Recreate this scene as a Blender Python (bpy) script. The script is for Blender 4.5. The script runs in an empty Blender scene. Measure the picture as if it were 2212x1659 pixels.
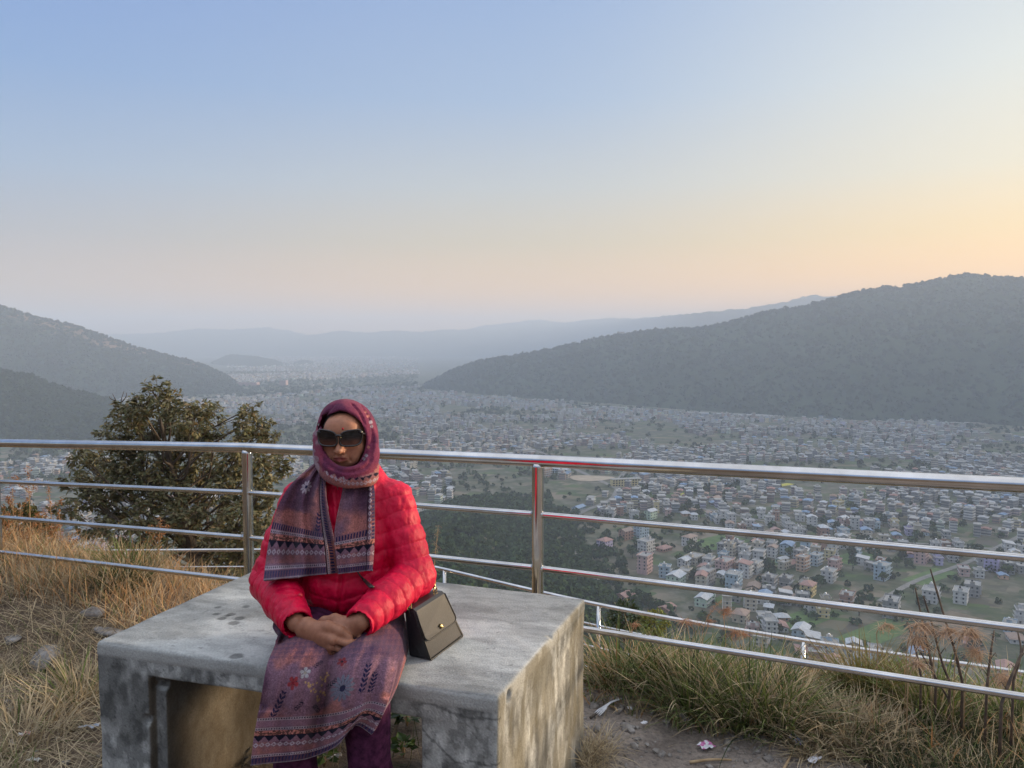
import bpy, bmesh, math, random
import numpy as np
from mathutils import Vector, Matrix

R = math.radians
HAZE_DENSITY = 2.2e-4
scene = bpy.context.scene
random.seed(7)
rng = np.random.default_rng(7)

# ------------------------------------------------------------------ camera
CAM_Z, PITCH = 1.6, R(3.3)
FOC = 1661.0                      # focal length for a picture 2212 wide
cam = bpy.data.cameras.new('camera')
cam.sensor_width, cam.lens = 36.0, 27.04
cam.clip_start, cam.clip_end = 0.05, 60000.0
cam_o = bpy.data.objects.new('camera', cam)
scene.collection.objects.link(cam_o)
cam_o.location = (0, 0, CAM_Z)
cam_o.rotation_euler = (R(90) - PITCH, 0, 0)
scene.camera = cam_o

# ------------------------------------------------------------------ sky, sun, exposure
SUN_AZ, SUN_EL = R(70), R(8.0)    # from +Y towards +X
SUN_DIR = Vector((math.sin(SUN_AZ) * math.cos(SUN_EL), math.cos(SUN_AZ) * math.cos(SUN_EL), math.sin(SUN_EL)))
world = bpy.data.worlds.new('World')
scene.world = world
world.use_nodes = True
wn, wl = world.node_tree.nodes, world.node_tree.links
wn.clear()
w_out = wn.new('ShaderNodeOutputWorld')
w_bg = wn.new('ShaderNodeBackground')
w_sky = wn.new('ShaderNodeTexSky')
w_sky.sky_type = 'NISHITA'
w_sky.sun_disc = False
w_sky.sun_elevation = SUN_EL
w_sky.sun_rotation = SUN_AZ
w_sky.altitude = 900
w_sky.air_density = 1.0
w_sky.dust_density = 2.2
w_sky.ozone_density = 2.0
w_bg.inputs['Strength'].default_value = 0.12
EXPOSURE = 1.25
def _lin(r, g, b):
    return tuple(((c / 255 + 0.055) / 1.055) ** 2.4 for c in (r, g, b)) + (1,)
w_tc = wn.new('ShaderNodeTexCoord')
w_sep = wn.new('ShaderNodeSeparateXYZ'); wl.new(w_tc.outputs['Generated'], w_sep.inputs[0])
def w_math(op, a, b=None):
    m = wn.new('ShaderNodeMath'); m.operation = op
    for i, v in enumerate((a, b)):
        if v is None: continue
        if isinstance(v, (int, float)): m.inputs[i].default_value = v
        else: wl.new(v, m.inputs[i])
    return m.outputs[0]
w_el = w_math('MULTIPLY', w_math('ARCSINE', w_sep.outputs[2]), 1 / R(45))
w_flat = wn.new('ShaderNodeCombineXYZ'); wl.new(w_sep.outputs[0], w_flat.inputs[0]); wl.new(w_sep.outputs[1], w_flat.inputs[1])
w_nrm = wn.new('ShaderNodeVectorMath'); w_nrm.operation = 'NORMALIZE'; wl.new(w_flat.outputs[0], w_nrm.inputs[0])
w_dot = wn.new('ShaderNodeVectorMath'); w_dot.operation = 'DOT_PRODUCT'; wl.new(w_nrm.outputs[0], w_dot.inputs[0])
w_dot.inputs[1].default_value = (math.sin(SUN_AZ), math.cos(SUN_AZ), 0)
w_az = w_math('ARCCOSINE', w_dot.outputs['Value'])
def w_ramp(stops):
    r = wn.new('ShaderNodeValToRGB'); e = r.color_ramp.elements
    while len(e) < len(stops): e.new(0.5)
    for q, (el, c) in zip(e, stops): q.position = el / 45.0; q.color = _lin(*c)
    wl.new(w_el, r.inputs['Fac']); return r.outputs[0]
def w_mix(a, b, d0, d1):
    mr = wn.new('ShaderNodeMapRange'); mr.interpolation_type = 'SMOOTHSTEP'; wl.new(w_az, mr.inputs['Value'])
    mr.inputs['From Min'].default_value = R(d0); mr.inputs['From Max'].default_value = R(d1)
    x = wn.new('ShaderNodeMix'); x.data_type = 'RGBA'; wl.new(mr.outputs[0], x.inputs[0]); wl.new(a, x.inputs[6]); wl.new(b, x.inputs[7])
    return x.outputs[2]
SKY_FAR = w_ramp([(0, (222, 184, 164)), (3.5, (210, 180, 164)), (7, (180, 176, 184)), (11, (160, 180, 210)), (17, (133, 168, 219)), (24, (122, 158, 222)), (45, (288, 296, 312))])  # last stop of each ramp: unseen zenith over-brightened to lift the foreground
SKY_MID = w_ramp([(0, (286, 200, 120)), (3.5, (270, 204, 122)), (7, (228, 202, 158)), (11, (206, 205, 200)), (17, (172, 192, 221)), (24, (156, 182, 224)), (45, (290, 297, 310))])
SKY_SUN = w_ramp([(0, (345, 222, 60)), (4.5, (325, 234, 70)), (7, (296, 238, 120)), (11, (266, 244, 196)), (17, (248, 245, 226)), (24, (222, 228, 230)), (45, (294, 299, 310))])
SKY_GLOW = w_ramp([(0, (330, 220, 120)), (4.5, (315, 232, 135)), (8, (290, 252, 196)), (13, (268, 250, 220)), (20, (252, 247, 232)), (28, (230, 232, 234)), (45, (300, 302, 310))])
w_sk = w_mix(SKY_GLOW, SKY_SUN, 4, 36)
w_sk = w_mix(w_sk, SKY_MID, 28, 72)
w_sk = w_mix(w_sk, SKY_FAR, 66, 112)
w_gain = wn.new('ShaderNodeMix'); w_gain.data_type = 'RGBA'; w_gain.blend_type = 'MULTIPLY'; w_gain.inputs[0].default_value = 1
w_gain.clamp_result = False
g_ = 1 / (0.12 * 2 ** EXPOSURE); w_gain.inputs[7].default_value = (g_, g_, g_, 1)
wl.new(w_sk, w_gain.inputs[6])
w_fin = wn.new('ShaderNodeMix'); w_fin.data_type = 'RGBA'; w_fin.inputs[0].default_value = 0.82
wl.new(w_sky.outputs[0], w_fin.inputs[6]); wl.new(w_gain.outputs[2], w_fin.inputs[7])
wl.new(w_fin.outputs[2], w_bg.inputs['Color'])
wl.new(w_bg.outputs[0], w_out.inputs['Surface'])

sun = bpy.data.lights.new('sun', 'SUN')
sun.energy, sun.angle, sun.color = 3.6, R(8.0), (1.0, 0.76, 0.50)
sun_o = bpy.data.objects.new('sun', sun)
scene.collection.objects.link(sun_o)
sun_o.rotation_euler = SUN_DIR.to_track_quat('Z', 'Y').to_euler()
sun_o.location = (30, 10, 30)

scene.view_settings.view_transform = 'Standard'
scene.view_settings.look = 'None'
scene.view_settings.exposure = EXPOSURE
scene.view_settings.gamma = 1.0
scene.cycles.use_denoising = True
scene.cycles.volume_bounces = 1
scene.cycles.max_bounces = 6
scene.cycles.diffuse_bounces = 3
scene.cycles.glossy_bounces = 3
scene.cycles.transparent_max_bounces = 6
scene.cycles.sample_clamp_indirect = 6.0

# ------------------------------------------------------------------ helpers
SP, CP = math.sin(PITCH), math.cos(PITCH)

def ray(px, py):
    """direction (world) through a pixel of the 2212 x 1659 picture, scaled to world y = 1"""
    px = np.asarray(px, float); py = np.asarray(py, float)
    a = (px - 1106.0) / FOC; b = (829.5 - py) / FOC
    fy = CP + b * SP; fz = -SP + b * CP
    return np.stack([a / fy, np.ones_like(a / fy), fz / fy], -1)

def at(px, py, Y):
    d = ray(px, py) * np.asarray(Y, float)[..., None]
    d[..., 2] += CAM_Z
    return d

def at_z(px, py, z):
    d = ray(px, py)
    s = (z - CAM_Z) / d[..., 2]
    p = d * np.asarray(s)[..., None]; p[..., 2] += CAM_Z
    return p

def px_of(P):
    P = np.asarray(P, float)
    x, y, z = P[..., 0], P[..., 1], P[..., 2] - CAM_Z
    f = y * CP - z * SP; u = y * SP + z * CP
    return 1106 + FOC * x / f, 829.5 - FOC * u / f

def lin(r, g, b):
    f = lambda c: (c / 255 / 12.92) if c / 255 <= 0.04045 else ((c / 255 + 0.055) / 1.055) ** 2.4
    return (f(r), f(g), f(b))

def wloc(o):
    v = Vector((0, 0, 0))
    while o is not None:
        v += o.location; o = o.parent
    return v

def tag(o, label=None, cat=None, group=None, kind=None):
    if label: o['label'] = label
    if cat: o['category'] = cat
    if group: o['group'] = group
    if kind: o['kind'] = kind
    return o

def thing(name, loc, label, cat, group=None):
    o = bpy.data.objects.new(name, None)
    scene.collection.objects.link(o)
    o.location = loc; o.empty_display_size = 0.1
    return tag(o, label, cat, group)

def mesh(name, V, F, smooth=True, cols=None, midx=None, uv=None):
    """V (n,3); F a list of index lists or an (m,k) array"""
    V = np.ascontiguousarray(V, np.float32)
    me = bpy.data.meshes.new(name)
    if isinstance(F, np.ndarray):
        m, k = F.shape
        flat = F.astype(np.int32).ravel(); starts = np.arange(m, dtype=np.int32) * k
    else:
        m = len(F)
        lens = np.fromiter((len(f) for f in F), np.int32, m)
        flat = np.fromiter((i for f in F for i in f), np.int32, int(lens.sum()))
        starts = np.concatenate([[0], np.cumsum(lens)[:-1]]).astype(np.int32)
    me.vertices.add(len(V)); me.vertices.foreach_set('co', V.ravel())
    me.loops.add(len(flat)); me.loops.foreach_set('vertex_index', flat)
    me.polygons.add(m); me.polygons.foreach_set('loop_start', starts)
    if midx is not None:
        me.polygons.foreach_set('material_index', np.asarray(midx, np.int32))
    me.update(calc_edges=True)
    me.polygons.foreach_set('use_smooth', np.full(m, bool(smooth)))
    if cols is not None:
        c = np.ones((len(V), 4), np.float32); c[:, :3] = cols
        a = me.color_attributes.new('Col', 'FLOAT_COLOR', 'POINT')
        a.data.foreach_set('color', c.ravel())
    if uv is not None:
        l = me.uv_layers.new(name='UVMap')
        l.data.foreach_set('uv', np.ascontiguousarray(uv, np.float32)[flat].ravel())
    me.validate(); me.update()
    return me

def obj(name, V, F, mats=None, parent=None, smooth=True, cols=None, midx=None, uv=None, loc=None):
    """one mesh object; V is in world space (moved into the parent's space) unless loc is given"""
    V = np.array(V, float)
    if loc is not None: V = V - np.asarray(loc)
    elif parent is not None: V = V - np.asarray(wloc(parent))
    me = mesh(name, V, F, smooth, cols, midx, uv)
    for mt in (mats if isinstance(mats, (list, tuple)) else [mats]):
        if mt: me.materials.append(mt)
    o = bpy.data.objects.new(name, me)
    scene.collection.objects.link(o)
    if loc is not None: o.location = loc
    if parent is not None: o.parent = parent
    return o

class MB:
    """collects faces for one mesh"""
    def __init__(self): self.V = []; self.F = []; self.M = []; self.n = 0; self.C = []
    def add(self, V, F, m=0, c=None):
        V = np.asarray(V, float)
        self.V.append(V); self.F += [[i + self.n for i in f] for f in F]; self.M += [m] * len(F)
        if c is not None: self.C.append(np.broadcast_to(np.asarray(c, float), (len(V), 3)))
        self.n += len(V)
    def box(self, lo, hi, m=0, Mx=None, c=None):
        x0, y0, z0 = lo; x1, y1, z1 = hi
        V = np.array([(x0,y0,z0),(x1,y0,z0),(x1,y1,z0),(x0,y1,z0),(x0,y0,z1),(x1,y0,z1),(x1,y1,z1),(x0,y1,z1)], float)
        if Mx is not None: V = V @ np.asarray(Mx)[:3, :3].T + np.asarray(Mx)[:3, 3]
        self.add(V, [(0,3,2,1),(4,5,6,7),(0,1,5,4),(1,2,6,5),(2,3,7,6),(3,0,4,7)], m, c)
    def tube(self, P, r, seg=12, m=0, cap=True, c=None):
        V, F = tube(P, r, seg, cap); self.add(V, F, m, c)
    def build(self, name, mats, parent=None, smooth=False, loc=None):
        return obj(name, np.concatenate(self.V), self.F, mats, parent, smooth,
                   np.concatenate(self.C) if self.C else None, self.M, None, loc)

def tube(P, r, seg=12, cap=True, flat=1.0):
    P = np.asarray(P, float); n = len(P)
    r = np.broadcast_to(np.asarray(r, float), (n,))
    T = np.gradient(P, axis=0); T /= np.linalg.norm(T, axis=1)[:, None] + 1e-12
    up = np.array([0, 0, 1.0]) if abs(T[0, 2]) < 0.9 else np.array([1.0, 0, 0])
    V = []
    a = np.linspace(0, 2 * math.pi, seg, endpoint=False)
    n0 = np.cross(T[0], up); n0 /= np.linalg.norm(n0)
    for i in range(n):
        n0 = n0 - T[i] * np.dot(n0, T[i]); n0 /= np.linalg.norm(n0) + 1e-12
        b = np.cross(T[i], n0)
        V.append(P[i] + r[i] * (np.cos(a)[:, None] * n0 + np.sin(a)[:, None] * b * flat))
    V = np.concatenate(V); F = []
    for i in range(n - 1):
        for j in range(seg):
            k = (j + 1) % seg
            F.append((i * seg + j, i * seg + k, (i + 1) * seg + k, (i + 1) * seg + j))
    if cap:
        F.append(tuple(range(seg - 1, -1, -1))); F.append(tuple((n - 1) * seg + j for j in range(seg)))
    return V, F

def curve(P, n):
    """Catmull-Rom through P, n samples"""
    P = np.asarray(P, float)
    Q = np.concatenate([[2 * P[0] - P[1]], P, [2 * P[-1] - P[-2]]])
    t = np.linspace(0, len(P) - 1 - 1e-9, n); i = t.astype(int); f = (t - i)[:, None]
    a, b, c, d = Q[i], Q[i + 1], Q[i + 2], Q[i + 3]
    return 0.5 * (2 * b + (c - a) * f + (2 * a - 5 * b + 4 * c - d) * f ** 2 + (3 * b - a - 3 * c + d) * f ** 3)

def interp(x, xs, ys): return np.interp(x, xs, ys)

def sstep(a, b, x):
    t = np.clip((np.asarray(x, float) - a) / (b - a), 0, 1); return t * t * (3 - 2 * t)

_perm = np.random.default_rng(3).random((64, 64, 64)).astype(np.float32)
def vnoise(x, y, z=0.0):
    """value noise 0..1, vectorised"""
    x, y, z = np.broadcast_arrays(np.asarray(x, float), np.asarray(y, float), np.asarray(z, float))
    xi, yi, zi = np.floor(x).astype(int), np.floor(y).astype(int), np.floor(z).astype(int)
    fx, fy, fz = x - xi, y - yi, z - zi
    fx, fy, fz = [t * t * (3 - 2 * t) for t in (fx, fy, fz)]
    g = lambda a, b, c: _perm[(xi + a) & 63, (yi + b) & 63, (zi + c) & 63]
    l = lambda a, b, t: a + (b - a) * t
    return l(l(l(g(0,0,0), g(1,0,0), fx), l(g(0,1,0), g(1,1,0), fx), fy),
             l(l(g(0,0,1), g(1,0,1), fx), l(g(0,1,1), g(1,1,1), fx), fy), fz)
def fbm(x, y, z=0.0, o=4, s=0.5):
    r, a, t = 0, 1, 0
    for k in range(o):
        r = r + a * vnoise(np.asarray(x) * 2 ** k + 7.3 * k, np.asarray(y) * 2 ** k + 3.1 * k, np.asarray(z) * 2 ** k); t += a; a *= s
    return r / t

# ------------------------------------------------------------------ materials
def new_mat(name, rough=0.8, metal=0.0, spec=None):
    m = bpy.data.materials.new(name); m.use_nodes = True
    b = m.node_tree.nodes['Principled BSDF']
    b.inputs['Roughness'].default_value = rough; b.inputs['Metallic'].default_value = metal
    if spec is not None: b.inputs['Specular IOR Level'].default_value = spec
    return m, m.node_tree.nodes, m.node_tree.links, b

def ramp(n, stops):
    r = n.new('ShaderNodeValToRGB'); e = r.color_ramp.elements
    while len(e) < len(stops): e.new(0.5)
    for el, (p, c) in zip(e, stops):
        el.position = p; el.color = (*c, 1) if len(c) == 3 else c
    return r

def noise_node(n, l, scale, detail=6, rough=0.6, coord='Object', stretch=None, dist=0.0):
    tc = n.new('ShaderNodeTexCoord'); t = n.new('ShaderNodeTexNoise')
    t.inputs['Scale'].default_value = scale; t.inputs['Detail'].default_value = detail
    t.inputs['Roughness'].default_value = rough; t.inputs['Distortion'].default_value = dist
    src = tc.outputs[coord]
    if stretch:
        mp = n.new('ShaderNodeMapping'); mp.inputs['Scale'].default_value = stretch
        l.new(src, mp.inputs['Vector']); src = mp.outputs[0]
    l.new(src, t.inputs['Vector'])
    return t

def mixc(n, l, a, b, f, mode='MIX'):
    x = n.new('ShaderNodeMix'); x.data_type = 'RGBA'; x.blend_type = mode
    for sock, v in ((x.inputs[0], f), (x.inputs[6], a), (x.inputs[7], b)):
        if hasattr(v, 'is_linked') or hasattr(v, 'links'): l.new(v, sock)
        elif isinstance(v, (int, float)): sock.default_value = v
        else: sock.default_value = (*v, 1)
    return x.outputs[2]

def bump(n, l, b, h, strength=0.3, dist=0.01):
    bp = n.new('ShaderNodeBump'); bp.inputs['Strength'].default_value = strength; bp.inputs['Distance'].default_value = dist
    l.new(h, bp.inputs['Height']); l.new(bp.outputs[0], b.inputs['Normal']); return bp

def mat_noise(name, c1, c2, scale=5, rough=0.85, bmp=0.3, bdist=0.01, detail=6, lo=0.35, hi=0.65, coord='Object', stretch=None, metal=0, spec=None):
    m, n, l, b = new_mat(name, rough, metal, spec)
    t = noise_node(n, l, scale, detail, 0.65, coord, stretch)
    r = ramp(n, [(lo, c1), (hi, c2)])
    l.new(t.outputs['Fac'], r.inputs['Fac']); l.new(r.outputs[0], b.inputs['Base Color'])
    if bmp: bump(n, l, b, t.outputs['Fac'], bmp, bdist)
    return m

def mat_col(name, rough=0.85, nscale=60, namt=0.35, bmp=0.25, bdist=0.004, spec=0.3, sheen=0.0):
    """colour attribute, slightly broken up by noise"""
    m, n, l, b = new_mat(name, rough, 0, spec)
    a = n.new('ShaderNodeAttribute'); a.attribute_name = 'Col'
    t = noise_node(n, l, nscale, 5, 0.6)
    r = ramp(n, [(0.25, (1 - namt,) * 3), (0.75, (1 + namt * 0.4,) * 3)])
    l.new(t.outputs['Fac'], r.inputs['Fac'])
    c = mixc(n, l, a.outputs['Color'], r.outputs[0], 1.0, 'MULTIPLY')
    l.new(c, b.inputs['Base Color'])
    if bmp: bump(n, l, b, t.outputs['Fac'], bmp, bdist)
    if sheen:
        b.inputs['Sheen Weight'].default_value = sheen; b.inputs['Sheen Roughness'].default_value = 0.5
    return m

# ------------------------------------------------------------------ distance-field modelling
def smin(a, b, k):
    if k <= 0: return np.minimum(a, b)
    h = np.maximum(k - np.abs(a - b), 0) / k
    return np.minimum(a, b) - h * h * k * 0.25
def smax(a, b, k): return -smin(-a, -b, k)

def s_cap(a, b, ra, rb=None):
    a = np.asarray(a, float); b = np.asarray(b, float); rb = ra if rb is None else rb
    ab = b - a; L = max(ab @ ab, 1e-12)
    def f(x, y, z):
        px, py, pz = x - a[0], y - a[1], z - a[2]
        t = np.clip((px * ab[0] + py * ab[1] + pz * ab[2]) / L, 0, 1)
        return np.sqrt((px - t * ab[0]) ** 2 + (py - t * ab[1]) ** 2 + (pz - t * ab[2]) ** 2) - (ra + (rb - ra) * t)
    m = max(ra, rb); f.box = (np.minimum(a, b) - m, np.maximum(a, b) + m); return f
def s_ell(c, r, rot=None):
    c = np.asarray(c, float); r = np.asarray(r, float)
    M = np.eye(3) if rot is None else np.array(rot.to_matrix() if hasattr(rot, 'to_matrix') else rot)
    def f(x, y, z):
        px, py, pz = x - c[0], y - c[1], z - c[2]
        u = (M[0,0]*px + M[1,0]*py + M[2,0]*pz); v = (M[0,1]*px + M[1,1]*py + M[2,1]*pz); w = (M[0,2]*px + M[1,2]*py + M[2,2]*pz)
        k0 = np.sqrt((u/r[0])**2 + (v/r[1])**2 + (w/r[2])**2)
        k1 = np.sqrt((u/r[0]**2)**2 + (v/r[1]**2)**2 + (w/r[2]**2)**2) + 1e-9
        return k0 * (k0 - 1) / k1
    m = r.max(); f.box = (c - m, c + m); return f
def s_chain(P, rs):
    out = []
    for i in range(len(P) - 1): out.append(s_cap(P[i], P[i + 1], rs[i], rs[i + 1]))
    return out

class Field:
    def __init__(self, xs, ys, zs):
        self.ax = [np.asarray(v, float) for v in (xs, ys, zs)]
        self.f = np.full([len(v) for v in self.ax], 0.06, np.float32)
    def _blk(self, box, pad):
        s = []
        for v, lo, hi in zip(self.ax, box[0] - pad, box[1] + pad):
            s.append(slice(int(np.searchsorted(v, lo)), int(np.searchsorted(v, hi)) + 1))
        return tuple(s)
    def _xyz(self, s):
        x, y, z = [v[q] for v, q in zip(self.ax, s)]
        return x[:, None, None], y[None, :, None], z[None, None, :]
    def add(self, fn, k=0.01):
        for g in (fn if isinstance(fn, list) else [fn]):
            s = self._blk(g.box, k + 0.062)
            if any(q.stop <= q.start for q in s): continue
            self.f[s] = smin(self.f[s], g(*self._xyz(s)), k)
        return self
    def cut(self, fn, k=0.005):
        for g in (fn if isinstance(fn, list) else [fn]):
            s = self._blk(g.box, k + 0.01)
            if any(q.stop <= q.start for q in s): continue
            self.f[s] = smax(self.f[s], -g(*self._xyz(s)), k)
        return self
    def mesh(self):
        return surface_nets(self.f, *self.ax)

def surface_nets(f, xs, ys, zs):
    nx, ny, nz = f.shape
    ins = f < 0
    cor = [(a, b, c) for a in (0, 1) for b in (0, 1) for c in (0, 1)]
    cnt = np.zeros((nx - 1, ny - 1, nz - 1), np.uint8)
    for a, b, c in cor: cnt += ins[a:nx - 1 + a, b:ny - 1 + b, c:nz - 1 + c]
    act = (cnt > 0) & (cnt < 8)
    I, J, K = np.nonzero(act)
    num = np.full(act.shape, -1, np.int32); num[I, J, K] = np.arange(len(I))
    g = {q: f[I + q[0], J + q[1], K + q[2]].astype(np.float64) for q in cor}
    acc = np.zeros((len(I), 3)); n = np.zeros(len(I))
    for p in cor:
        for d in range(3):
            if p[d] == 0:
                q = list(p); q[d] = 1; q = tuple(q)
                cr = (g[p] < 0) != (g[q] < 0)
                t = g[p] / np.where(cr, g[p] - g[q], 1)
                pos = np.array(p, float)[None, :].repeat(len(I), 0); pos[:, d] = t
                acc[cr] += pos[cr]; n[cr] += 1
    v = acc / n[:, None]
    V = np.stack([xs[I] + v[:, 0] * (xs[I + 1] - xs[I]), ys[J] + v[:, 1] * (ys[J + 1] - ys[J]), zs[K] + v[:, 2] * (zs[K + 1] - zs[K])], 1)
    F = []
    for d in range(3):
        o = [(0, 1, 2), (1, 2, 0), (2, 0, 1)][d]
        A = np.moveaxis(ins, o, (0, 1, 2)); N = np.moveaxis(num, o, (0, 1, 2))
        e = A[:-1, 1:-1, 1:-1] != A[1:, 1:-1, 1:-1]
        i, j, k = np.nonzero(e); j = j + 1; k = k + 1
        q = np.stack([N[i, j - 1, k - 1], N[i, j, k - 1], N[i, j, k], N[i, j - 1, k]], 1)
        fl = ~A[i, j, k]
        q[fl] = q[fl][:, ::-1]
        F.append(q)
    F = np.concatenate(F); F = F[(F >= 0).all(1)]
    return V, F

def vnormals(V, F):
    a, b, c, d = [V[F[:, i]] for i in range(4)]
    n = np.cross(c - a, d - b); N = np.zeros_like(V)
    for i in range(4): np.add.at(N, F[:, i], n)
    return N / (np.linalg.norm(N, axis=1)[:, None] + 1e-12)

def smooth_v(V, F, it=2, w=0.5):
    for _ in range(it):
        S = np.zeros_like(V); C = np.zeros(len(V))
        for i in range(4):
            a, b = F[:, i], F[:, (i + 1) % 4]
            np.add.at(S, a, V[b]); np.add.at(C, a, 1); np.add.at(S, b, V[a]); np.add.at(C, b, 1)
        V = V * (1 - w) + w * S / np.maximum(C, 1)[:, None]
    return V
# ================================================================== TERRAIN
PLAIN = -198.4
FX, FY, FC = 0.433, 0.901, 2.978          # main railing line: FX*x + FY*y = FC

def spur_h(x, y):
    """wooded spur running out from under the viewpoint"""
    h = np.interp(y, [40, 150, 300, 450, 600, 760, 880, 965, 1020], [150, 128, 100, 70, 47, 27, 12, 1, -10])
    cx = np.interp(y, [40, 300, 600, 960], [-30, -50, -62, -15])
    wr = np.interp(y, [40, 300, 450, 518, 586, 660, 720, 820, 960], [300, 220, 170, 152, 141, 126, 120, 105, 50])
    wl = np.interp(y, [40, 300, 600, 960], [220, 150, 120, 60])
    d = np.where(x > cx, (x - cx) / wr, (cx - x) / wl)
    prof = np.clip(1 - d ** 1.35, -0.4, 1)
    gul = 1 - 0.28 * np.exp(-((x - cx - 0.32 * wr + 12 * np.sin(y / 60)) / 16.0) ** 2) - 0.2 * np.exp(-((x - cx + 25) / 14.0) ** 2)
    h = np.maximum(h, 0.0)
    return np.where((prof > 0) & (h > 0), h * prof * gul, -0.5 - 3 * np.maximum(0, -prof))

def gz(x, y):
    x = np.asarray(x, float); y = np.asarray(y, float)
    s = FX * x + FY * y - FC
    r = np.hypot(x, y)
    s_ = s - 0.55 * sstep(0.2, 1.3, x) * sstep(4.5, 0.5, s)
    prof = np.interp(s_, [-3, 0.25, 0.6, 1.6, 3.2, 4.3, 5.2, 8, 15, 40, 100, 200, 320, 345],
                     [0, 0, -0.12, -0.62, -1.62, -1.78, -2.3, -4.4, -9.5, -28, -72, -140, -197.5, -210])
    back = np.maximum(0, -s - 6) * 0.25
    z1 = prof + back
    # little bank under the left part of the railing
    left = sstep(-1.4, -2.3, x)
    z1 = z1 + left * (0.16 * sstep(-0.75, -0.15, s) * sstep(1.6, 0.4, s) - 0.02)
    z1 = z1 + (fbm(x * 1.6, y * 1.6, 1.3, 4) - 0.5) * 0.07 * sstep(0.3, 1.2, r) + (fbm(x * 9, y * 9, 4.0, 3) - 0.5) * 0.022
    z1 = z1 + (fbm(x / 30, y / 30, 2.0, 4) - 0.5) * np.clip(-z1 - 4, 0, 14)
    plain = PLAIN + (fbm(x / 700, y / 700, 5, 3) - 0.5) * 9 * sstep(900, 2500, r)
    z2 = np.where((y > 40), PLAIN + spur_h(x, y), -1e3)
    return np.maximum(np.maximum(z1, plain), z2)

def build_ground():
    a = np.concatenate([np.linspace(-180, -44, 50, endpoint=False), np.linspace(-44, 44, 700), np.linspace(44, 180, 51)[1:-1]])
    a = np.radians(a)
    r = 0.35 * 1.0125 ** np.arange(0, 845); r = r[r < 12300]
    A, Rr = np.meshgrid(a, r, indexing='ij')
    X, Y = Rr * np.sin(A), Rr * np.cos(A)
    Z = gz(X, Y)
    na, nr = A.shape
    V = np.stack([X, Y, Z], -1).reshape(-1, 3)
    i = np.arange(na)[:, None]; j = np.arange(nr - 1)[None, :]
    i2 = (i + 1) % na
    F = np.stack(np.broadcast_arrays(i * nr + j, i2 * nr + j, i2 * nr + j + 1, i * nr + j + 1), -1).reshape(-1, 4)[:, ::-1]
    # centre cap
    V = np.concatenate([V, [[0, 0, float(gz(0.0, 0.0))]]])
    cap = np.stack([np.arange(na) * nr, np.full(na, len(V) - 1), np.full(na, len(V) - 1), ((np.arange(na) + 1) % na) * nr], -1)
    fr = V[F].mean(1); far = (np.hypot(fr[:, 0], fr[:, 1]) > 45).astype(int)
    Fl = [tuple(q) for q in F.tolist()] + [(c[0], c[1], c[3]) for c in cap.tolist()]
    far = np.concatenate([far, np.zeros(na, int)])
    # near soil
    m, n, l, b = new_mat('soil', 0.95, 0, 0.15)
    t1 = noise_node(n, l, 2.2, 8, 0.65); t2 = noise_node(n, l, 55, 6, 0.7)
    c1 = ramp(n, [(0.3, lin(128, 117, 108)), (0.5, lin(162, 150, 139)), (0.72, lin(190, 179, 166))])
    l.new(t1.outputs['Fac'], c1.inputs['Fac'])
    c2 = ramp(n, [(0.3, (0.5,) * 3), (0.55, (0.95,) * 3), (0.75, (1.2, 1.18, 1.14))]); l.new(t2.outputs['Fac'], c2.inputs['Fac'])
    tx = n.new('ShaderNodeTexCoord'); sx = n.new('ShaderNodeSeparateXYZ'); l.new(tx.outputs['Object'], sx.inputs[0])
    mr = n.new('ShaderNodeMapRange'); mr.inputs['From Min'].default_value = -1.3; mr.inputs['From Max'].default_value = 0.3; l.new(sx.outputs[0], mr.inputs['Value'])
    earth = mixc(n, l, lin(120, 104, 88), c1.outputs[0], mr.outputs[0])        # browner humus under the straw, dusty grey by the path
    l.new(mixc(n, l, earth, c2.outputs[0], 1.0, 'MULTIPLY'), b.inputs['Base Color'])
    bump(n, l, b, t2.outputs['Fac'], 0.9, 0.02)
    # valley floor: small fields, gardens and bare plots
    m2, n, l, b = new_mat('valley_floor', 0.95, 0, 0.1)
    tc = n.new('ShaderNodeTexCoord')
    mp = n.new('ShaderNodeMapping'); mp.inputs['Scale'].default_value = (1 / 26, 1 / 17, 0.02); mp.inputs['Rotation'].default_value = (0, 0, 0.5)
    l.new(tc.outputs['Object'], mp.inputs['Vector'])
    vo = n.new('ShaderNodeTexVoronoi'); vo.distance = 'CHEBYCHEV'; vo.inputs['Scale'].default_value = 1.0; vo.inputs['Randomness'].default_value = 0.8
    l.new(mp.outputs[0], vo.inputs['Vector'])
    sep = n.new('ShaderNodeSeparateColor'); l.new(vo.outputs['Color'], sep.inputs[0])
    cr = ramp(n, [(0.0, (0.06, 0.085, 0.04)), (0.3, (0.15, 0.135, 0.09)), (0.5, (0.08, 0.115, 0.045)), (0.7, (0.20, 0.17, 0.125)), (0.86, (0.10, 0.09, 0.07)), (1.0, (0.10, 0.16, 0.05))])
    cr.color_ramp.interpolation = 'CONSTANT'
    l.new(sep.outputs[0], cr.inputs['Fac'])
    t3 = noise_node(n, l, 0.05, 7, 0.7)
    c3 = ramp(n, [(0.38, (0.05, 0.065, 0.033)), (0.52, (0.11, 0.11, 0.075)), (0.66, (0.19, 0.175, 0.145))]); l.new(t3.outputs['Fac'], c3.inputs['Fac'])
    t4 = noise_node(n, l, 0.02, 4, 0.5); r4 = ramp(n, [(0.42, (0, 0, 0)), (0.55, (1, 1, 1))]); l.new(t4.outputs['Fac'], r4.inputs['Fac'])
    l.new(mixc(n, l, cr.outputs[0], c3.outputs[0], r4.outputs[0]), b.inputs['Base Color'])
    o = obj('ground', V, Fl, [m, m2], None, True, None, far)
    tag(o, kind='structure')
build_ground()

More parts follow.
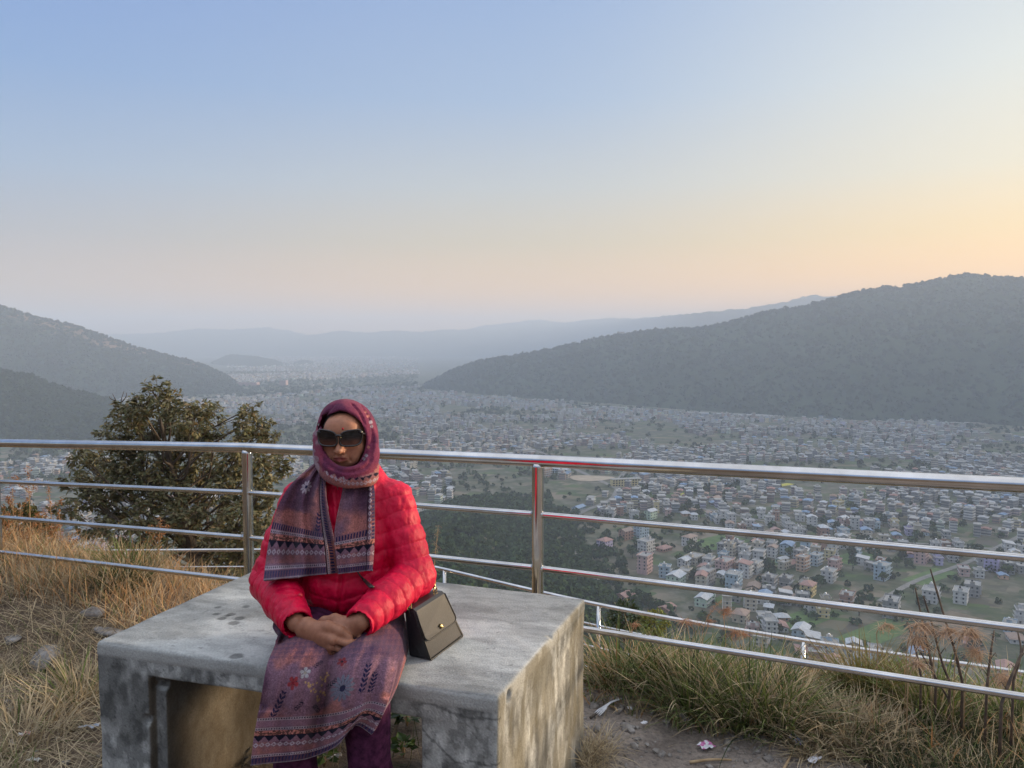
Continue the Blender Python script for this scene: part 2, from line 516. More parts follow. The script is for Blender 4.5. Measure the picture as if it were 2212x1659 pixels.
# ------------------------------------------------------------------ hills
def mat_hill(name, cols, scale, bd=6.0):
    m, n, l, b = new_mat(name, 1.0, 0, 0.0)
    a = n.new('ShaderNodeAttribute'); a.attribute_name = 'Col'
    t = noise_node(n, l, scale, 8, 0.7)
    r = ramp(n, [(0.35, (0.72,) * 3), (0.5, (0.95,) * 3), (0.68, (1.25, 1.22, 1.15))]); l.new(t.outputs['Fac'], r.inputs['Fac'])
    l.new(mixc(n, l, a.outputs['Color'], r.outputs[0], 1.0, 'MULTIPLY'), b.inputs['Base Color'])
    bump(n, l, b, t.outputs['Fac'], 0.8, bd)
    return m
M_HILL = mat_hill('hill_woods', None, 0.035)

def resamp(P, n):
    P = np.asarray(P, float); t = np.linspace(P[0, 0], P[-1, 0], n)
    return np.stack([t] + [np.interp(t, P[:, 0], P[:, k]) for k in range(1, P.shape[1])], -1)

def hill(ridge, base, cols, rows, seed, relief=1.0, sunlit_rim=None, bumps=4.0, name='hill', col=(0.035, 0.05, 0.025)):
    """ridge: (px, py, Y) in the picture; base: (px, py) on the valley floor.  A lofted hill with a far side."""
    rd = resamp(ridge, cols); bs = resamp(base, cols)
    top = at(rd[:, 0], rd[:, 1], rd[:, 2])
    bot = at_z(bs[:, 0], bs[:, 1], PLAIN - 4)
    h = (top[:, 2] - PLAIN)[:, None]
    v = np.linspace(0, 1, rows)[None, :, None]
    P = bot[:, None, :] * (1 - v) + top[:, None, :] * v
    vv = v[..., 0]
    # concave / convex section and gullies
    P[..., 2] += h * (0.10 * np.sin(vv * math.pi)) * 1.0
    g = fbm(P[..., 0] / 260 + seed, P[..., 1] / 260, 0.3 * seed, 4) - 0.5
    w = np.sin(np.clip(vv, 0, 1) * math.pi) ** 0.7
    P[..., 2] += relief * g * h * 0.42 * w
    P[..., 1] += relief * (fbm(P[..., 0] / 150, P[..., 2] / 150, seed, 3) - 0.5) * h * 0.4 * w
    # far side
    nb = 14
    vb = np.linspace(0, 1, nb + 1)[None, 1:, None]
    d = ray(rd[:, 0], rd[:, 1])[:, None, :] * np.array([1, 1, 0.0])
    B = top[:, None, :] + d * (h[..., None] * 1.9 * vb); B[..., 2] = top[:, None, 2] - (h * 1.03) * (vb[..., 0] ** 1.2)
    P = np.concatenate([P, B], 1); nr = P.shape[1]
    P[..., 2] += (fbm(P[..., 0] / (bumps * 1.6), P[..., 1] / (bumps * 1.6), seed, 2) - 0.5) * bumps * 1.2
    C = np.empty(P.shape); C[:] = col
    k = fbm(P[..., 0] / 120, P[..., 2] / 60, seed + 2, 4)
    C *= (0.7 + 0.6 * k)[..., None]
    if sunlit_rim is not None:  # low sunlight on the ridge, with its brown fields, painted into the colour
        full = np.concatenate([vv * np.ones((cols, 1)), np.ones((cols, nb)) * 1.0], 1)
        q = sstep(sunlit_rim[0], sunlit_rim[0] + 0.1, full + (k - 0.5) * 0.5) * (fbm(P[..., 0] / 35, P[..., 2] / 12, seed, 3) > 0.47)
        C = C * (1 - q[..., None]) + np.array(sunlit_rim[1]) * q[..., None]
    i = np.arange(cols - 1)[:, None]; j = np.arange(nr - 1)[None, :]
    F = np.stack(np.broadcast_arrays(i * nr + j, (i + 1) * nr + j, (i + 1) * nr + j + 1, i * nr + j + 1), -1).reshape(-1, 4)
    o = obj(name, P.reshape(-1, 3), F, M_HILL, None, True, C.reshape(-1, 3))
    tag(o, kind='structure')
    return P[:, :rows]

RIGHT_RIDGE = [(905, 838, 3500), (980, 800, 3400), (1040, 781, 3350), (1110, 770, 3300), (1190, 756, 3250), (1300, 731, 3150), (1420, 715, 3050), (1500, 712, 3000), (1560, 704, 2960),
               (1650, 678, 2900), (1700, 668, 2870), (1740, 664, 2850), (1800, 645, 2800), (1870, 629, 2750), (1950, 620, 2700), (1990, 614, 2680), (2040, 603, 2650), (2085, 596, 2620),
               (2140, 600, 2600), (2212, 604, 2560), (2400, 590, 2450), (2700, 600, 2300), (3200, 560, 2000), (4200, 480, 1400), (6500, 330, 850)]
RIGHT_BASE = [(905, 840), (1000, 850), (1150, 864), (1300, 872), (1450, 885), (1700, 903), (1900, 913), (2100, 917), (2212, 925), (2700, 970), (3200, 1020), (4200, 1180), (6500, 1500)]
P_RIGHT = hill(RIGHT_RIDGE, RIGHT_BASE, 900, 70, 3, 0.8, None, 3.5)
LEFT_RIDGE = [(-1500, 580, 2900), (-600, 615, 3000), (-200, 630, 3050), (0, 661, 3100), (60, 680, 3120), (110, 692, 3140), (170, 706, 3160), (250, 735, 3200), (300, 752, 3220), (360, 768, 3260), (410, 780, 3300), (450, 793, 3350), (490, 812, 3400), (540, 845, 3500)]
LEFT_BASE = [(-1500, 900), (-600, 880), (0, 866), (250, 862), (400, 860), (470, 852), (540, 846)]
P_LEFT = hill(LEFT_RIDGE, LEFT_BASE, 460, 60, 11, 0.8, (0.80, (0.20, 0.135, 0.09)), 4.0)
SPUR_RIDGE = [(-900, 720, 1500), (-300, 775, 1650), (0, 800, 1750), (60, 811, 1800), (130, 838, 1840), (200, 856, 1880), (260, 874, 1900), (330, 915, 1800), (390, 945, 1650)]
SPUR_BASE = [(-900, 1030), (-300, 975), (0, 962), (130, 956), (260, 953), (390, 948)]
P_NEARLEFT = hill(SPUR_RIDGE, SPUR_BASE, 330, 60, 23, 0.6, None, 7.0, col=(0.04, 0.058, 0.028))
hill([(455, 783, 6300), (470, 776, 6350), (490, 767, 6350), (505, 765, 6350), (540, 768, 6350), (565, 771, 6350), (590, 776, 6350), (612, 783, 6350), (628, 789, 6300)],
     [(455, 787), (500, 792), (560, 795), (628, 790)], 90, 20, 31, 0.4, None, 8.0)
hill([(622, 788, 6500), (640, 781, 6500), (656, 777, 6500), (668, 779, 6500), (680, 783, 6500), (692, 788, 6500)],
     [(622, 790), (655, 791), (692, 789)], 50, 14, 37, 0.4, None, 8.0)
# far ranges fading into the haze
hill([(-900, 700, 10600), (100, 722, 10600), (330, 728, 10600), (520, 742, 10600), (600, 733, 10600), (680, 722, 10600), (740, 714, 10600), (800, 719, 10600), (855, 713, 10600), (900, 718, 10600), (960, 712, 10600), (1040, 714, 10600),
      (1130, 712, 10600), (1210, 705, 10600), (1290, 711, 10600), (1400, 700, 10600), (1500, 686, 10600), (1620, 690, 10600), (1800, 694, 10600), (2400, 700, 10600)],
     [(-900, 771), (2400, 771)], 420, 16, 41, 0.5, None, 22.0)
hill([(100, 735, 11400), (225, 722, 11400), (330, 720, 11400), (395, 713, 11400), (430, 710, 11400), (500, 712, 11400), (575, 707, 11400), (620, 713, 11400), (665, 724, 11400), (780, 740, 11400), (960, 720, 11400), (1040, 704, 11400), (1090, 699, 11400), (1160, 690, 11400), (1215, 697, 11210),
      (1300, 688, 10133), (1400, 686, 8866), (1500, 676, 6000), (1600, 668, 6000), (1660, 657, 6000), (1700, 650, 6000), (1745, 639, 6000), (1765, 637, 6000), (1790, 641, 6000), (1830, 636, 6000), (1900, 650, 6000), (2300, 690, 6000)],
     [(100, 770), (2300, 770)], 300, 14, 47, 0.4, None, 22.0)

# ------------------------------------------------------------------ river bed and roads
def ribbon(name, pts, w, z_off, mat):
    P = curve(pts, 90); T = np.gradient(P, axis=0)[:, :2]; T /= np.linalg.norm(T, axis=1)[:, None]
    N = np.stack([-T[:, 1], T[:, 0]], 1); V = []
    wv = np.broadcast_to(np.asarray(w, float), (90,)) if np.ndim(w) == 0 else np.interp(np.linspace(0, 1, 90), np.linspace(0, 1, len(w)), w)
    for s in (-1, -0.33, 0.33, 1):
        q = P.copy(); q[:, :2] += N * (s * wv / 2)[:, None]; q[:, 2] = np.maximum(gz(q[:, 0], q[:, 1]), PLAIN - 1) + z_off; V.append(q)
    V = np.stack(V, 1).reshape(-1, 3)
    F = [(i * 4 + k, i * 4 + k + 1, i * 4 + k + 5, i * 4 + k + 4) for i in range(89) for k in range(3)]
    o = obj(name, V, F, mat, None, True); tag(o, kind='structure'); return P
M_ROAD = mat_noise('road_dust', (0.15, 0.145, 0.135), (0.24, 0.23, 0.21), 0.2, 0.95, 0, coord='Object')
M_RIVER = mat_noise('river_gravel', (0.24, 0.24, 0.24), (0.36, 0.36, 0.36), 0.05, 0.95, 0, coord='Object', stretch=(1, 1, 1))
zf = lambda L: np.array([at_z(a, b, PLAIN) for a, b in L])
ribbon('river_bed', zf([(1250, 876), (1330, 879), (1420, 886), (1500, 891), (1620, 896), (1750, 898), (1860, 902), (1960, 909), (2060, 912), (2130, 914)]), [18, 22, 26, 34, 46, 55, 55, 45, 30], 1.2, M_RIVER)
ROADS = []
ROADS.append(ribbon('road', zf([(1300, 1262), (1262, 1232), (1243, 1192), (1238, 1158), (1229, 1128), (1258, 1106), (1318, 1080), (1334, 1056), (1338, 1036), (1352, 1015)]), 7, 0.35, M_ROAD))
ROADS.append(ribbon('road', zf([(1440, 1090), (1560, 1106), (1640, 1124), (1760, 1140), (1900, 1168), (2080, 1180), (2260, 1200)]), 5.5, 0.4, M_ROAD))
ROADS.append(ribbon('road', zf([(1334, 1056), (1240, 1012), (1190, 985), (1120, 960), (1060, 930), (1010, 905)]), 8, 0.45, M_ROAD))
ROADS.append(ribbon('road', zf([(1900, 1300), (1980, 1255), (2090, 1215), (2180, 1170), (2260, 1130)]), 5, 0.5, M_ROAD))
# ================================================================== CONCRETE BENCH
BENCH = np.array([(-1.378, 2.50), (-0.04, 2.10), (0.28, 2.92), (-1.078, 3.41)])   # FL FR BR BL
BTOP, BL_, BD_ = 0.60, 1.40, 0.92
def bench_map(u, v):
    s, t = (u / BL_)[..., None], (v / BD_)[..., None]
    return BENCH[0] * (1 - s) * (1 - t) + BENCH[1] * s * (1 - t) + BENCH[2] * s * t + BENCH[3] * (1 - s) * t
def s_box(lo, hi, r=0.01):
    lo, hi = np.asarray(lo, float), np.asarray(hi, float); c = (lo + hi) / 2; h = (hi - lo) / 2 - r
    def f(x, y, z):
        q = [np.abs(a - c[i]) - h[i] for i, a in enumerate((x, y, z))]
        return np.sqrt(sum(np.maximum(a, 0) ** 2 for a in q)) + np.minimum(np.maximum(np.maximum(q[0], q[1]), q[2]), 0) - r
    f.box = (lo, hi); return f
def build_bench():
    g = Field(np.arange(-0.03, 1.43, 0.0055), np.arange(-0.03, 0.95, 0.0062), np.arange(-0.1, 0.62, 0.0055))
    g.add(s_box((0, 0, 0.505), (BL_, BD_, 0.575), 0.006), 0)
    g.add(s_box((-0.003, -0.003, 0.553), (BL_ + 0.003, BD_ + 0.003, BTOP), 0.011), 0)
    g.add(s_box((0, 0, -0.2), (0.205, BD_, 0.56), 0.008), 0.004)
    g.add(s_box((BL_ - 0.235, 0, -0.2), (BL_, BD_, 0.56), 0.008), 0.004)
    g.add(s_box((0.20, 0.03, -0.2), (0.245, 0.86, 0.52), 0.006), 0)          # rough inner render of the left support
    # hand-made unevenness, worn and chipped edges
    X, Y, Z = np.meshgrid(*g.ax, indexing='ij', sparse=True)
    g.f += ((fbm(X * 9, Y * 9, Z * 9, 3) - 0.5) * 0.007).astype(np.float32)
    for c, r in (((1.33, 0.02, 0.575), 0.014), ((1.405, 0.085, 0.566), 0.02), ((0.197, 0.0, 0.36), 0.016), ((0.225, 0.03, 0.47), 0.02), ((0.62, 0.0, 0.60), 0.008), ((0.9, 0.0, 0.602), 0.009), ((1.40, 0.5, 0.60), 0.01)):
        g.cut(s_ell(c, (r * 1.3, r, r)), 0.012)
    V, F = g.mesh()
    N = vnormals(V, F)
    u, v, z = V.T
    # ---- colour of the concrete: cement wash, rain streaks, lichen-dark patches, drips
    base = np.array(lin(150, 151, 147))
    n1 = fbm(u * 5, v * 5, z * 5, 5); n2 = fbm(u * 16 + 9, v * 22, z * 16, 4)
    k = np.ones(len(V))
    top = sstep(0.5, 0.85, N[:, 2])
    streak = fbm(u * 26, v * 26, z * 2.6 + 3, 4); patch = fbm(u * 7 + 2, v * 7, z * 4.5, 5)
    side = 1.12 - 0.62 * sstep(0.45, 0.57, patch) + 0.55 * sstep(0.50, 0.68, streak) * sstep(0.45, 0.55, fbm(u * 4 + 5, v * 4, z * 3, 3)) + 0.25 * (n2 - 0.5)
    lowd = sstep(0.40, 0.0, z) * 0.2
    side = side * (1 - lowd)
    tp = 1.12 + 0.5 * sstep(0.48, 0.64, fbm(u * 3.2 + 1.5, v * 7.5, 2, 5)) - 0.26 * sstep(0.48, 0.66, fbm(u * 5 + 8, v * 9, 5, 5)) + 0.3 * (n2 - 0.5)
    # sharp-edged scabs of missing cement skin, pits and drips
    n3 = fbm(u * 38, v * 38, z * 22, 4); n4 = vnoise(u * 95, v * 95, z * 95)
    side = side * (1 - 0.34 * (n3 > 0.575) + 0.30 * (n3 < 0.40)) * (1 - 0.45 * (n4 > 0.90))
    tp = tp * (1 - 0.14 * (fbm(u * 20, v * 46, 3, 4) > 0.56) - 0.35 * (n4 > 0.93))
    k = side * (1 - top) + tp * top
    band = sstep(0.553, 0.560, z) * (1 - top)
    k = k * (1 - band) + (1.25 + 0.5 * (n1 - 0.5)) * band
    C = base[None] * np.clip(k, 0.25, 2.2)[:, None]
    # warm lichen / clay wash on the exposed end wall; inside of the left support clay-brown, with its shade painted in
    right = sstep(0.5, 0.9, N[:, 0]) * (u > 1.2)
    w = right * (0.35 + 0.65 * sstep(0.44, 0.62, fbm(v * 10, z * 3.2, 7, 4)))
    C = C * (1 - w[:, None] * 0.5) + np.array(lin(170, 163, 142))[None] * (0.75 + 0.7 * (streak - 0.5))[:, None] * w[:, None] * 0.5
    w = right * sstep(0.53, 0.63, fbm(v * 13 + 4, z * 4, 3, 4)) * 0.6
    C = C * (1 - w[:, None]) + np.array(lin(112, 106, 88))[None] * w[:, None]
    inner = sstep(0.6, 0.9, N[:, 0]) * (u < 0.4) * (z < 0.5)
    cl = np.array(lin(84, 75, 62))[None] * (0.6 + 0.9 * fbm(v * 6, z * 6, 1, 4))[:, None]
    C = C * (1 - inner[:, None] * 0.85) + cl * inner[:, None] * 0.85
    # dark wet spots on the seat
    for px, py, r in ((500, 1327, 13), (517, 1336, 15), (492, 1330, 9), (532, 1310, 10), (505, 1345, 15), (467, 1327, 11), (480, 1336, 12), (560, 1290, 8), (470, 1312, 9), (512, 1417, 17), (925, 1372, 4), (1068, 1400, 3)):
        p = at_z(px, py, BTOP)[:2]
        W = bench_map(u, v)
        d = np.hypot(W[:, 0] - p[0], W[:, 1] - p[1]) / (r * 0.0014 * (0.8 + 0.4 * fbm(u * 30, v * 30, 1, 2)))
        w = (1 - sstep(0.85, 1.08, d)) * top * 0.55
        C *= (1 - w)[:, None]
    # hairline cracks on the right support
    for (u0, z0, u1, z1) in ((1.17, 0.55, 1.33, 0.53), (1.18, 0.30, 1.40, 0.17), (1.17, 0.47, 1.27, 0.40)):
        t = np.clip((u - u0) / (u1 - u0), 0, 1); zz = z0 + (z1 - z0) * t + 0.012 * (fbm(u * 25, z0 * 9, 1, 3) - 0.5) * 2
        w = (np.abs(z - zz) < 0.004) * (u >= u0) * (v < 0.02)
        C *= (1 - 0.5 * w)[:, None]
    W = bench_map(u, v)
    P = np.stack([W[:, 0], W[:, 1], z], 1)
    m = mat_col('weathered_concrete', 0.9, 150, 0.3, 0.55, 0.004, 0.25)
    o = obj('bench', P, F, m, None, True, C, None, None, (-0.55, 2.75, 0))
    tag(o, 'weathered grey concrete bench with solid end supports, woman seated on its front edge', 'bench')
build_bench()

# ================================================================== STEEL RAILINGS
def mat_steel():
    m, n, l, b = new_mat('stainless_steel', 0.16, 1.0)
    t = noise_node(n, l, 6, 5, 0.6, 'Object', (1, 1, 1)); r = ramp(n, [(0.3, (0.46, 0.44, 0.42)), (0.7, (0.66, 0.65, 0.64))])
    l.new(t.outputs['Fac'], r.inputs['Fac']); l.new(r.outputs[0], b.inputs['Base Color'])
    t2 = noise_node(n, l, 30, 6, 0.7); r2 = ramp(n, [(0.35, (0.07,) * 3), (0.75, (0.22,) * 3)])
    l.new(t2.outputs['Fac'], r2.inputs['Fac']); l.new(r2.outputs[0], b.inputs['Roughness'])
    return m
M_STEEL = mat_steel()
def lerp_ext(A, B, t): return A + (B - A) * t
def build_railing():
    YS = [4.83, 3.89, 3.25, 2.48]; XS = [0, 533, 1162, 2212]
    rails = []
    for ys in ([957, 967, 995, 1048], [1040, 1064, 1111, 1205], [1117, 1161, 1227, 1358], [1192, 1254, 1343, 1505]):
        P = np.array([at(x, y, Y) for x, y, Y in zip(XS, ys, YS)])
        rails.append(P)
    # posts stand at: two beyond the left edge, the two in view, two beyond the right edge
    def along(P, k):
        L0 = lerp_ext(P[1], P[0], 1.03); R1 = lerp_ext(P[2], P[3], 1.17)
        return [L0 + (L0 - P[1]) * 1.0, L0, P[1], P[2], R1, R1 + (R1 - P[2]) * 1.0][k]
    root = thing('railing', (float(rails[0][2][0]), float(rails[0][2][1]), 0.0), 'near stainless steel railing behind the bench, four rails on round posts', 'railing')
    top = np.array([along(rails[0], k) for k in range(6)])
    # smooth the small bends at the posts
    def bent(P):
        out = []
        for i in range(len(P) - 1):
            for t in np.linspace(0, 1, 14, endpoint=False): out.append(P[i] + (P[i + 1] - P[i]) * t)
        out.append(P[-1]); return np.array(out)
    V, F = tube(bent(top), 0.0252, 28); obj('top_rail', V, F, M_STEEL, root)
    for r in rails[1:]:
        P = np.array([along(r, k) for k in range(6)])
        V, F = tube(bent(P), 0.0128, 18); obj('rail', V, F, M_STEEL, root)
    for k in range(6):
        t = top[k]; x, y = t[0], t[1]
        zb = float(gz(x, y)) - 0.1
        mb = MB()
        zz = np.array([zb, zb + 0.15, (zb + t[2]) / 2, t[2] - 0.03, t[2] - 0.012])
        mb.tube(np.stack([np.full(5, x), np.full(5, y), zz], 1), [0.0255] * 5, 26)
        for r in rails[1:]:
            p = along(r, k); d = np.array([0.9, -0.43, 0]) * 0.027
            mb.tube([p - d * 1.05, p - d * 0.75, p + d * 0.75, p + d * 1.05], [0.0135, 0.0172, 0.0172, 0.0135], 16)   # welds
        mb.build('post', M_STEEL, root, True)
build_railing()

def build_lower_fence():
    def line(pts): return np.array([at(x, y, Y) for x, y, Y in pts])
    top = line([(-700, 1190, 8.65), (110, 1190, 8.65), (533, 1188, 8.65), (760, 1189, 8.65), (934, 1224, 8.05), (1293, 1306, 6.8), (1735, 1383, 6.3), (2212, 1453, 5.8), (2900, 1560, 5.3)])
    root = thing('railing', tuple(float(v) for v in (top[5][0], top[5][1], top[5][2] - 0.9)), 'lower slim steel railing down the slope beyond the grass bank, curving behind the bench', 'railing')
    V, F = tube(curve(top, 150), 0.0185, 16); obj('top_rail', V, F, M_STEEL, root)
    for dz, r in ((0.195, 0.011), (0.40, 0.011), (0.6, 0.011)):
        P = top.copy(); P[:, 2] -= dz
        V, F = tube(curve(P, 150), r, 12); obj('rail', V, F, M_STEEL, root)
    for x, y, Y in ((-280, 1190, 8.65), (270, 1189, 8.65), (700, 1188, 8.65), (960, 1229, 7.95), (1293, 1306, 6.8), (1735, 1383, 6.3), (2250, 1459, 5.77)):
        p = at(x, y, Y)
        V, F = tube([(p[0], p[1], p[2] - 1.05), (p[0], p[1], p[2] - 0.5), (p[0], p[1], p[2] - 0.01)], 0.019, 16); obj('post', V, F, M_STEEL, root)
build_lower_fence()
# ================================================================== THE SEATED WOMAN
def tri(t): return 1 - np.abs(2 * (t - np.floor(t)) - 1)
HX, HY = -0.5455, 2.505                     # middle of the head
ROTY = lambda a: Matrix.Rotation(a, 3, 'Y')
SHL, SHR = np.array([-0.700, 2.53, 1.068]), np.array([-0.394, 2.53, 1.066])       # shoulders (picture left / right)
ELL, ELR = np.array([-0.784, 2.47, 0.815]), np.array([-0.318, 2.46, 0.832])
WRL, WRR = np.array([-0.628, 2.195, 0.778]), np.array([-0.437, 2.180, 0.786])
HIPL, HIPR = np.array([-0.615, 2.52, 0.69]), np.array([-0.450, 2.52, 0.69])
KNL, KNR = np.array([-0.602, 2.095, 0.650]), np.array([-0.405, 2.075, 0.655])
ANL, ANR = np.array([-0.622, 2.095, 0.09]), np.array([-0.392, 2.085, 0.09])
SKIN = np.array(lin(172, 120, 94))

def hand_fields(g, wrist, fwd, side, up, s=1.0, curl=0.5, thumb=1):
    """palm and five separate fingers; fwd = wrist to knuckles, side = towards the thumb, up = back of the hand"""
    w, f, sd, u = [np.asarray(v, float) for v in (wrist, fwd, side, up)]
    f /= np.linalg.norm(f); sd -= f * (sd @ f); sd /= np.linalg.norm(sd); u = np.cross(f, sd) if np.cross(f, sd) @ u > 0 else np.cross(sd, f)
    for k in (-1.0, -0.33, 0.33, 1.0):                # metacarpals
        g.add(s_cap(w + sd * 0.009 * k * s, w + f * 0.074 * s + sd * 0.025 * k * s, 0.0185 * s, 0.0115 * s), 0.014)
    chains = []
    base = [w + f * (0.074 + dl) * s + sd * k * s for dl, k in ((-0.002, 0.027), (0.003, 0.009), (0.0, -0.009), (-0.008, -0.026))]
    for i, (b, L) in enumerate(zip(base, (0.070, 0.077, 0.072, 0.057))):
        p = b.copy(); ang = 0.10 + 0.1 * i; spread = (0.16, 0.05, -0.07, -0.19)[i]
        pts = [p.copy()]
        for sl, da in ((0.45, curl), (0.31, curl * 1.15), (0.24, curl * 0.8)):
            ang += da * (0.35 if sl == 0.45 else 1)
            d = (f * math.cos(ang) - u * math.sin(ang)) + sd * spread
            p = p + d / np.linalg.norm(d) * L * sl * s; pts.append(p.copy())
        r = (0.0082, 0.0086, 0.0082, 0.0070)[i] * s
        g.add(s_chain(pts, [r * 1.05, r * 0.97, r * 0.88, r * 0.70]), 0.002)
        g.add(s_ell(b + u * 0.004, (0.0095 * s,) * 3), 0.006)       # knuckle
        chains.append((np.array(pts), r))
    for (A_, ra), (B_, rb) in zip(chains[:-1], chains[1:]):          # the clefts between the fingers
        M_ = (A_ + B_) / 2 + u * (ra * 0.75); M_ = np.concatenate([[M_[0] - f * 0.012 * s], M_[:3]]); g.cut(s_chain(list(M_), [0.0012, 0.0030, 0.0034, 0.003]), 0.004)
    t0 = w + f * 0.018 * s + sd * 0.014 * s - u * 0.004; t1 = w + f * 0.042 * s + sd * 0.036 * s - u * 0.010
    t2 = w + f * 0.072 * s + sd * 0.043 * s - u * 0.018; t3 = w + f * 0.096 * s + sd * 0.040 * s - u * 0.026
    g.add(s_chain([t0, t1, t2, t3], [0.017 * s, 0.013 * s, 0.0105 * s, 0.0078 * s]), 0.008)
    return base

def head_fields(g):
    E = lambda x, y, z: np.array([HX + x, HY + y, z])
    a = lambda fn, k: g.add(fn, k)
    a(s_ell(E(0, 0.022, 1.300), (0.073, 0.088, 0.088)), 0)                 # cranium
    a(s_ell(E(0, -0.018, 1.262), (0.064, 0.064, 0.078)), 0.03)             # face mass
    a(s_ell(E(0, -0.032, 1.215), (0.041, 0.040, 0.030)), 0.028)            # jaw
    a(s_ell(E(0, -0.060, 1.206), (0.018, 0.014, 0.013)), 0.016)            # chin
    for s in (-1, 1):
        a(s_ell(E(0.044 * s, -0.047, 1.252), (0.022, 0.020, 0.021)), 0.02)  # cheekbone
        a(s_ell(E(0.031 * s, -0.056, 1.222), (0.021, 0.017, 0.021)), 0.018) # lower cheek
        a(s_ell(E(0.028 * s, -0.074, 1.298), (0.026, 0.009, 0.008)), 0.014) # brow
        a(s_cap(E(0.066 * s, 0.012, 1.268), E(0.072 * s, 0.020, 1.296), 0.010, 0.013), 0.006)   # ear
        a(s_ell(E(0.0285 * s, -0.066, 1.283), (0.0135, 0.0125, 0.0115)), 0.004)               # eye under the lid
    a(s_ell(E(0, -0.052, 1.320), (0.052, 0.034, 0.036)), 0.025)            # forehead
    a(s_chain([E(0, -0.076, 1.288), E(0, -0.090, 1.268), E(0, -0.101, 1.250)], [0.0085, 0.010, 0.0115]), 0.010)   # nose
    for s in (-1, 1): a(s_ell(E(0.0125 * s, -0.088, 1.2475), (0.0095, 0.0115, 0.0085)), 0.006)
    for s in (-1, 1): g.cut(s_ell(E(0.0065 * s, -0.0985, 1.2395), (0.0038, 0.006, 0.0035)), 0.003)
    a(s_ell(E(0, -0.078, 1.225), (0.022, 0.012, 0.013)), 0.012)            # mouth mound
    a(s_chain([E(-0.028, -0.075, 1.2225), E(-0.009, -0.0875, 1.2275), E(0, -0.0878, 1.2262), E(0.009, -0.0875, 1.2275), E(0.028, -0.075, 1.2225)], [0.003, 0.0052, 0.0048, 0.0052, 0.003]), 0.004)
    a(s_chain([E(-0.024, -0.077, 1.2205), E(0, -0.0868, 1.2170), E(0.024, -0.077, 1.2205)], [0.0032, 0.0066, 0.0032]), 0.004)
    g.cut(s_chain([E(-0.029, -0.079, 1.2218), E(0, -0.096, 1.2222), E(0.029, -0.079, 1.2218)], [0.0012, 0.0016, 0.0012]), 0.003)
    for s in (-1, 1): g.cut(s_chain([E(0.017 * s, -0.0895, 1.250), E(0.0265 * s, -0.083, 1.233), E(0.031 * s, -0.072, 1.215)], [0.0028, 0.0036, 0.003]), 0.007)  # smile lines
    a(s_cap(E(0, 0.02, 1.235), E(0.0, 0.045, 1.08), 0.050, 0.056), 0.02)   # neck

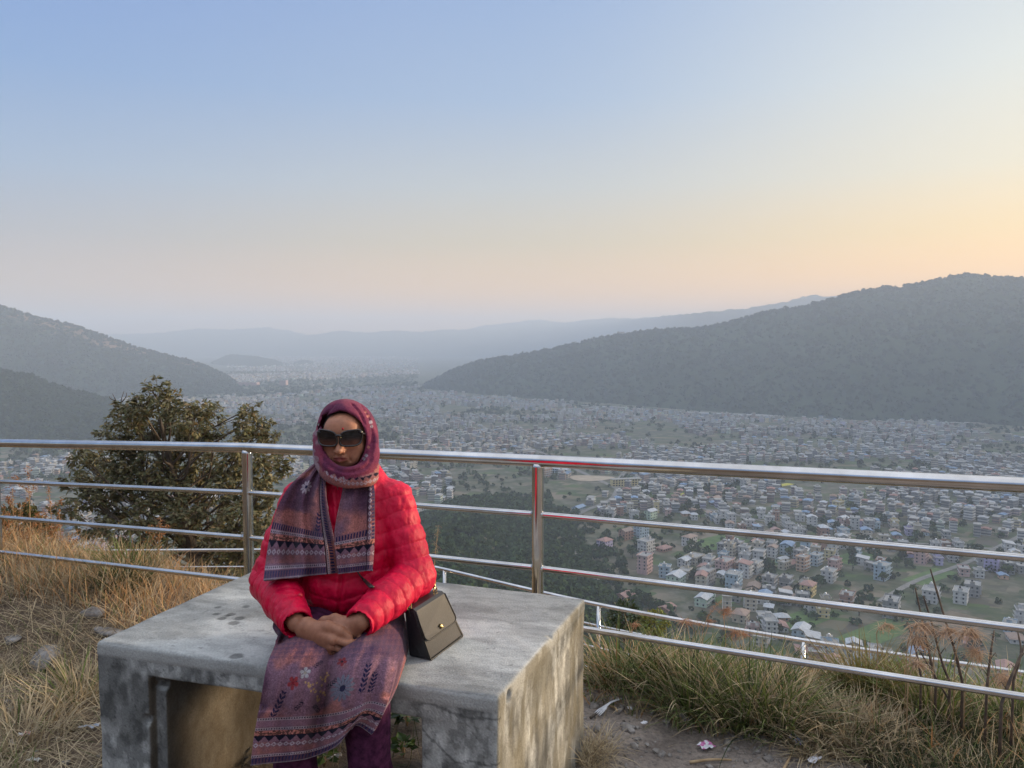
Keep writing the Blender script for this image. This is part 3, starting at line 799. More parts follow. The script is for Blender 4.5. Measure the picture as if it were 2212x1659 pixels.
def build_body():
    zs = np.unique(np.concatenate([np.arange(0.0, 0.66, 0.008), np.arange(0.66, 0.86, 0.0027), np.arange(0.86, 1.16, 0.006), np.arange(1.16, 1.41, 0.0026)]).round(5))
    g = Field(np.arange(-0.86, -0.22, 0.0028), np.arange(1.90, 2.70, 0.0032), zs)
    # trunk
    g.add(s_cap((HX, 2.55, 0.72), (HX, 2.56, 0.90), 0.125, 0.115)); g.add(s_cap((HX, 2.56, 0.90), (HX, 2.55, 1.06), 0.115, 0.10), 0.04)
    g.add(s_cap(SHL + [0.03, 0.01, -0.02], SHR + [-0.03, 0.01, -0.02], 0.058, 0.058), 0.04)
    for S, E_, W_ in ((SHL, ELL, WRL), (SHR, ELR, WRR)):
        g.add(s_chain([S, E_, W_], [0.050, 0.042, 0.027]), 0.02)
    for H_, K_, A_ in ((HIPL, KNL, ANL), (HIPR, KNR, ANR)):
        g.add(s_chain([H_, K_], [0.085, 0.058]), 0.03); g.add(s_chain([K_, (K_ * 0.65 + A_ * 0.35) + [0, 0.018, 0], A_], [0.056, 0.052, 0.034]), 0.02)
        g.add(s_chain([A_ + [0, 0.03, -0.04], A_ + [0, -0.06, -0.055], A_ + [0, -0.13, -0.062]], [0.036, 0.034, 0.024]), 0.02)
    # picture-left hand lies over the other one; thumb side up
    hand_fields(g, WRL + [0.034, -0.020, -0.010], (0.093, -0.034, -0.060), (0.46, -0.25, 0.85), (-0.12, -1, 0.15), 1.25, 0.60)
    hand_fields(g, WRR + [-0.020, 0.008, -0.014], (-0.085, -0.004, -0.040), (-0.2, 0.1, 0.9), (0.1, -1, 0.5), 1.12, 0.45)
    head_fields(g)
    V, F = g.mesh()
    C = np.broadcast_to(SKIN, V.shape).copy()
    hx, hy, hz = V[:, 0] - HX, V[:, 1] - HY, V[:, 2]
    face = (hz > 1.17) & (hy < -0.03)
    lips = face & (np.abs(hx) < 0.029) & (hz > 1.2105) & (hz < 1.2325) & (hy < -0.078)
    lw = sstep(0.012, 0.005, np.hypot(hx / 2.7, (hz - 1.2225) * 1.08)) * lips
    C = C * (1 - lw[:, None]) + np.array(lin(132, 66, 62)) * lw[:, None]
    brow = face & (hz > 1.292) & (hz < 1.304) & (np.abs(np.abs(hx) - 0.030) < 0.019)
    C[brow] = np.array(lin(46, 34, 30))
    ck = face * np.exp(-((np.abs(hx) - 0.04) / 0.02) ** 2 - ((hz - 1.245) / 0.02) ** 2)
    C = C * (1 - 0.25 * ck[:, None]) + np.array(lin(172, 104, 84)) * 0.25 * ck[:, None]
    hand = (hz < 0.86) & (hz > 0.66) & (V[:, 1] < 2.27)
    C[hand] *= 0.80
    m, n, l, b = new_mat('skin', 0.56, 0, 0.35)
    a = n.new('ShaderNodeAttribute'); a.attribute_name = 'Col'
    t = noise_node(n, l, 70, 6, 0.65); r = ramp(n, [(0.3, (0.80, 0.76, 0.74)), (0.7, (1.1, 1.08, 1.06))]); l.new(t.outputs['Fac'], r.inputs['Fac'])
    l.new(mixc(n, l, a.outputs['Color'], r.outputs[0], 1.0, 'MULTIPLY'), b.inputs['Base Color'])
    b.inputs['Subsurface Weight'].default_value = 0.12; b.inputs['Subsurface Radius'].default_value = (0.012, 0.005, 0.003)
    bump(n, l, b, t.outputs['Fac'], 0.25, 0.002)
    person = thing('person', (HX, 2.45, 0.6), 'woman in red quilted jacket, plum headscarf and sunglasses seated on bench with folded hands', 'person')
    obj('body', V, F, m, person, True, C)
    return person
PERSON = build_body()

# ------------------------------------------------------------------ sphere tracing against a set of fields (for draping cloth)
def trace(px, py, fn, t0=1.6, t1=3.4, it=90, iso=0.0):
    D = ray(px, py); t = np.full(D.shape[:-1], t0); hit = np.zeros(t.shape, bool)
    for _ in range(it):
        P = D * t[..., None]; d = fn(P[..., 0], P[..., 1], P[..., 2] + CAM_Z) - iso
        hit |= d < 0.0012
        t = np.where(hit | (t > t1), t, t + np.clip(d, 0.001, 0.1) * 0.9)
    return t, hit & (t < t1)
def relax(T, ok, it=60):
    """fill the misses of a depth grid and keep the hits"""
    T = np.where(ok, T, np.nan); m = np.nanmean(T); A = np.where(ok, T, m)
    for _ in range(it * 6):
        P = np.pad(A, 1, mode='edge'); B = (P[2:, 1:-1] + P[:-2, 1:-1] + P[1:-1, 2:] + P[1:-1, :-2]) / 4
        A = np.where(ok, A, B)
    return A
def blur(A, it):
    for _ in range(it):
        P = np.pad(A, 1, mode='edge'); A = (P[2:, 1:-1] + P[:-2, 1:-1] + P[1:-1, 2:] + P[1:-1, :-2] + 4 * A) / 8
    return A
def coons(left, right, nu, nv):
    """pixel grid between two boundary curves given top to bottom"""
    L, Rr = curve(left, nv), curve(right, nv)
    s = np.linspace(0, 1, nu)[:, None, None]
    return L[None] * (1 - s) + Rr[None] * s

# ------------------------------------------------------------------ red quilted jacket
def jacket_fields():
    fs = []
    fs.append((s_cap((HX, 2.555, 0.72), (HX, 2.56, 0.88), 0.158, 0.150), 0.0)); fs.append((s_cap((HX, 2.56, 0.88), (HX + 0.01, 2.55, 1.04), 0.150, 0.128), 0.05))
    fs.append((s_ell((HX, 2.49, 0.93), (0.155, 0.105, 0.14)), 0.05)); fs.append((s_ell((HX, 2.475, 0.80), (0.15, 0.11, 0.09)), 0.05))
    fs.append((s_cap(SHL + [0.035, 0.0, -0.008], SHR + [-0.035, 0.0, -0.008], 0.068, 0.068), 0.05))
    fs.append((s_cap((HX - 0.05, 2.55, 1.13), (HX + 0.05, 2.55, 1.13), 0.066, 0.066), 0.05))
    for S, E_, W_ in ((SHL, ELL, WRL), (SHR, ELR, WRR)):
        fs.append((s_chain([S, S * 0.45 + E_ * 0.55, E_], [0.067, 0.065, 0.066]), 0.022))
        fs.append((s_chain([E_, E_ * 0.5 + W_ * 0.5, W_], [0.066, 0.059, 0.045]), 0.02))
    return fs
JF = jacket_fields()
def fields_sd(fs):
    def fn(x, y, z):
        r = None
        for f, k in fs:
            for q in (f if isinstance(f, list) else [f]):
                d = q(x, y, z); r = d if r is None else smin(r, d, k)
        return r
    return fn
def seg_t(P, a, b):
    ab = b - a; return np.clip(((P - a) @ ab) / (ab @ ab), -0.2, 1.2)
def build_jacket():
    g = Field(np.arange(-0.90, -0.19, 0.0034), np.arange(2.08, 2.76, 0.0040), np.arange(0.66, 1.215, 0.0034))
    for f, k in JF: g.add(f, k)
    # open cuffs, neck hole
    for E_, W_ in ((ELL, WRL), (ELR, WRR)):
        d = (W_ - E_) / np.linalg.norm(W_ - E_)
        g.cut(s_cap(W_ - d * 0.02, W_ + d * 0.10, 0.038, 0.040), 0.004)
        X, Y, Z = np.meshgrid(*g.ax, indexing='ij', sparse=True)
        pl = ((X - W_[0]) * d[0] + (Y - W_[1]) * d[1] + (Z - W_[2]) * d[2]) - 0.022
        near = np.sqrt((X - W_[0]) ** 2 + (Y - W_[1]) ** 2 + (Z - W_[2]) ** 2) < 0.10
        g.f = np.where(near, smax(g.f, pl.astype(np.float32), 0.012), g.f)
    g.cut(s_cap((HX, 2.535, 1.10), (HX, 2.52, 1.30), 0.062, 0.070), 0.01)
    V, F = g.mesh(); V = smooth_v(V, F, 2, 0.4); N = vnormals(V, F)
    # which panel each point belongs to: sleeves follow the arm, the body is quilted in shallow chevrons
    disp = np.zeros(len(V)); dist = []
    for S, E_, W_ in ((SHL, ELL, WRL), (SHR, ELR, WRR)):
        L1, L2 = np.linalg.norm(E_ - S), np.linalg.norm(W_ - E_)
        t1, t2 = seg_t(V, S, E_), seg_t(V, E_, W_)
        d1 = np.linalg.norm(V - (S + t1[:, None] * (E_ - S)), axis=1); d2 = np.linalg.norm(V - (E_ + t2[:, None] * (W_ - E_)), axis=1)
        arc = np.where(d1 < d2, t1 * L1, L1 + t2 * L2); dist.append((np.minimum(d1, d2), arc, L1 + L2))
    tb = np.abs(V[:, 0] - HX)
    body_s = V[:, 2] - 0.22 * tb
    wl = sstep(0.105, 0.085, dist[0][0]) * (V[:, 0] < HX - 0.10); wr = sstep(0.105, 0.085, dist[1][0]) * (V[:, 0] > HX + 0.10)
    def puff(s, per):
        q = np.abs(np.sin(math.pi * s / per)); return q ** 0.38
    wob = (fbm(V[:, 0] * 14, V[:, 1] * 14, V[:, 2] * 14, 3) - 0.5)
    for w, (dd, arc, LL) in ((wl, dist[0]), (wr, dist[1])):
        q = puff(arc + 0.02 * wob + 0.004, 0.052) * sstep(LL + 0.005, LL - 0.015, arc)
        disp += w * (0.0062 * q - 0.004)
    wb = np.clip(1 - wl - wr, 0, 1)
    disp += wb * (0.0062 * puff(body_s + 0.016 * wob, 0.056) - 0.003)
    # crinkles that gather at the stitching, broad folds at the elbows and lap
    cr = fbm(V[:, 0] * 70, V[:, 1] * 70, V[:, 2] * 26, 3) - 0.5
    disp += 0.0060 * cr + 0.009 * (fbm(V[:, 0] * 20, V[:, 1] * 20, V[:, 2] * 34 + 5, 3) - 0.5)
    # front placket groove
    fr = (N[:, 1] < -0.3) * (V[:, 1] < 2.47)
    px, py = px_of(V); xz = np.interp(py, [1040, 1200, 1340], [728, 742, 729])
    gp = np.abs(px - xz)
    disp -= fr * 0.006 * np.exp(-(gp / 3.0) ** 2); disp += fr * 0.003 * np.exp(-((gp - 9) / 4.0) ** 2)
    V = V + N * disp[:, None]
    m, n, l, b = new_mat('red_nylon', 0.5, 0, 0.28)
    t = noise_node(n, l, 38, 7, 0.7, 'Object', (1, 1, 0.55)); r = ramp(n, [(0.3, lin(176, 0, 46)), (0.7, lin(214, 2, 60))]); l.new(t.outputs['Fac'], r.inputs['Fac'])
    l.new(r.outputs[0], b.inputs['Base Color']); bump(n, l, b, t.outputs['Fac'], 0.55, 0.006)
    o = obj('jacket', V, F, m, PERSON, True)
    # snap fastener
    p = at(648, 1287, 2.30); T, H = trace(np.array([648.0]), np.array([1287.0]), fields_sd(JF)); p = at(648, 1287, T[0] - 0.010)
    mb = MB(); mb.tube([p + [0, 0.006, 0], p, p + [0, -0.003, 0]], [0.007, 0.0068, 0.004], 16); mb.build('snap_button', new_mat('snap', 0.35, 0, 0.5)[0], o, True)
    sb = bpy.data.materials['snap'].node_tree.nodes['Principled BSDF']; sb.inputs['Base Color'].default_value = (*lin(190, 30, 50), 1)
    return o
JACKET = build_jacket()
# ================================================================== CLOTH PATTERNS
MAUVE, PLUM, SALMON = np.array(lin(124, 92, 107)), np.array(lin(86, 58, 78)), np.array(lin(172, 110, 101))
NAVY, PALE, BROWN, DARK = np.array(lin(44, 42, 78)), np.array(lin(172, 156, 166)), np.array(lin(98, 66, 62)), np.array(lin(30, 28, 46))
def put(C, w, col): w = np.clip(np.asarray(w, float), 0, 1)[..., None]; return C * (1 - w) + np.asarray(col) * w
def ombre(u, v, seed=0.0):
    a = fbm(u * 11 + seed, v * 13, seed, 4); b = fbm(u * 9 + 4 + seed, v * 9 + 2, seed + 5, 4)
    C = np.broadcast_to(MAUVE, a.shape + (3,)).copy()
    C = put(C, sstep(0.46, 0.62, a) * 0.8, SALMON); C = put(C, sstep(0.47, 0.62, b) * 0.85, PLUM)
    C = C * (0.72 + 0.56 * vnoise(u * 380 + seed, v * 380, seed))[..., None] * (0.86 + 0.28 * vnoise(u * 90, v * 240, seed + 2))[..., None]
    return C
def bands(C, u, v, k=1.0, extra=False):
    """woven border, v = distance from the hem in metres"""
    v = v / k; u = u / k
    def eyelets(C, v0):
        C = put(C, (np.abs(v - v0) < 0.0042) * 0.75, PALE)
        d = np.hypot(((u / 0.0062) % 1 - 0.5) * 0.0062, v - v0)
        return put(C, d < 0.0018, DARK)
    inb = v < 0.130
    C = put(C, inb * 0.55, MAUVE * 0.9)
    C = put(C, (v < 0.021) * 0.9, PLUM); C = put(C, (v < 0.019) * (np.abs((u / 0.0085) % 1 - 0.5) < 0.10 + 0.18 * (v / 0.019)), NAVY)
    C = put(C, (v < 0.0035) * 0.7, PALE * 0.7)
    C = eyelets(C, 0.026)
    C = put(C, ((v > 0.034) & (v < 0.052)) * 0.6 * fbm(u * 60, v * 60, 2, 2), SALMON)
    dd = np.abs(((u / 0.015) % 1 - 0.5) * 0.015) + np.abs(v - 0.060)
    C = put(C, (dd < 0.0075) & (dd > 0.0030), PALE)
    z = np.abs(((u / 0.026) % 1) - 0.5) * 2
    zz = 0.069 + z * 0.016
    C = put(C, (v > 0.068) & (v < 0.087) & (v > zz), DARK); C = put(C, (v > 0.068) & (v < 0.087) & (v <= zz), MAUVE * 1.15)
    C = put(C, (v > 0.087) & (v < 0.101), BROWN)
    C = put(C, ((v > 0.087) & (v < 0.101)) * sstep(0.52, 0.6, vnoise(u * 330, v * 330, 1)), SALMON * 1.25)
    C = eyelets(C, 0.106)
    C = put(C, ((v > 0.112) & (v < 0.128)) * (np.abs((u / 0.0075) % 1 - 0.5) < 0.27), NAVY if not extra else PALE * 0.8)
    if extra:
        C = put(C, (v > 0.112) & (v < 0.130), MAUVE * 1.25); C = eyelets(C, 0.134)
    return C
def flower(C, u, v, c, r, n, col, core, rot=0.0):
    x, y = u - c[0], v - c[1]; d = np.hypot(x, y); a = np.arctan2(y, x) + rot
    p = np.abs(np.cos(a * n / 2)) ** 0.6
    C = put(C, (d < r * (0.35 + 0.65 * p)) & (p > 0.35), col); C = put(C, (d < r * (0.35 + 0.65 * p)) & (p <= 0.5) & (p > 0.3), np.asarray(col) * 0.4)
    return put(C, d < r * 0.24, core)
def sprig(C, u, v, a, b, w, col, per=0.013):
    a, b = np.array(a), np.array(b); d = b - a; L = np.hypot(*d); d /= L
    s = (u - a[0]) * d[0] + (v - a[1]) * d[1]; t = -(u - a[0]) * d[1] + (v - a[1]) * d[0]
    q = ((s - np.abs(t) * 0.9) / per) % 1
    return put(C, (s > 0) & (s < L) & (np.abs(t) < w) & (q < 0.62) & (np.abs(t) > w * 0.06), col)
M_KNIT = mat_col('printed_knit', 0.92, 260, 0.5, 0.5, 0.0025, 0.10, 0.06)

def sheet(name, P, C, parent, th=0.005, mat=None):
    """cloth grid (nu,nv,3) given thickness"""
    nu, nv = P.shape[:2]
    du = np.gradient(P, axis=0); dv = np.gradient(P, axis=1); N = np.cross(du, dv); N /= np.linalg.norm(N, axis=-1)[..., None] + 1e-9
    if (N[..., 1].mean() > 0): N = -N
    A = P.reshape(-1, 3); B = (P - N * th).reshape(-1, 3); n = len(A)
    i = np.arange(nu - 1)[:, None]; j = np.arange(nv - 1)[None, :]
    Q = np.stack(np.broadcast_arrays(i * nv + j, (i + 1) * nv + j, (i + 1) * nv + j + 1, i * nv + j + 1), -1).reshape(-1, 4)
    ring = np.concatenate([np.arange(nu) * nv, (nu - 1) * nv + np.arange(1, nv), (np.arange(nu - 2, -1, -1)) * nv + nv - 1, np.arange(nv - 2, 0, -1)])
    r2 = np.roll(ring, -1)
    F = np.concatenate([Q, Q[:, ::-1] + n, np.stack([ring, ring + n, r2 + n, r2], 1)])
    return obj(name, np.concatenate([A, B]), F, mat or M_KNIT, parent, True, np.concatenate([C.reshape(-1, 3)] * 2))

# ------------------------------------------------------------------ headscarf: hood, neck wraps and two hanging ends
def build_scarf():
    poly = np.array([(733, 888), (722, 896), (707, 910), (696, 930), (691, 953), (696, 976), (709, 994), (727, 1006), (745, 1010), (762, 1006), (776, 995), (785, 978), (790, 958), (790, 936), (783, 914), (768, 899), (748, 889)], float)
    def opening(x, y, z):
        X, Y, Z = np.broadcast_arrays(x, y, z); px, py = px_of(np.stack([X, Y, Z], -1))
        d = np.full(px.shape, 1e9); s = np.ones(px.shape, bool)
        ins = np.zeros(px.shape, bool); n = len(poly)
        for i in range(n):
            a, b = poly[i], poly[(i + 1) % n]; e = b - a; wx, wy = px - a[0], py - a[1]
            t = np.clip((wx * e[0] + wy * e[1]) / (e @ e), 0, 1)
            d = np.minimum(d, (wx - e[0] * t) ** 2 + (wy - e[1] * t) ** 2)
            c = ((a[1] > py) != (b[1] > py)) & (px < (b[0] - a[0]) * (py - a[1]) / (b[1] - a[1] + 1e-9) + a[0]); ins ^= c
        d = np.sqrt(d) * 0.00146
        return np.maximum(np.where(ins, -d, d), y - (HY + 0.03))
    opening.box = (np.array([HX - 0.1, 2.30, 1.14]), np.array([HX + 0.1, HY + 0.03, 1.40]))
    g = Field(np.arange(-0.68, -0.41, 0.0026), np.arange(2.33, 2.70, 0.0030), np.arange(1.09, 1.42, 0.0026))
    C0 = np.array([HX - 0.001, HY + 0.018, 1.288])
    g.add(s_ell(C0, (0.100, 0.118, 0.1165))); g.add(s_ell((HX, HY + 0.012, 1.225), (0.098, 0.105, 0.085)), 0.04)
    g.add(s_cap((HX, HY + 0.03, 1.20), (HX, HY + 0.035, 1.13), 0.085, 0.088), 0.03)
    g.cut(s_ell(C0 + [0, -0.004, -0.004], (0.088, 0.108, 0.104)), 0.006); g.cut(s_ell((HX, HY, 1.225), (0.074, 0.088, 0.075)), 0.01)
    g.cut(opening, 0.012)
    # pleats of the hood: shallow folds that run round the face
    X, Y, Z = np.meshgrid(*g.ax, indexing='ij', sparse=True)
    g.f += (0.0035 * np.sin((np.hypot((X - HX) * 1.05, Z - 1.27) * 95 + (X - HX) * 22)) * (Z > 1.16) + 0.006 * (fbm(X * 15, Y * 15, Z * 15, 3) - 0.5)).astype(np.float32)
    # the wrap under the chin and the patterned one below it
    def path(L): return curve(np.array([at(x, y, Y) for x, y, Y in L]), 26)
    w1 = path([(806, 935, 2.50), (806, 975, 2.45), (793, 1003, 2.415), (764, 1018, 2.392), (735, 1018, 2.390), (708, 1004, 2.410), (693, 978, 2.445), (684, 940, 2.50)])
    w1b = path([(812, 972, 2.47), (806, 1003, 2.43), (782, 1020, 2.397), (750, 1026, 2.385), (716, 1016, 2.400), (696, 994, 2.43), (684, 968, 2.47)])
    w2 = path([(684, 972, 2.49), (690, 1003, 2.44), (712, 1026, 2.400), (745, 1036, 2.385), (780, 1034, 2.392), (803, 1026, 2.42), (812, 1006, 2.47)])
    w2b = path([(690, 990, 2.46), (706, 1028, 2.41), (745, 1044, 2.392), (785, 1042, 2.40), (806, 1034, 2.44), (808, 1010, 2.50)])
    for P, r, k in ((w1, 0.0135, 0.010), (w1b, 0.0125, 0.007), (w2, 0.0125, 0.006), (w2b, 0.012, 0.010)):
        g.add(s_chain(list(P), [r] * len(P)), k)
    for L in ([(782, 878, 2.455), (797, 903, 2.425), (804, 935, 2.42), (804, 965, 2.42), (798, 988, 2.41)], [(722, 874, 2.44), (700, 898, 2.425), (686, 928, 2.42), (681, 955, 2.43)],
              [(760, 872, 2.43), (776, 890, 2.42), (789, 916, 2.41)], [(694, 985, 2.40), (715, 1008, 2.385), (748, 1020, 2.378), (785, 1012, 2.385), (804, 990, 2.41)]):
        T_, H_ = None, None
        Q = curve(np.array([at(x, y, Y) for x, y, Y in L]), 16)
        # sink the crease line onto the surface
        ctr = np.array([HX, HY + 0.02, 1.27])
        for q in range(len(Q)):
            d = ray(*px_of(Q[q])); ts = np.linspace(2.30, 2.56, 120); pp = d[None] * ts[:, None]; pp[:, 2] += CAM_Z
            ix = [np.clip(np.searchsorted(a_, pp[:, k_]), 0, len(a_) - 1) for k_, a_ in enumerate(g.ax)]
            h = np.nonzero(g.f[ix[0], ix[1], ix[2]] < 0)[0]
            if len(h): Q[q] = pp[h[0]]
        g.cut(s_chain(list(Q), [0.0022] * len(Q)), 0.009)
    V, F = g.mesh(); V = smooth_v(V, F, 1, 0.4)
    px, py = px_of(V); N = vnormals(V, F)
    C = np.broadcast_to(np.array(lin(120, 52, 78)), V.shape).copy()
    t = fbm(V[:, 0] * 26, V[:, 1] * 26, V[:, 2] * 26, 4)
    C = put(C, sstep(0.42, 0.62, t) * 0.7, np.array(lin(140, 66, 84))); C = put(C, sstep(0.5, 0.66, fbm(V[:, 0] * 18 + 3, V[:, 1] * 18, V[:, 2] * 18, 4)) * 0.7, np.array(lin(84, 44, 70)))
    front = V[:, 1] < HY + 0.04
    # blossom print by the picture-right temple
    for cx, cy, r, col in ((795, 899, 4, SALMON * 1.3), (790, 890, 3, SALMON * 1.2), (801, 912, 5, PALE * 1.05), (803, 921, 4, PALE), (796, 966, 4, SALMON), (791, 984, 4.5, PALE), (786, 991, 4, PALE * 0.9)):
        C = put(C, front * sstep(r, r * 0.6, np.hypot(px - cx, py - cy)), col)
    # border on the lowest wrap
    def near(P):
        d = np.linalg.norm(V[:, None, :] - P[None, ::2], axis=2); i = d.argmin(1); return d.min(1), i
    d2, i2 = near(np.concatenate([w2, w2b])); d1, _ = near(np.concatenate([w1, w1b]))
    low = (d2 < d1 - 0.001) & front
    yc = np.interp(px, [684, 700, 725, 750, 785, 815], [985, 1012, 1030, 1040, 1040, 1030]); v = (yc + 8 - py) * 0.00146; u = px * 0.00146
    Cb = ombre(u * 2, v * 2, 3.0); Cb = put(Cb, np.ones(len(V)) * 0.5, SALMON * 0.9)
    dd = np.abs(((u / 0.0135) % 1 - 0.5) * 0.0135) + np.abs(v - 0.005); Cb = put(Cb, (dd < 0.0068) & (dd > 0.0024), PALE)
    z = np.abs(((u / 0.021) % 1) - 0.5) * 2
    Cb = put(Cb, (v > 0.0135) & (v < 0.025) & (v > 0.0135 + z * 0.011) & (px > 752), DARK); Cb = put(Cb, (v > 0.012) & (v < 0.030) & (px <= 752) * (np.abs((u / 0.008) % 1 - 0.5) < 0.25), PALE * 0.8)
    C[low] = Cb[low]
    left = front & (px < 690) & (py > 930); C[left] = put(C, 0.6 * np.ones(len(V)) * sstep(0.45, 0.6, fbm(px / 9, py / 9, 1, 3)), PALE * 0.75)[left]
    hood = obj('headscarf', V, F, M_KNIT, PERSON, True, C)
    jf = fields_sd(JF)
    def panel(left, right, nu, nv, width, length, seed, iso, folds, name, strip):
        G = coons(left, right, nu, nv); s = np.linspace(0, 1, nu)[:, None]; t = np.linspace(0, 1, nv)[None, :]
        T, H = trace(G[..., 0], G[..., 1], jf, 1.9, 3.0, 70, iso); T = blur(relax(T, H, 25), 14)
        T = T - folds(s, t) + 0.008 * (fbm(s * 5 + 0 * t, t * 3 + 0 * s, seed, 3) - 0.5)
        T = np.where(t < 0.06, T + 0.03 * (0.06 - t) / 0.06, T)
        P = ray(G[..., 0], G[..., 1]) * T[..., None]; P[..., 2] += CAM_Z
        u = s * width * (0.55 + 0.45 * t); v = (1 - t) * length + 0 * s
        C = ombre(u, v, seed)
        return P, C, s + 0 * t, t + 0 * s, u, v
    # picture-left end
    P, C, s, t, u, v = panel([(684, 996), (655, 1021), (625, 1050), (603, 1088), (588, 1132), (577, 1190), (569, 1254)],
                             [(699, 1012), (699, 1040), (703, 1095), (713, 1145), (722, 1185), (729, 1238)], 190, 230, 0.235, 0.37, 1.0, 0.029,
                             lambda s, t: 0.019 * np.sin(2 * math.pi * (2.9 * s ** 1.25 + 0.1 + 0.12 * np.sin(5 * t))) * np.clip(0.3 + t, 0, 1) + 0.010 * np.exp(-((s - 0.87) / 0.08) ** 2) * (t > -1), 'scarf_end', True)
    C = bands(C, u, v)
    C = flower(C, u, v, (0.070, 0.262), 0.024, 9, PALE * 0.85, NAVY * 0.6, 0.4); C = sprig(C, u, v, (0.150, 0.13), (0.150, 0.20), 0.008, NAVY * 0.8)
    edge = s > 0.865
    vv = (1.0 - s) / 0.135 * 0.034
    Cs = ombre(u, v, 6.0) * 0.85; Cs = put(Cs, np.abs(vv - 0.027) < 0.004, PALE * 0.8); Cs = put(Cs, np.hypot(((v / 0.0064) % 1 - 0.5) * 0.0064, vv - 0.027) < 0.0016, DARK)
    Cs = put(Cs, (vv < 0.02) & (vv > 0.006) & (np.abs((v / 0.009) % 1 - 0.5) < 0.28), NAVY)
    C = np.where(edge[..., None], Cs, C); C = put(C, np.abs(s - 0.865) < 0.008, DARK * 0.5)
    sheet('scarf_end', P, C, hood, 0.008)
    # picture-right end
    P, C, s, t, u, v = panel([(748, 1030), (739, 1072), (727, 1130), (724, 1168), (727, 1205), (732, 1240)],
                             [(799, 1026), (809, 1054), (810, 1100), (810, 1150), (808, 1195), (805, 1232)], 120, 200, 0.125, 0.29, 2.4, 0.034,
                             lambda s, t: 0.008 * np.sin(2 * math.pi * (1.9 * s + 0.55)) + 0.009 * np.exp(-((s - 0.88) / 0.1) ** 2), 'scarf_end', True)
    C = bands(C, u, v)
    C = flower(C, u, v, (0.028, 0.268), 0.022, 9, PALE * 0.95, NAVY * 0.6, 0.2)
    edge = s > 0.80; vv = (1.0 - s) / 0.2 * 0.030
    Cs = ombre(u, v, 8.0) * 0.8; d = np.abs(((v / 0.016) % 1 - 0.5) * 0.016) + np.abs(vv - 0.020); Cs = put(Cs, (d < 0.007) & (d > 0.0026), PALE)
    Cs = put(Cs, (vv < 0.012) & (vv > 0.002) & (np.abs((v / 0.009) % 1 - 0.5) < 0.28), NAVY)
    C = np.where((edge & (v > 0.10))[..., None], Cs, C); C = put(C, np.abs(s - 0.80) < 0.010, DARK * 0.5)
    sheet('scarf_end', P, C, hood)
    return hood
HOOD = build_scarf()

# ------------------------------------------------------------------ trousers and tunic
def leg_fields(rh, rk, rs, ra, k):
    fs = []
    for H_, K_, A_ in ((HIPL, KNL, ANL), (HIPR, KNR, ANR)):
        fs.append((s_chain([H_, K_], [rh, rk]), k)); fs.append((s_chain([K_, K_ * 0.5 + A_ * 0.5 + [0, 0.012, 0], A_], [rk, rs, ra]), k))
    return fs
def build_trousers():
    g = Field(np.arange(-0.80, -0.28, 0.006), np.arange(1.93, 2.68, 0.006), np.arange(0.02, 0.82, 0.006))
    for f, k in leg_fields(0.086, 0.066, 0.060, 0.058, 0.02): g.add(f, k)
    X, Y, Z = np.meshgrid(*g.ax, indexing='ij', sparse=True)
    g.f = np.maximum(g.f, (0.075 - Z).astype(np.float32)); g.f += ((fbm(X * 13, Y * 13, Z * 9, 3) - 0.5) * 0.012).astype(np.float32)
    V, F = g.mesh()
    m = mat_noise('plum_jersey', lin(46, 20, 42), lin(84, 42, 70), 45, 0.95, 0.35, 0.003, spec=0.1)
    obj('trousers', V, F, m, PERSON, True)
    mb = MB()
    for A_ in (ANL, ANR):
        g = Field(np.arange(A_[0] - 0.06, A_[0] + 0.06, 0.005), np.arange(A_[1] - 0.2, A_[1] + 0.1, 0.005), np.arange(-0.01, 0.11, 0.005))
        g.add(s_chain([A_ + [0, 0.035, -0.05], A_ + [0, -0.05, -0.058], A_ + [0, -0.14, -0.062]], [0.042, 0.042, 0.034]), 0.01)
        g.f = np.maximum(g.f, (0.004 - g.ax[2][None, None, :]).astype(np.float32))
        V, F = g.mesh(); obj('shoe', V, F, mat_noise('shoe_black', (0.02, 0.02, 0.02), (0.05, 0.045, 0.04), 30, 0.6, 0.2), PERSON, True)
build_trousers()

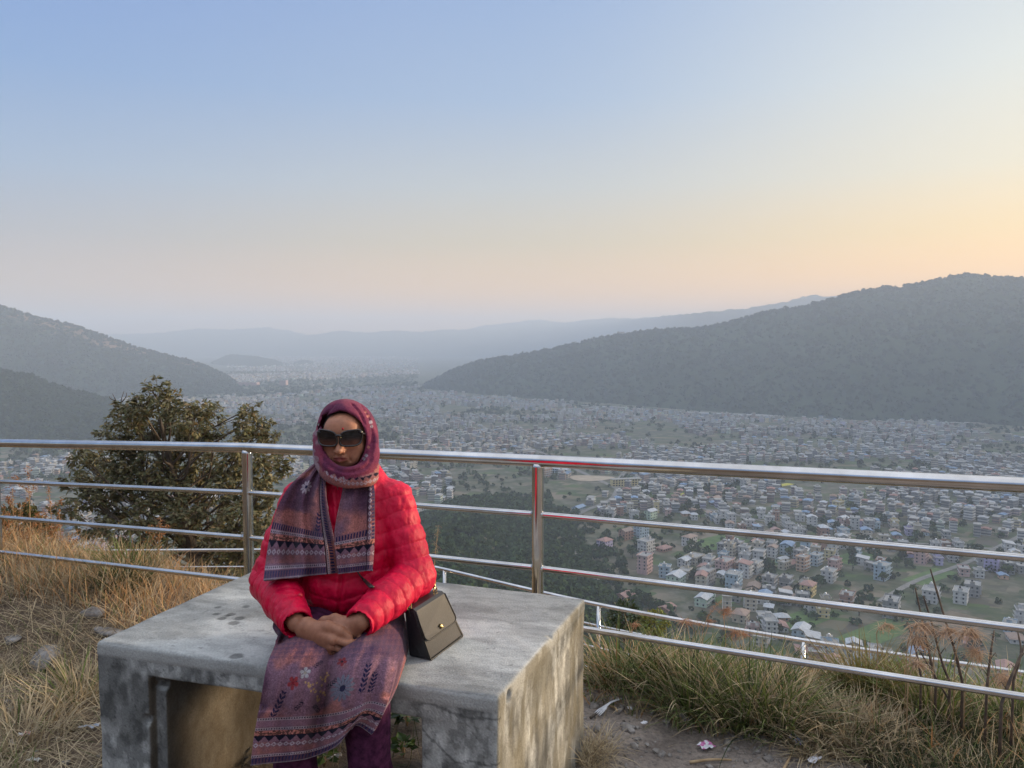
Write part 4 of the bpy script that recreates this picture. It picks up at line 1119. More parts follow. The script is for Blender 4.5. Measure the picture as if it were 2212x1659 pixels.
def build_tunic():
    fs = leg_fields(0.098, 0.080, 0.070, 0.060, 0.08); fs.append((s_cap((HX, 2.53, 0.70), (HX, 2.53, 0.80), 0.14, 0.13), 0.06))
    fn0 = fields_sd(fs)
    nu, nv = 240, 300
    G = coons([(608, 1344), (594, 1392), (576, 1440), (560, 1530), (548, 1595), (541, 1654)],
              [(874, 1318), (870, 1370), (858, 1435), (841, 1505), (822, 1556), (802, 1587)], nu, nv)
    s = np.linspace(0, 1, nu)[:, None]; t = np.linspace(0, 1, nv)[None, :]
    hem = curve([(541, 1654), (583, 1649), (628, 1645), (668, 1638), (716, 1618), (744, 1593), (762, 1571), (777, 1569), (802, 1587)], 400)
    sx = (hem[:, 0] - 541) / 261; hy = np.interp(s, sx, hem[:, 1]) - (1654 + (1587 - 1654) * s)
    G[..., 1] += hy * t ** 2.2
    T, H = trace(G[..., 0], G[..., 1], fn0, 1.6, 2.9, 80, 0.0); T = blur(relax(T, H, 40), 30)
    # the front hangs from the knees: keep it from tucking in below them
    T = np.minimum(T, 1.992 + 1.3 * np.clip(0.62 - t, 0, 1) + 0.04 * np.sin(math.pi * s) ** 2 * 1.0)
    T = blur(T, 12)
    fold = 0.013 * np.sin(2 * math.pi * (2.9 * s - 0.35 * t)) * sstep(0.25, 0.75, t) + 0.005 * np.sin(2 * math.pi * (7.3 * s + 0.8 * t + 0.6 * np.sin(4 * t))) * sstep(0.05, 0.3, t) + 0.050 * np.exp(-((s - 0.50 + 0.02 * t) / 0.055) ** 2) * sstep(0.08, 0.35, t) * (0.35 + 0.65 * sstep(0.95, 0.6, t)) - 0.020 * np.exp(-((s - 0.83 + 0.03 * t) / 0.10) ** 2) * sstep(0.5, 0.9, t)
    T = T + fold + 0.012 * (fbm(s * 4 + 0 * t, t * 4 + 0 * s, 2, 3) - 0.5)
    P = ray(G[..., 0], G[..., 1]) * T[..., None]; P[..., 2] += CAM_Z
    w_ = sstep(0.16, 0.02, t) * sstep(0.35, 0.0, s); T = T + np.maximum(0, 2.38 - T) * w_
    P = ray(G[..., 0], G[..., 1]) * T[..., None]; P[..., 2] += CAM_Z
    # sides run back towards the seat
    nb = 26; q = np.linspace(0, 1, nb + 1)[1:, None, None]
    def wing(E0, sgn):
        E = E0[None].repeat(nb, 0).copy()
        back = np.array([0.0 + 0.025 * (sgn < 0) * -1, 0.22, 0.0]); drop = np.clip(1 - t[0] * 1.2, 0, 1)[None, :, None]
        E = E + q ** 0.9 * back * (0.25 + 0.75 * drop)
        E[..., 1] = E0[None, :, 1] + (E[..., 1] - E0[None, :, 1]) * sstep(0.03, 0.2, t[0])[None]
        E[..., 2] -= 0.12 * (q[..., 0] ** 1.0) * drop[..., 0] * sstep(0.03, 0.2, t[0])[None]; return E
    Lw, Rw = wing(P[0], -1)[::-1], wing(P[-1], 1)
    P = np.concatenate([Lw, P, Rw], 0); P[..., 2] = np.maximum(P[..., 2], np.where(P[..., 1] > 2.22, 0.606, 0.3))
    ss = np.concatenate([-q[::-1, 0, 0] * 0.6, s[:, 0], 1 + q[:, 0, 0] * 0.6])[:, None]
    u = ss * 0.36 + 0 * t; v = (1 - t) * 0.47 + 0 * ss
    C = ombre(u, v, 4.0)
    C = put(C, sstep(0.27, 0.36, v) * 0.75, PLUM)
    C = put(C, sstep(0.25, 0.34, v) * (np.abs(((u / 0.016) % 1) - 0.5) * 2 < ((v / 0.020) % 1)) * 0.35, NAVY * 0.9)
    C = bands(C, u, v, 1.16, True)
    WHT, RED, GOLD = np.array(lin(160, 156, 160)), np.array(lin(140, 52, 58)), np.array(lin(200, 160, 110))
    C = sprig(C, u, v, (0.040, 0.16), (0.062, 0.225), 0.009, NAVY * 0.7, 0.012)
    C = flower(C, u, v, (0.082, 0.243), 0.016, 5, RED, np.array(lin(120, 30, 40)), 0.3); C = flower(C, u, v, (0.110, 0.266), 0.015, 5, WHT, np.array(lin(150, 140, 130)), 0.9)
    C = flower(C, u, v, (0.205, 0.296), 0.014, 5, RED * 0.8, DARK, 0.1)
    r_ = np.random.default_rng(5)
    for cx, cy in ((0.131, 0.237), (0.168, 0.250), (0.160, 0.212)):
        for k in range(11):
            a, rr = r_.uniform(0, 6.28), r_.uniform(0, 0.017); C = put(C, np.hypot(u - cx - rr * math.cos(a), v - cy - rr * math.sin(a)) < 0.0028, GOLD * 0.7)
    C = flower(C, u, v, (0.222, 0.226), 0.034, 13, np.array(lin(108, 108, 122)), NAVY * 0.6, 0.2)
    C = sprig(C, u, v, (0.278, 0.205), (0.282, 0.285), 0.009, NAVY * 0.7, 0.013); C = sprig(C, u, v, (0.304, 0.195), (0.306, 0.255), 0.008, NAVY * 0.7, 0.011)
    for a, b in (((0.12, 0.20), (0.10, 0.18)), ((0.15, 0.19), (0.17, 0.17)), ((0.13, 0.28), (0.15, 0.30)), ((0.18, 0.23), (0.20, 0.25))): C = sprig(C, u, v, a, b, 0.006, DARK, 0.006)
    sheet('tunic', P, C, PERSON, 0.005)
build_tunic()

# ------------------------------------------------------------------ hair, forehead mark, nose stud, sunglasses
def build_head_details():
    E = lambda x, y, z: np.array([HX + x, HY + y, z])
    g = Field(np.arange(HX - 0.09, HX + 0.09, 0.004), np.arange(HY - 0.09, HY + 0.13, 0.004), np.arange(1.20, 1.40, 0.004))
    g.add(s_ell(E(0, 0.024, 1.302), (0.075, 0.092, 0.091)), 0); g.cut(s_ell(E(0, -0.080, 1.270), (0.062, 0.060, 0.060)), 0.012)
    V, F = g.mesh()
    obj('hair', V, F, mat_noise('dark_hair', (0.012, 0.010, 0.009), (0.04, 0.032, 0.028), 90, 0.5, 0.5, 0.003, stretch=(4, 1, 1)), PERSON, True)
    hg = []
    class G_:
        def add(self, f, k=0.01): hg.append((f, k)); return self
        def cut(self, *a): return self
    head_fields(G_()); hd = fields_sd(hg)
    def on(px, py, off=0.0):
        T, H = trace(np.array([float(px)]), np.array([float(py)]), hd, 2.0, 2.8); return at(px, py, T[0] - off)
    p = on(740.5, 926); mb = MB(); mb.tube([p + [0, 0.002, 0], p + [0, -0.0012, 0]], [0.0032, 0.003], 14)
    m, *_r = new_mat('vermilion', 0.6); _r[2].inputs['Base Color'].default_value = (*lin(190, 10, 40), 1); mb.build('bindi', m, PERSON, True)
    p = on(750, 958.5); mb = MB(); mb.tube([p + [0, 0.002, 0], p + [0, -0.001, 0], p + [0, -0.0022, 0]], [0.0018, 0.002, 0.0008], 10)
    gold, *_r = new_mat('gold', 0.25, 1.0); _r[2].inputs['Base Color'].default_value = (0.9, 0.66, 0.28, 1); mb.build('nose_stud', gold, PERSON, True)
    frame_m, n, l, b = new_mat('glasses_frame', 0.18, 0, 0.6); b.inputs['Base Color'].default_value = (0.016, 0.012, 0.012, 1)
    lens_m, n, l, b = new_mat('tinted_lens', 0.06, 0, 0.35); a = n.new('ShaderNodeAttribute'); a.attribute_name = 'Col'; l.new(a.outputs['Color'], b.inputs['Base Color'])
    gl = bpy.data.objects.new('sunglasses', None); scene.collection.objects.link(gl); gl.parent = PERSON; gl.location = Vector(E(0, -0.1, 1.285)) - Vector(wloc(PERSON))
    yf = lambda x: HY - 0.103 + 5.2 * x * x
    a_ = np.linspace(0, 2 * math.pi, 48, endpoint=False)
    mb = MB()
    for s in (-1, 1):
        cx, cz = 0.0370 * s, 1.2900
        ex = np.sign(np.cos(a_)) * np.abs(np.cos(a_)) ** 0.58; ez = np.sign(np.sin(a_)) * np.abs(np.sin(a_)) ** 0.62
        x = cx + 0.0325 * ex + 0.0030 * s * ez * 1.0; z = cz + 0.0245 * ez + 0.0035 * s * ex * np.where(ez > 0, 1, 0.1)
        Pp = np.stack([HX + x, yf(x), z], 1)
        mb.tube(np.concatenate([Pp, Pp[:2]]), 0.0030, 10, cap=False)
        rings = [Pp * (1 - q) + np.array([HX + cx, yf(cx) - 0.003, cz]) * q for q in (0.0, 0.35, 0.7, 0.97)]
        V = np.concatenate(rings); F = [(i * 48 + j, i * 48 + (j + 1) % 48, (i + 1) * 48 + (j + 1) % 48, (i + 1) * 48 + j) for i in range(3) for j in range(48)] + [tuple(3 * 48 + j for j in range(48))]
        h = np.clip((V[:, 2] - (cz - 0.026)) / 0.05, 0, 1)[:, None]
        C = np.array((0.085, 0.030, 0.020)) * (1 - sstep(0.02, 0.62, h)) + np.array((0.006, 0.006, 0.009)) * sstep(0.02, 0.62, h)
        obj('lens', V, F, lens_m, gl, True, C)
        mb.tube(curve([E(0.068 * s, yf(0.068) - HY, 1.303), E(0.074 * s, -0.05, 1.298), E(0.076 * s, 0.0, 1.288), E(0.072 * s, 0.03, 1.276)], 14), [0.0045] * 6 + [0.003] * 8, 8)
        mb.tube([E(0.062 * s, yf(0.062) - HY, 1.309), E(0.070 * s, yf(0.070) - HY + 0.002, 1.305)], [0.005, 0.0055], 8)
    mb.tube(curve([E(-0.009, yf(0.009) - HY, 1.297), E(0, yf(0) - HY - 0.002, 1.3000), E(0.009, yf(0.009) - HY, 1.297)], 9), 0.0042, 10)
    mb.build('frame', frame_m, gl, True)
    p = E(0.0085, yf(0.01) - HY - 0.0045, 1.2935); mb = MB(); mb.tube([p + [0, 0.002, 0.0], p + [0, -0.0008, 0.0]], [0.0018, 0.0012], 8); mb.build('hinge_stud', gold, gl, True)
    return gold
GOLD_M = build_head_details()

# ------------------------------------------------------------------ handbag
def build_bag():
    A, B = np.array([-0.254, 2.342, 0.603]), np.array([-0.1655, 2.54, 0.603]); n = np.array([0.91, -0.41, 0.0])
    Cc, D = np.array([-0.302, 2.312, 0.772]), np.array([-0.229, 2.482, 0.772])
    root = thing('handbag', tuple((A + B) / 2 - n * 0.03), 'small black flap handbag with gold clasp leaning against the woman on the bench', 'handbag')
    lea = mat_noise('black_leather', lin(22, 23, 27), lin(42, 44, 48), 190, 0.42, 0.35, 0.0012, 3, 0.3, 0.7, spec=0.55)
    f = lambda s, t, o=0.0: (A * (1 - s) + B * s) * (1 - t) + (Cc * (1 - s) + D * s) * t + n * o
    bm = bmesh.new()
    fr = [f(0, 0), f(1, 0), f(1, 1), f(0, 1)]; dp = (0.078, 0.078, 0.034, 0.034)
    bk = [p - n * d for p, d in zip(fr, dp)]
    vs = [bm.verts.new(p) for p in fr + bk]
    for q in ((0, 1, 2, 3), (5, 4, 7, 6), (4, 0, 3, 7), (1, 5, 6, 2), (3, 2, 6, 7), (4, 5, 1, 0)): bm.faces.new([vs[i] for i in q])
    bmesh.ops.bevel(bm, geom=list(bm.edges), offset=0.007, segments=4, affect='EDGES', profile=0.6)
    V = np.array([v.co[:] for v in bm.verts]); bm.verts.index_update(); F = [tuple(v.index for v in q.verts) for q in bm.faces]; bm.free()
    obj('body', V, F, lea, root, True)
    # flap: rounded sheet that comes over the top
    out = []
    for s, t in [(0.0, 0.985)] + [(0.0, 0.62)] + [(0.13 - 0.13 * math.cos(a), 0.50 - 0.13 * math.sin(a)) for a in np.linspace(0, math.pi / 2, 9)] + [(0.87 + 0.13 * math.sin(a), 0.50 - 0.13 * math.cos(a)) for a in np.linspace(0, math.pi / 2, 9)] + [(1.0, 0.62), (1.0, 0.985)]: out.append((s, t))
    nO = len(out); fl = MB()
    Vf = [f(s, t, 0.0075) for s, t in out] + [f(s, t, 0.001) for s, t in out]
    Ff = [tuple(range(nO))] + [(i, i + nO, (i + 1) % nO + nO, (i + 1) % nO) for i in range(nO)]
    fl.add(Vf, Ff)
    tb = [f(0, 0.985, 0.0075), f(1, 0.985, 0.0075), f(1, 1.03, 0.001), f(0, 1.03, 0.001)]; tk = [f(0, 1.03, -0.034), f(1, 1.03, -0.034), f(0, 0.9, -0.043), f(1, 0.9, -0.043)]
    fl.add(tb + tk, [(0, 1, 2, 3), (3, 2, 5, 4), (4, 5, 7, 6)])
    fl.add([f(0, 0.985, 0.0075), f(0, 1.03, 0.001), f(0, 1.03, -0.034), f(0, 0.985, -0.036), f(1, 0.985, 0.0075), f(1, 1.03, 0.001), f(1, 1.03, -0.034), f(1, 0.985, -0.036)], [(0, 1, 2, 3), (4, 7, 6, 5)])
    flap = fl.build('flap', lea, root, False)
    pip = mat_noise('bag_piping', lin(18, 18, 18), lin(34, 33, 32), 60, 0.5, 0)
    V, F = tube(np.array([f(s, t, 0.0078) for s, t in out]), 0.0026, 8); obj('piping', V, F, pip, flap, True)
    V, F = tube(np.array([f(0.005, 1.0, 0.0), f(0.005, 0.01, 0.001), f(0.02, 0.002, 0.001), f(0.98, 0.002, 0.001), f(0.995, 0.01, 0.001), f(0.995, 1.0, 0.0)]), 0.0026, 8); obj('piping', V, F, pip, root, True)
    c = [f(0.50, 0.515, 0.010), f(0.47, 0.500, 0.0115), f(0.515, 0.475, 0.0125), f(0.485, 0.452, 0.0115), f(0.51, 0.435, 0.010)]
    V, F = tube(np.array(c), [0.003, 0.0052, 0.0045, 0.0050, 0.002], 10); obj('clasp', V, F, GOLD_M, flap, True)
    # rings and the strap that goes up under her arm
    strap_m = mat_noise('strap_leather', lin(20, 17, 17), lin(44, 38, 36), 80, 0.5, 0.2, 0.001)
    for s in (0.04, 0.93):
        p = f(s, 1.05, -0.016); d = (D - Cc) / np.linalg.norm(D - Cc)
        a = np.linspace(0, 2 * math.pi, 18); R_ = p + 0.011 * (np.cos(a)[:, None] * d + np.sin(a)[:, None] * np.array([0, 0, 1.0])); V, F = tube(R_, 0.0022, 8, False); obj('ring', V, F, GOLD_M, root, True)
        V, F = tube([p - [0, 0, 0.03], p - [0, 0, 0.012], p + [0, 0, 0.002]], [0.008, 0.008, 0.006], 10, True, 0.5); obj('strap_tab', V, F, strap_m, root, True)
    p0, p1 = f(0.93, 1.12, -0.016), f(0.04, 1.12, -0.016)
    V, F = tube(curve([p0, p0 + [-0.004, 0.0, 0.03], p0 + [-0.03, -0.01, 0.06], p0 + [-0.07, 0.0, 0.09]], 16), 0.0085, 10, True, 0.5); obj('strap', V, F, strap_m, root, True)
    for k in range(5):
        q = p0 + [0.003 * (k % 2), 0.0, 0.006 + 0.011 * k]; a = np.linspace(0, 2 * math.pi, 13); ax = np.array([0.6, 0.8, 0]) if k % 2 else np.array([0.8, -0.6, 0])
        V, F = tube(q + 0.0075 * (np.cos(a)[:, None] * ax * 0.8 + np.sin(a)[:, None] * np.array([0, 0, 1.0])), 0.0018, 6, False); obj('chain_link', V, F, GOLD_M, root, True)
    V, F = tube(curve([p1, p1 + [-0.015, -0.005, 0.02], p1 + [-0.05, 0.03, 0.05]], 12), 0.0085, 10, True, 0.5); obj('strap', V, F, strap_m, root, True)
    # strap end that shows below the scarf
    jf = fields_sd(JF); pts = []
    for x, y in ((768, 1228), (778, 1243), (790, 1256), (803, 1268)):
        T, H = trace(np.array([float(x)]), np.array([float(y)]), jf, 1.9, 3.0, 70, 0.012); pts.append(at(x, y, T[0] - 0.004))
    V, F = tube(curve(pts, 14), np.linspace(0.0035, 0.0085, 14), 10, True, 0.45); obj('cord', V, F, strap_m, JACKET, True)
build_bag()

def build_lining():
    jf = fields_sd(JF); pts = []
    for x, y in ((700, 1042), (702, 1060), (704, 1080), (708, 1100)):
        T, H = trace(np.array([float(x)]), np.array([float(y)]), jf, 1.9, 3.0, 70, 0.014); pts.append(at(x, y, T[0]))
    V, F = tube(curve(pts, 12), np.linspace(0.005, 0.003, 12), 8); m, n, l, b = new_mat('white_lining', 0.8); b.inputs['Base Color'].default_value = (0.7, 0.68, 0.66, 1)
    obj('collar_lining', V, F, m, JACKET, True)
build_lining()
# ================================================================== THE TOWN IN THE VALLEY
WALLC = {'white': (0.52, 0.52, 0.51), 'grey': (0.28, 0.28, 0.28), 'cream': (0.48, 0.43, 0.34), 'pink': (0.50, 0.34, 0.32), 'pale blue': (0.36, 0.46, 0.54), 'lavender': (0.42, 0.38, 0.58),
         'yellow': (0.58, 0.48, 0.24), 'brick': (0.34, 0.20, 0.15), 'pale green': (0.46, 0.58, 0.46), 'tan': (0.50, 0.42, 0.32), 'orange': (0.52, 0.33, 0.22)}
ROOFC = {'blue': (0.20, 0.29, 0.42), 'red': (0.32, 0.18, 0.15), 'grey': (0.42, 0.43, 0.44), 'rusty': (0.30, 0.21, 0.16), 'silver': (0.46, 0.48, 0.50)}
def tmat(name, col, var=0.22, rough=0.85, sc=0.6):
    lo = tuple(c * (1 - var) for c in col); hi = tuple(min(1, c * (1 + var * 0.5)) for c in col)
    return mat_noise(name, lo, hi, sc, rough, 0, stretch=(1, 1, 0.5))
M_WALL = {k: tmat('wall_' + k.replace(' ', '_'), v) for k, v in WALLC.items()}
M_ROOF = {k: tmat('roof_' + k, v, 0.25, 0.55) for k, v in ROOFC.items()}
M_SLAB = tmat('roof_slab_concrete', (0.33, 0.325, 0.31), 0.35)
M_GLASS_T = new_mat('window_dark', 0.25, 0, 0.5)[0]; M_GLASS_T.node_tree.nodes['Principled BSDF'].inputs['Base Color'].default_value = (0.035, 0.04, 0.05, 1)
M_TANK_B = new_mat('tank_black', 0.5)[0]; M_TANK_B.node_tree.nodes['Principled BSDF'].inputs['Base Color'].default_value = (0.03, 0.03, 0.03, 1)
M_TANK_W = new_mat('tank_steel', 0.3, 0.6)[0]; M_TANK_W.node_tree.nodes['Principled BSDF'].inputs['Base Color'].default_value = (0.8, 0.8, 0.8, 1)
NUMW = {1: 'single-storey', 2: 'two-storey', 3: 'three-storey', 4: 'four-storey', 5: 'five-storey'}

def rotm(x, y, z, a):
    c, s = math.cos(a), math.sin(a); M = np.eye(4); M[:2, :2] = [[c, -s], [s, c]]; M[:3, 3] = (x, y, z); return M

def house(p, rot, w, d, n, wall, roof, detail, rr, trim=None):
    """one house: walls, roof, tank, stair room, balconies and (near ones) each window"""
    M = rotm(p[0], p[1], p[2], rot); H = 3.0 * n + 0.3
    root = thing('house', tuple(float(v) for v in p), None, 'house', 'houses of the town in the valley')
    wm = M_WALL[wall]
    wb = MB(); wb.box((-w/2, -d/2, -1.5), (w/2, d/2, H), 0, M)
    # camera-facing sides carry the openings
    wins = []
    for fl in range(n):
        z0 = 3.0 * fl + 1.1
        for side, L in (('x', w), ('y', d)):
            k = max(1, int(L / 3.2))
            for i in range(k):
                c = (i + 0.5) / k * L - L / 2
                for sgn in (-1, 1):
                    if side == 'x': nrm = (0, sgn); q = (c, sgn * d / 2)
                    else: nrm = (sgn, 0); q = (sgn * w / 2, c)
                    nw = M[:2, :2] @ np.array(nrm)
                    if nw @ (np.array(p[:2]) / np.hypot(p[0], p[1])) > -0.12: continue
                    if rr.random() < 0.12: continue
                    wins.append((q, nrm, z0, 0.62 if rr.random() < 0.8 else 0.5))
    def win_box(mb, q, nrm, z0, hw, m):
        if nrm[0] == 0: lo = (q[0] - hw, q[1] - 0.09, z0); hi = (q[0] + hw, q[1] + 0.09, z0 + 1.35)
        else: lo = (q[0] - 0.09, q[1] - hw, z0); hi = (q[0] + 0.09, q[1] + hw, z0 + 1.35)
        mb.box(lo, hi, m, M)
    if not detail:
        for q, nrm, z0, hw in wins: win_box(wb, q, nrm, z0, hw, 1)
    if n > 1:                                                     # floor slabs with overhanging edges
        for fl in range(1, n): wb.box((-w/2 - 0.35, -d/2 - 0.35, 3.0 * fl - 0.12), (w/2 + 0.35, d/2 + 0.35, 3.0 * fl + 0.12), 2, M)
    walls = wb.build('walls', [wm, M_GLASS_T, M_WALL[trim or 'white']], root)
    if detail:
        for q, nrm, z0, hw in wins:
            mb = MB(); win_box(mb, q, nrm, z0, hw, 0); mb.build('window', M_GLASS_T, root)
    rb = MB(); kind, rc = roof
    if kind == 'flat' or kind == 'pillars':
        rb.box((-w/2 - 0.6, -d/2 - 0.6, H), (w/2 + 0.6, d/2 + 0.6, H + 0.22), 0, M)
        for lo, hi in (((-w/2 - 0.6, -d/2 - 0.6), (w/2 + 0.6, -d/2 - 0.42)), ((-w/2 - 0.6, d/2 + 0.42), (w/2 + 0.6, d/2 + 0.6)), ((-w/2 - 0.6, -d/2 - 0.42), (-w/2 - 0.42, d/2 + 0.42)), ((w/2 + 0.42, -d/2 - 0.42), (w/2 + 0.6, d/2 + 0.42))):
            rb.box((*lo, H + 0.22), (*hi, H + 0.95), 1, M)
        if kind == 'pillars':
            for sx in (-1, -0.33, 0.33, 1):
                for sy in (-1, 1): rb.box((sx * (w/2 - 0.3) - 0.17, sy * (d/2 - 0.3) - 0.17, H + 0.22), (sx * (w/2 - 0.3) + 0.17, sy * (d/2 - 0.3) + 0.17, H + 2.2), 0, M)
        rb.build('roof', [M_SLAB, wm], root)
    else:
        o = 0.8; hgt = 0.22 * d if kind == 'gable' else 0
        V = np.array([(-w/2-o, -d/2-o, H-0.1), (w/2+o, -d/2-o, H-0.1), (w/2+o, 0, H+hgt), (-w/2-o, 0, H+hgt), (w/2+o, d/2+o, H-0.1), (-w/2-o, d/2+o, H-0.1), (-w/2, -d/2, H), (-w/2, d/2, H), (w/2, -d/2, H), (w/2, d/2, H)], float)
        if kind == 'hip': V[2] = (w/2 - d*0.4, 0, H + 0.24*d); V[3] = (-w/2 + d*0.4, 0, H + 0.24*d)
        if kind == 'shed': V[[0, 1], 2] = H + 0.15; V[[2, 3], 2] = H + 0.08 * d; V[[4, 5], 2] = H + 0.16 * d
        V = V @ M[:3, :3].T + M[:3, 3]
        F = [(0, 1, 2, 3), (3, 2, 4, 5)] + ([(1, 4, 2), (0, 3, 5)] if kind == 'hip' else [(6, 3, 7), (8, 9, 2)])
        rb.add(V, F, 0); rb.add(V[:6] - [0, 0, 0.18], [(3, 2, 1, 0), (5, 4, 2, 3)], 0)
        rb.build('roof', M_ROOF[rc], root)
    extra = None
    if kind in ('flat', 'pillars'):
        if rr.random() < 0.7:
            sx = rr.choice((-1, 1)); x0, x1 = sorted((sx * (w/2 - 3.2), sx * (w/2 - 0.3)))
            mb = MB(); mb.box((x0, -1.6, H + 0.22), (x1, 1.6, H + 2.7), 0, M); mb.box((x0 - 0.3, -1.9, H + 2.7), (x1 + 0.3, 1.9, H + 2.88), 1, M); mb.build('stair_room', [wm, M_SLAB], root); extra = 'stair room'
            zt = H + 2.88; xt = (x0 + x1) / 2
        else: zt = H + 0.22; xt = w * 0.2
        if rr.random() < 0.75:
            black = rr.random() < 0.45; V, F = tube([(xt, 0.3, zt), (xt, 0.3, zt + 1.3), (xt, 0.3, zt + 1.55)], [0.72, 0.72, 0.25], 12)
            V = V @ M[:3, :3].T + M[:3, 3]; obj('water_tank', V, F, M_TANK_B if black else M_TANK_W, root, True); extra = ('black' if black else 'white') + ' water tank'
    if n >= 2 and rr.random() < 0.55:
        mb = MB(); s = -1 if (M[:2, 1] @ np.array(p[:2])) > 0 else 1
        for fl in range(1, n):
            z0 = 3.0 * fl + 0.12; y0, y1 = sorted((s * d / 2, s * (d / 2 + 1.3)))
            mb.box((-w/2, y0, z0), (w/2, y1, z0 + 0.16), 0, M); yr = s * (d/2 + 1.22)
            mb.box((-w/2, yr - 0.06, z0 + 0.16), (w/2, yr + 0.06, z0 + 1.0), 0, M)
        mb.build('balcony', M_WALL[trim or 'white'], root)
    return root, extra

def kindname(roof):
    k, c = roof
    return {'flat': 'flat roof', 'pillars': 'unfinished pillars on the roof', 'gable': c + ' gable roof' if c else '', 'hip': (c or '') + ' hipped roof', 'shed': (c or '') + ' tin roof'}[k]

def spur_mask(x, y): return (PLAIN + spur_h(x, y)) > PLAIN - 0.3
def road_dist(x, y):
    d = np.full(np.shape(x), 1e9)
    for P in ROADS:
        for q in P[::2]: d = np.minimum(d, np.hypot(x - q[0], y - q[1]))
    return d
def hidden(x, y, top):
    """hidden behind the near slope or the spur?"""
    for t in (0.55, 0.7, 0.8, 0.88, 0.94):
        if float(gz(x * t, y * t)) > CAM_Z + (top - CAM_Z) * t: return True
    return False

def build_town():
    rr = np.random.default_rng(21)
    # houses that can be told in the photograph: (px, py of the ground, w, d, storeys, wall, roof, turn)
    named = [
        (1306, 1186, 12, 10, 3, 'lavender', ('hip', 'red'), 0.3), (1393, 1236, 13, 9, 5, 'pink', ('flat', None), 0.5), (1268, 1190, 16, 11, 2, 'tan', ('flat', None), 0.2), (1352, 1164, 12, 9, 3, 'brick', ('gable', 'rusty'), 0.2),
        (1385, 1160, 13, 9, 4, 'pale blue', ('flat', None), 0.1), (1395, 1195, 13, 10, 4, 'white', ('flat', None), 0.3), (1434, 1189, 13, 9, 1, 'brick', ('hip', 'red'), 0.2), (1489, 1178, 13, 9, 3, 'white', ('hip', 'orange_'), 0.25),
        (1500, 1215, 16, 11, 2, 'cream', ('flat', None), 0.35), (1565, 1232, 16, 10, 3, 'pink', ('flat', None), 0.35), (1478, 1222, 11, 8, 2, 'white', ('gable', 'silver'), 0.4), (1350, 1292, 12, 9, 1, 'brick', ('gable', 'red'), 0.3),
        (1460, 1265, 15, 11, 3, 'pale green', ('gable', 'silver'), 0.5), (1525, 1262, 13, 10, 4, 'grey', ('flat', None), 0.4), (1585, 1270, 14, 10, 4, 'pale blue', ('pillars', None), 0.5), (1700, 1195, 15, 10, 3, 'pale blue', ('gable', 'blue'), 0.5),
        (1752, 1190, 12, 9, 2, 'white', ('gable', 'red'), 0.5), (1820, 1175, 14, 11, 3, 'white', ('flat', None), 0.4), (1905, 1250, 14, 9, 4, 'pale blue', ('flat', None), 0.3), (1990, 1215, 13, 9, 4, 'pink', ('flat', None), 0.35),
        (1745, 1285, 12, 9, 3, 'yellow', ('hip', 'red'), 0.4), (1790, 1255, 12, 9, 3, 'white', ('flat', None), 0.4), (2100, 1285, 14, 10, 3, 'grey', ('flat', None), 0.5), (2075, 1300, 14, 9, 3, 'white', ('flat', None), 0.45),
        (1925, 1330, 16, 10, 4, 'grey', ('pillars', None), 0.5), (2010, 1298, 14, 10, 3, 'white', ('flat', None), 0.45), (2140, 1230, 14, 10, 4, 'lavender', ('flat', None), 0.5), (1650, 1300, 14, 9, 2, 'white', ('gable', 'blue'), 0.55),
        (1520, 1305, 15, 9, 2, 'pale green', ('gable', 'silver'), 0.5), (1440, 1320, 12, 9, 1, 'brick', ('gable', 'red'), 0.4), (1600, 1340, 12, 9, 2, 'cream', ('hip', 'rusty'), 0.5), (1830, 1300, 13, 9, 2, 'brick', ('pillars', None), 0.5),
        (1980, 1430, 14, 9, 2, 'white', ('gable', 'blue'), 0.5), (2100, 1395, 13, 9, 1, 'brick', ('hip', 'red'), 0.5), (1730, 1375, 14, 9, 2, 'pale blue', ('gable', 'silver'), 0.5), (2170, 1450, 13, 9, 1, 'tan', ('gable', 'red'), 0.5),
        (1545, 1085, 14, 9, 2, 'white', ('gable', 'orange_'), 0.3), (1180, 1030, 14, 10, 4, 'orange', ('flat', None), 0.2), (890, 1012, 13, 9, 3, 'cream', ('flat', None), 0.2), (1610, 1055, 11, 9, 4, 'white', ('flat', None), 0.3),
        (1810, 1100, 13, 9, 3, 'yellow', ('flat', None), 0.3), (1820, 1130, 12, 9, 2, 'pink', ('gable', 'silver'), 0.3), (1940, 1040, 15, 11, 3, 'lavender', ('flat', None), 0.3), (960, 1092, 14, 9, 2, 'pale blue', ('gable', 'blue'), 0.3),
        (905, 1108, 13, 9, 2, 'white', ('shed', 'silver'), 0.3), (1405, 1120, 13, 9, 3, 'pale green', ('gable', 'silver'), 0.3), (1250, 1100, 16, 9, 1, 'pale blue', ('gable', 'blue'), 0.4), (60, 1010, 14, 9, 2, 'white', ('gable', 'silver'), 0.5),
        (330, 1200, 14, 9, 3, 'white', ('flat', None), 0.5), (160, 1130, 13, 9, 3, 'white', ('flat', None), 0.4), (70, 1180, 14, 9, 2, 'pale blue', ('gable', 'blue'), 0.4), (250, 1215, 14, 9, 1, 'grey', ('gable', 'silver'), 0.3)]
    recs = []; occ = []
    def free(x, y, r):
        if not occ: return True
        A = np.array(occ); return bool((np.hypot(A[:, 0] - x, A[:, 1] - y) > A[:, 2] + r).all())
    # the long yellow school, the blue-roofed hall and the football ground
    F_ = at_z(1275, 1033, PLAIN)[:2]
    occ.append((F_[0], F_[1], 26))
    S_ = at_z(1352, 1049, PLAIN); occ.append((S_[0], S_[1], 24)); Hh = at_z(1211, 1021, PLAIN); occ.append((Hh[0], Hh[1], 14))
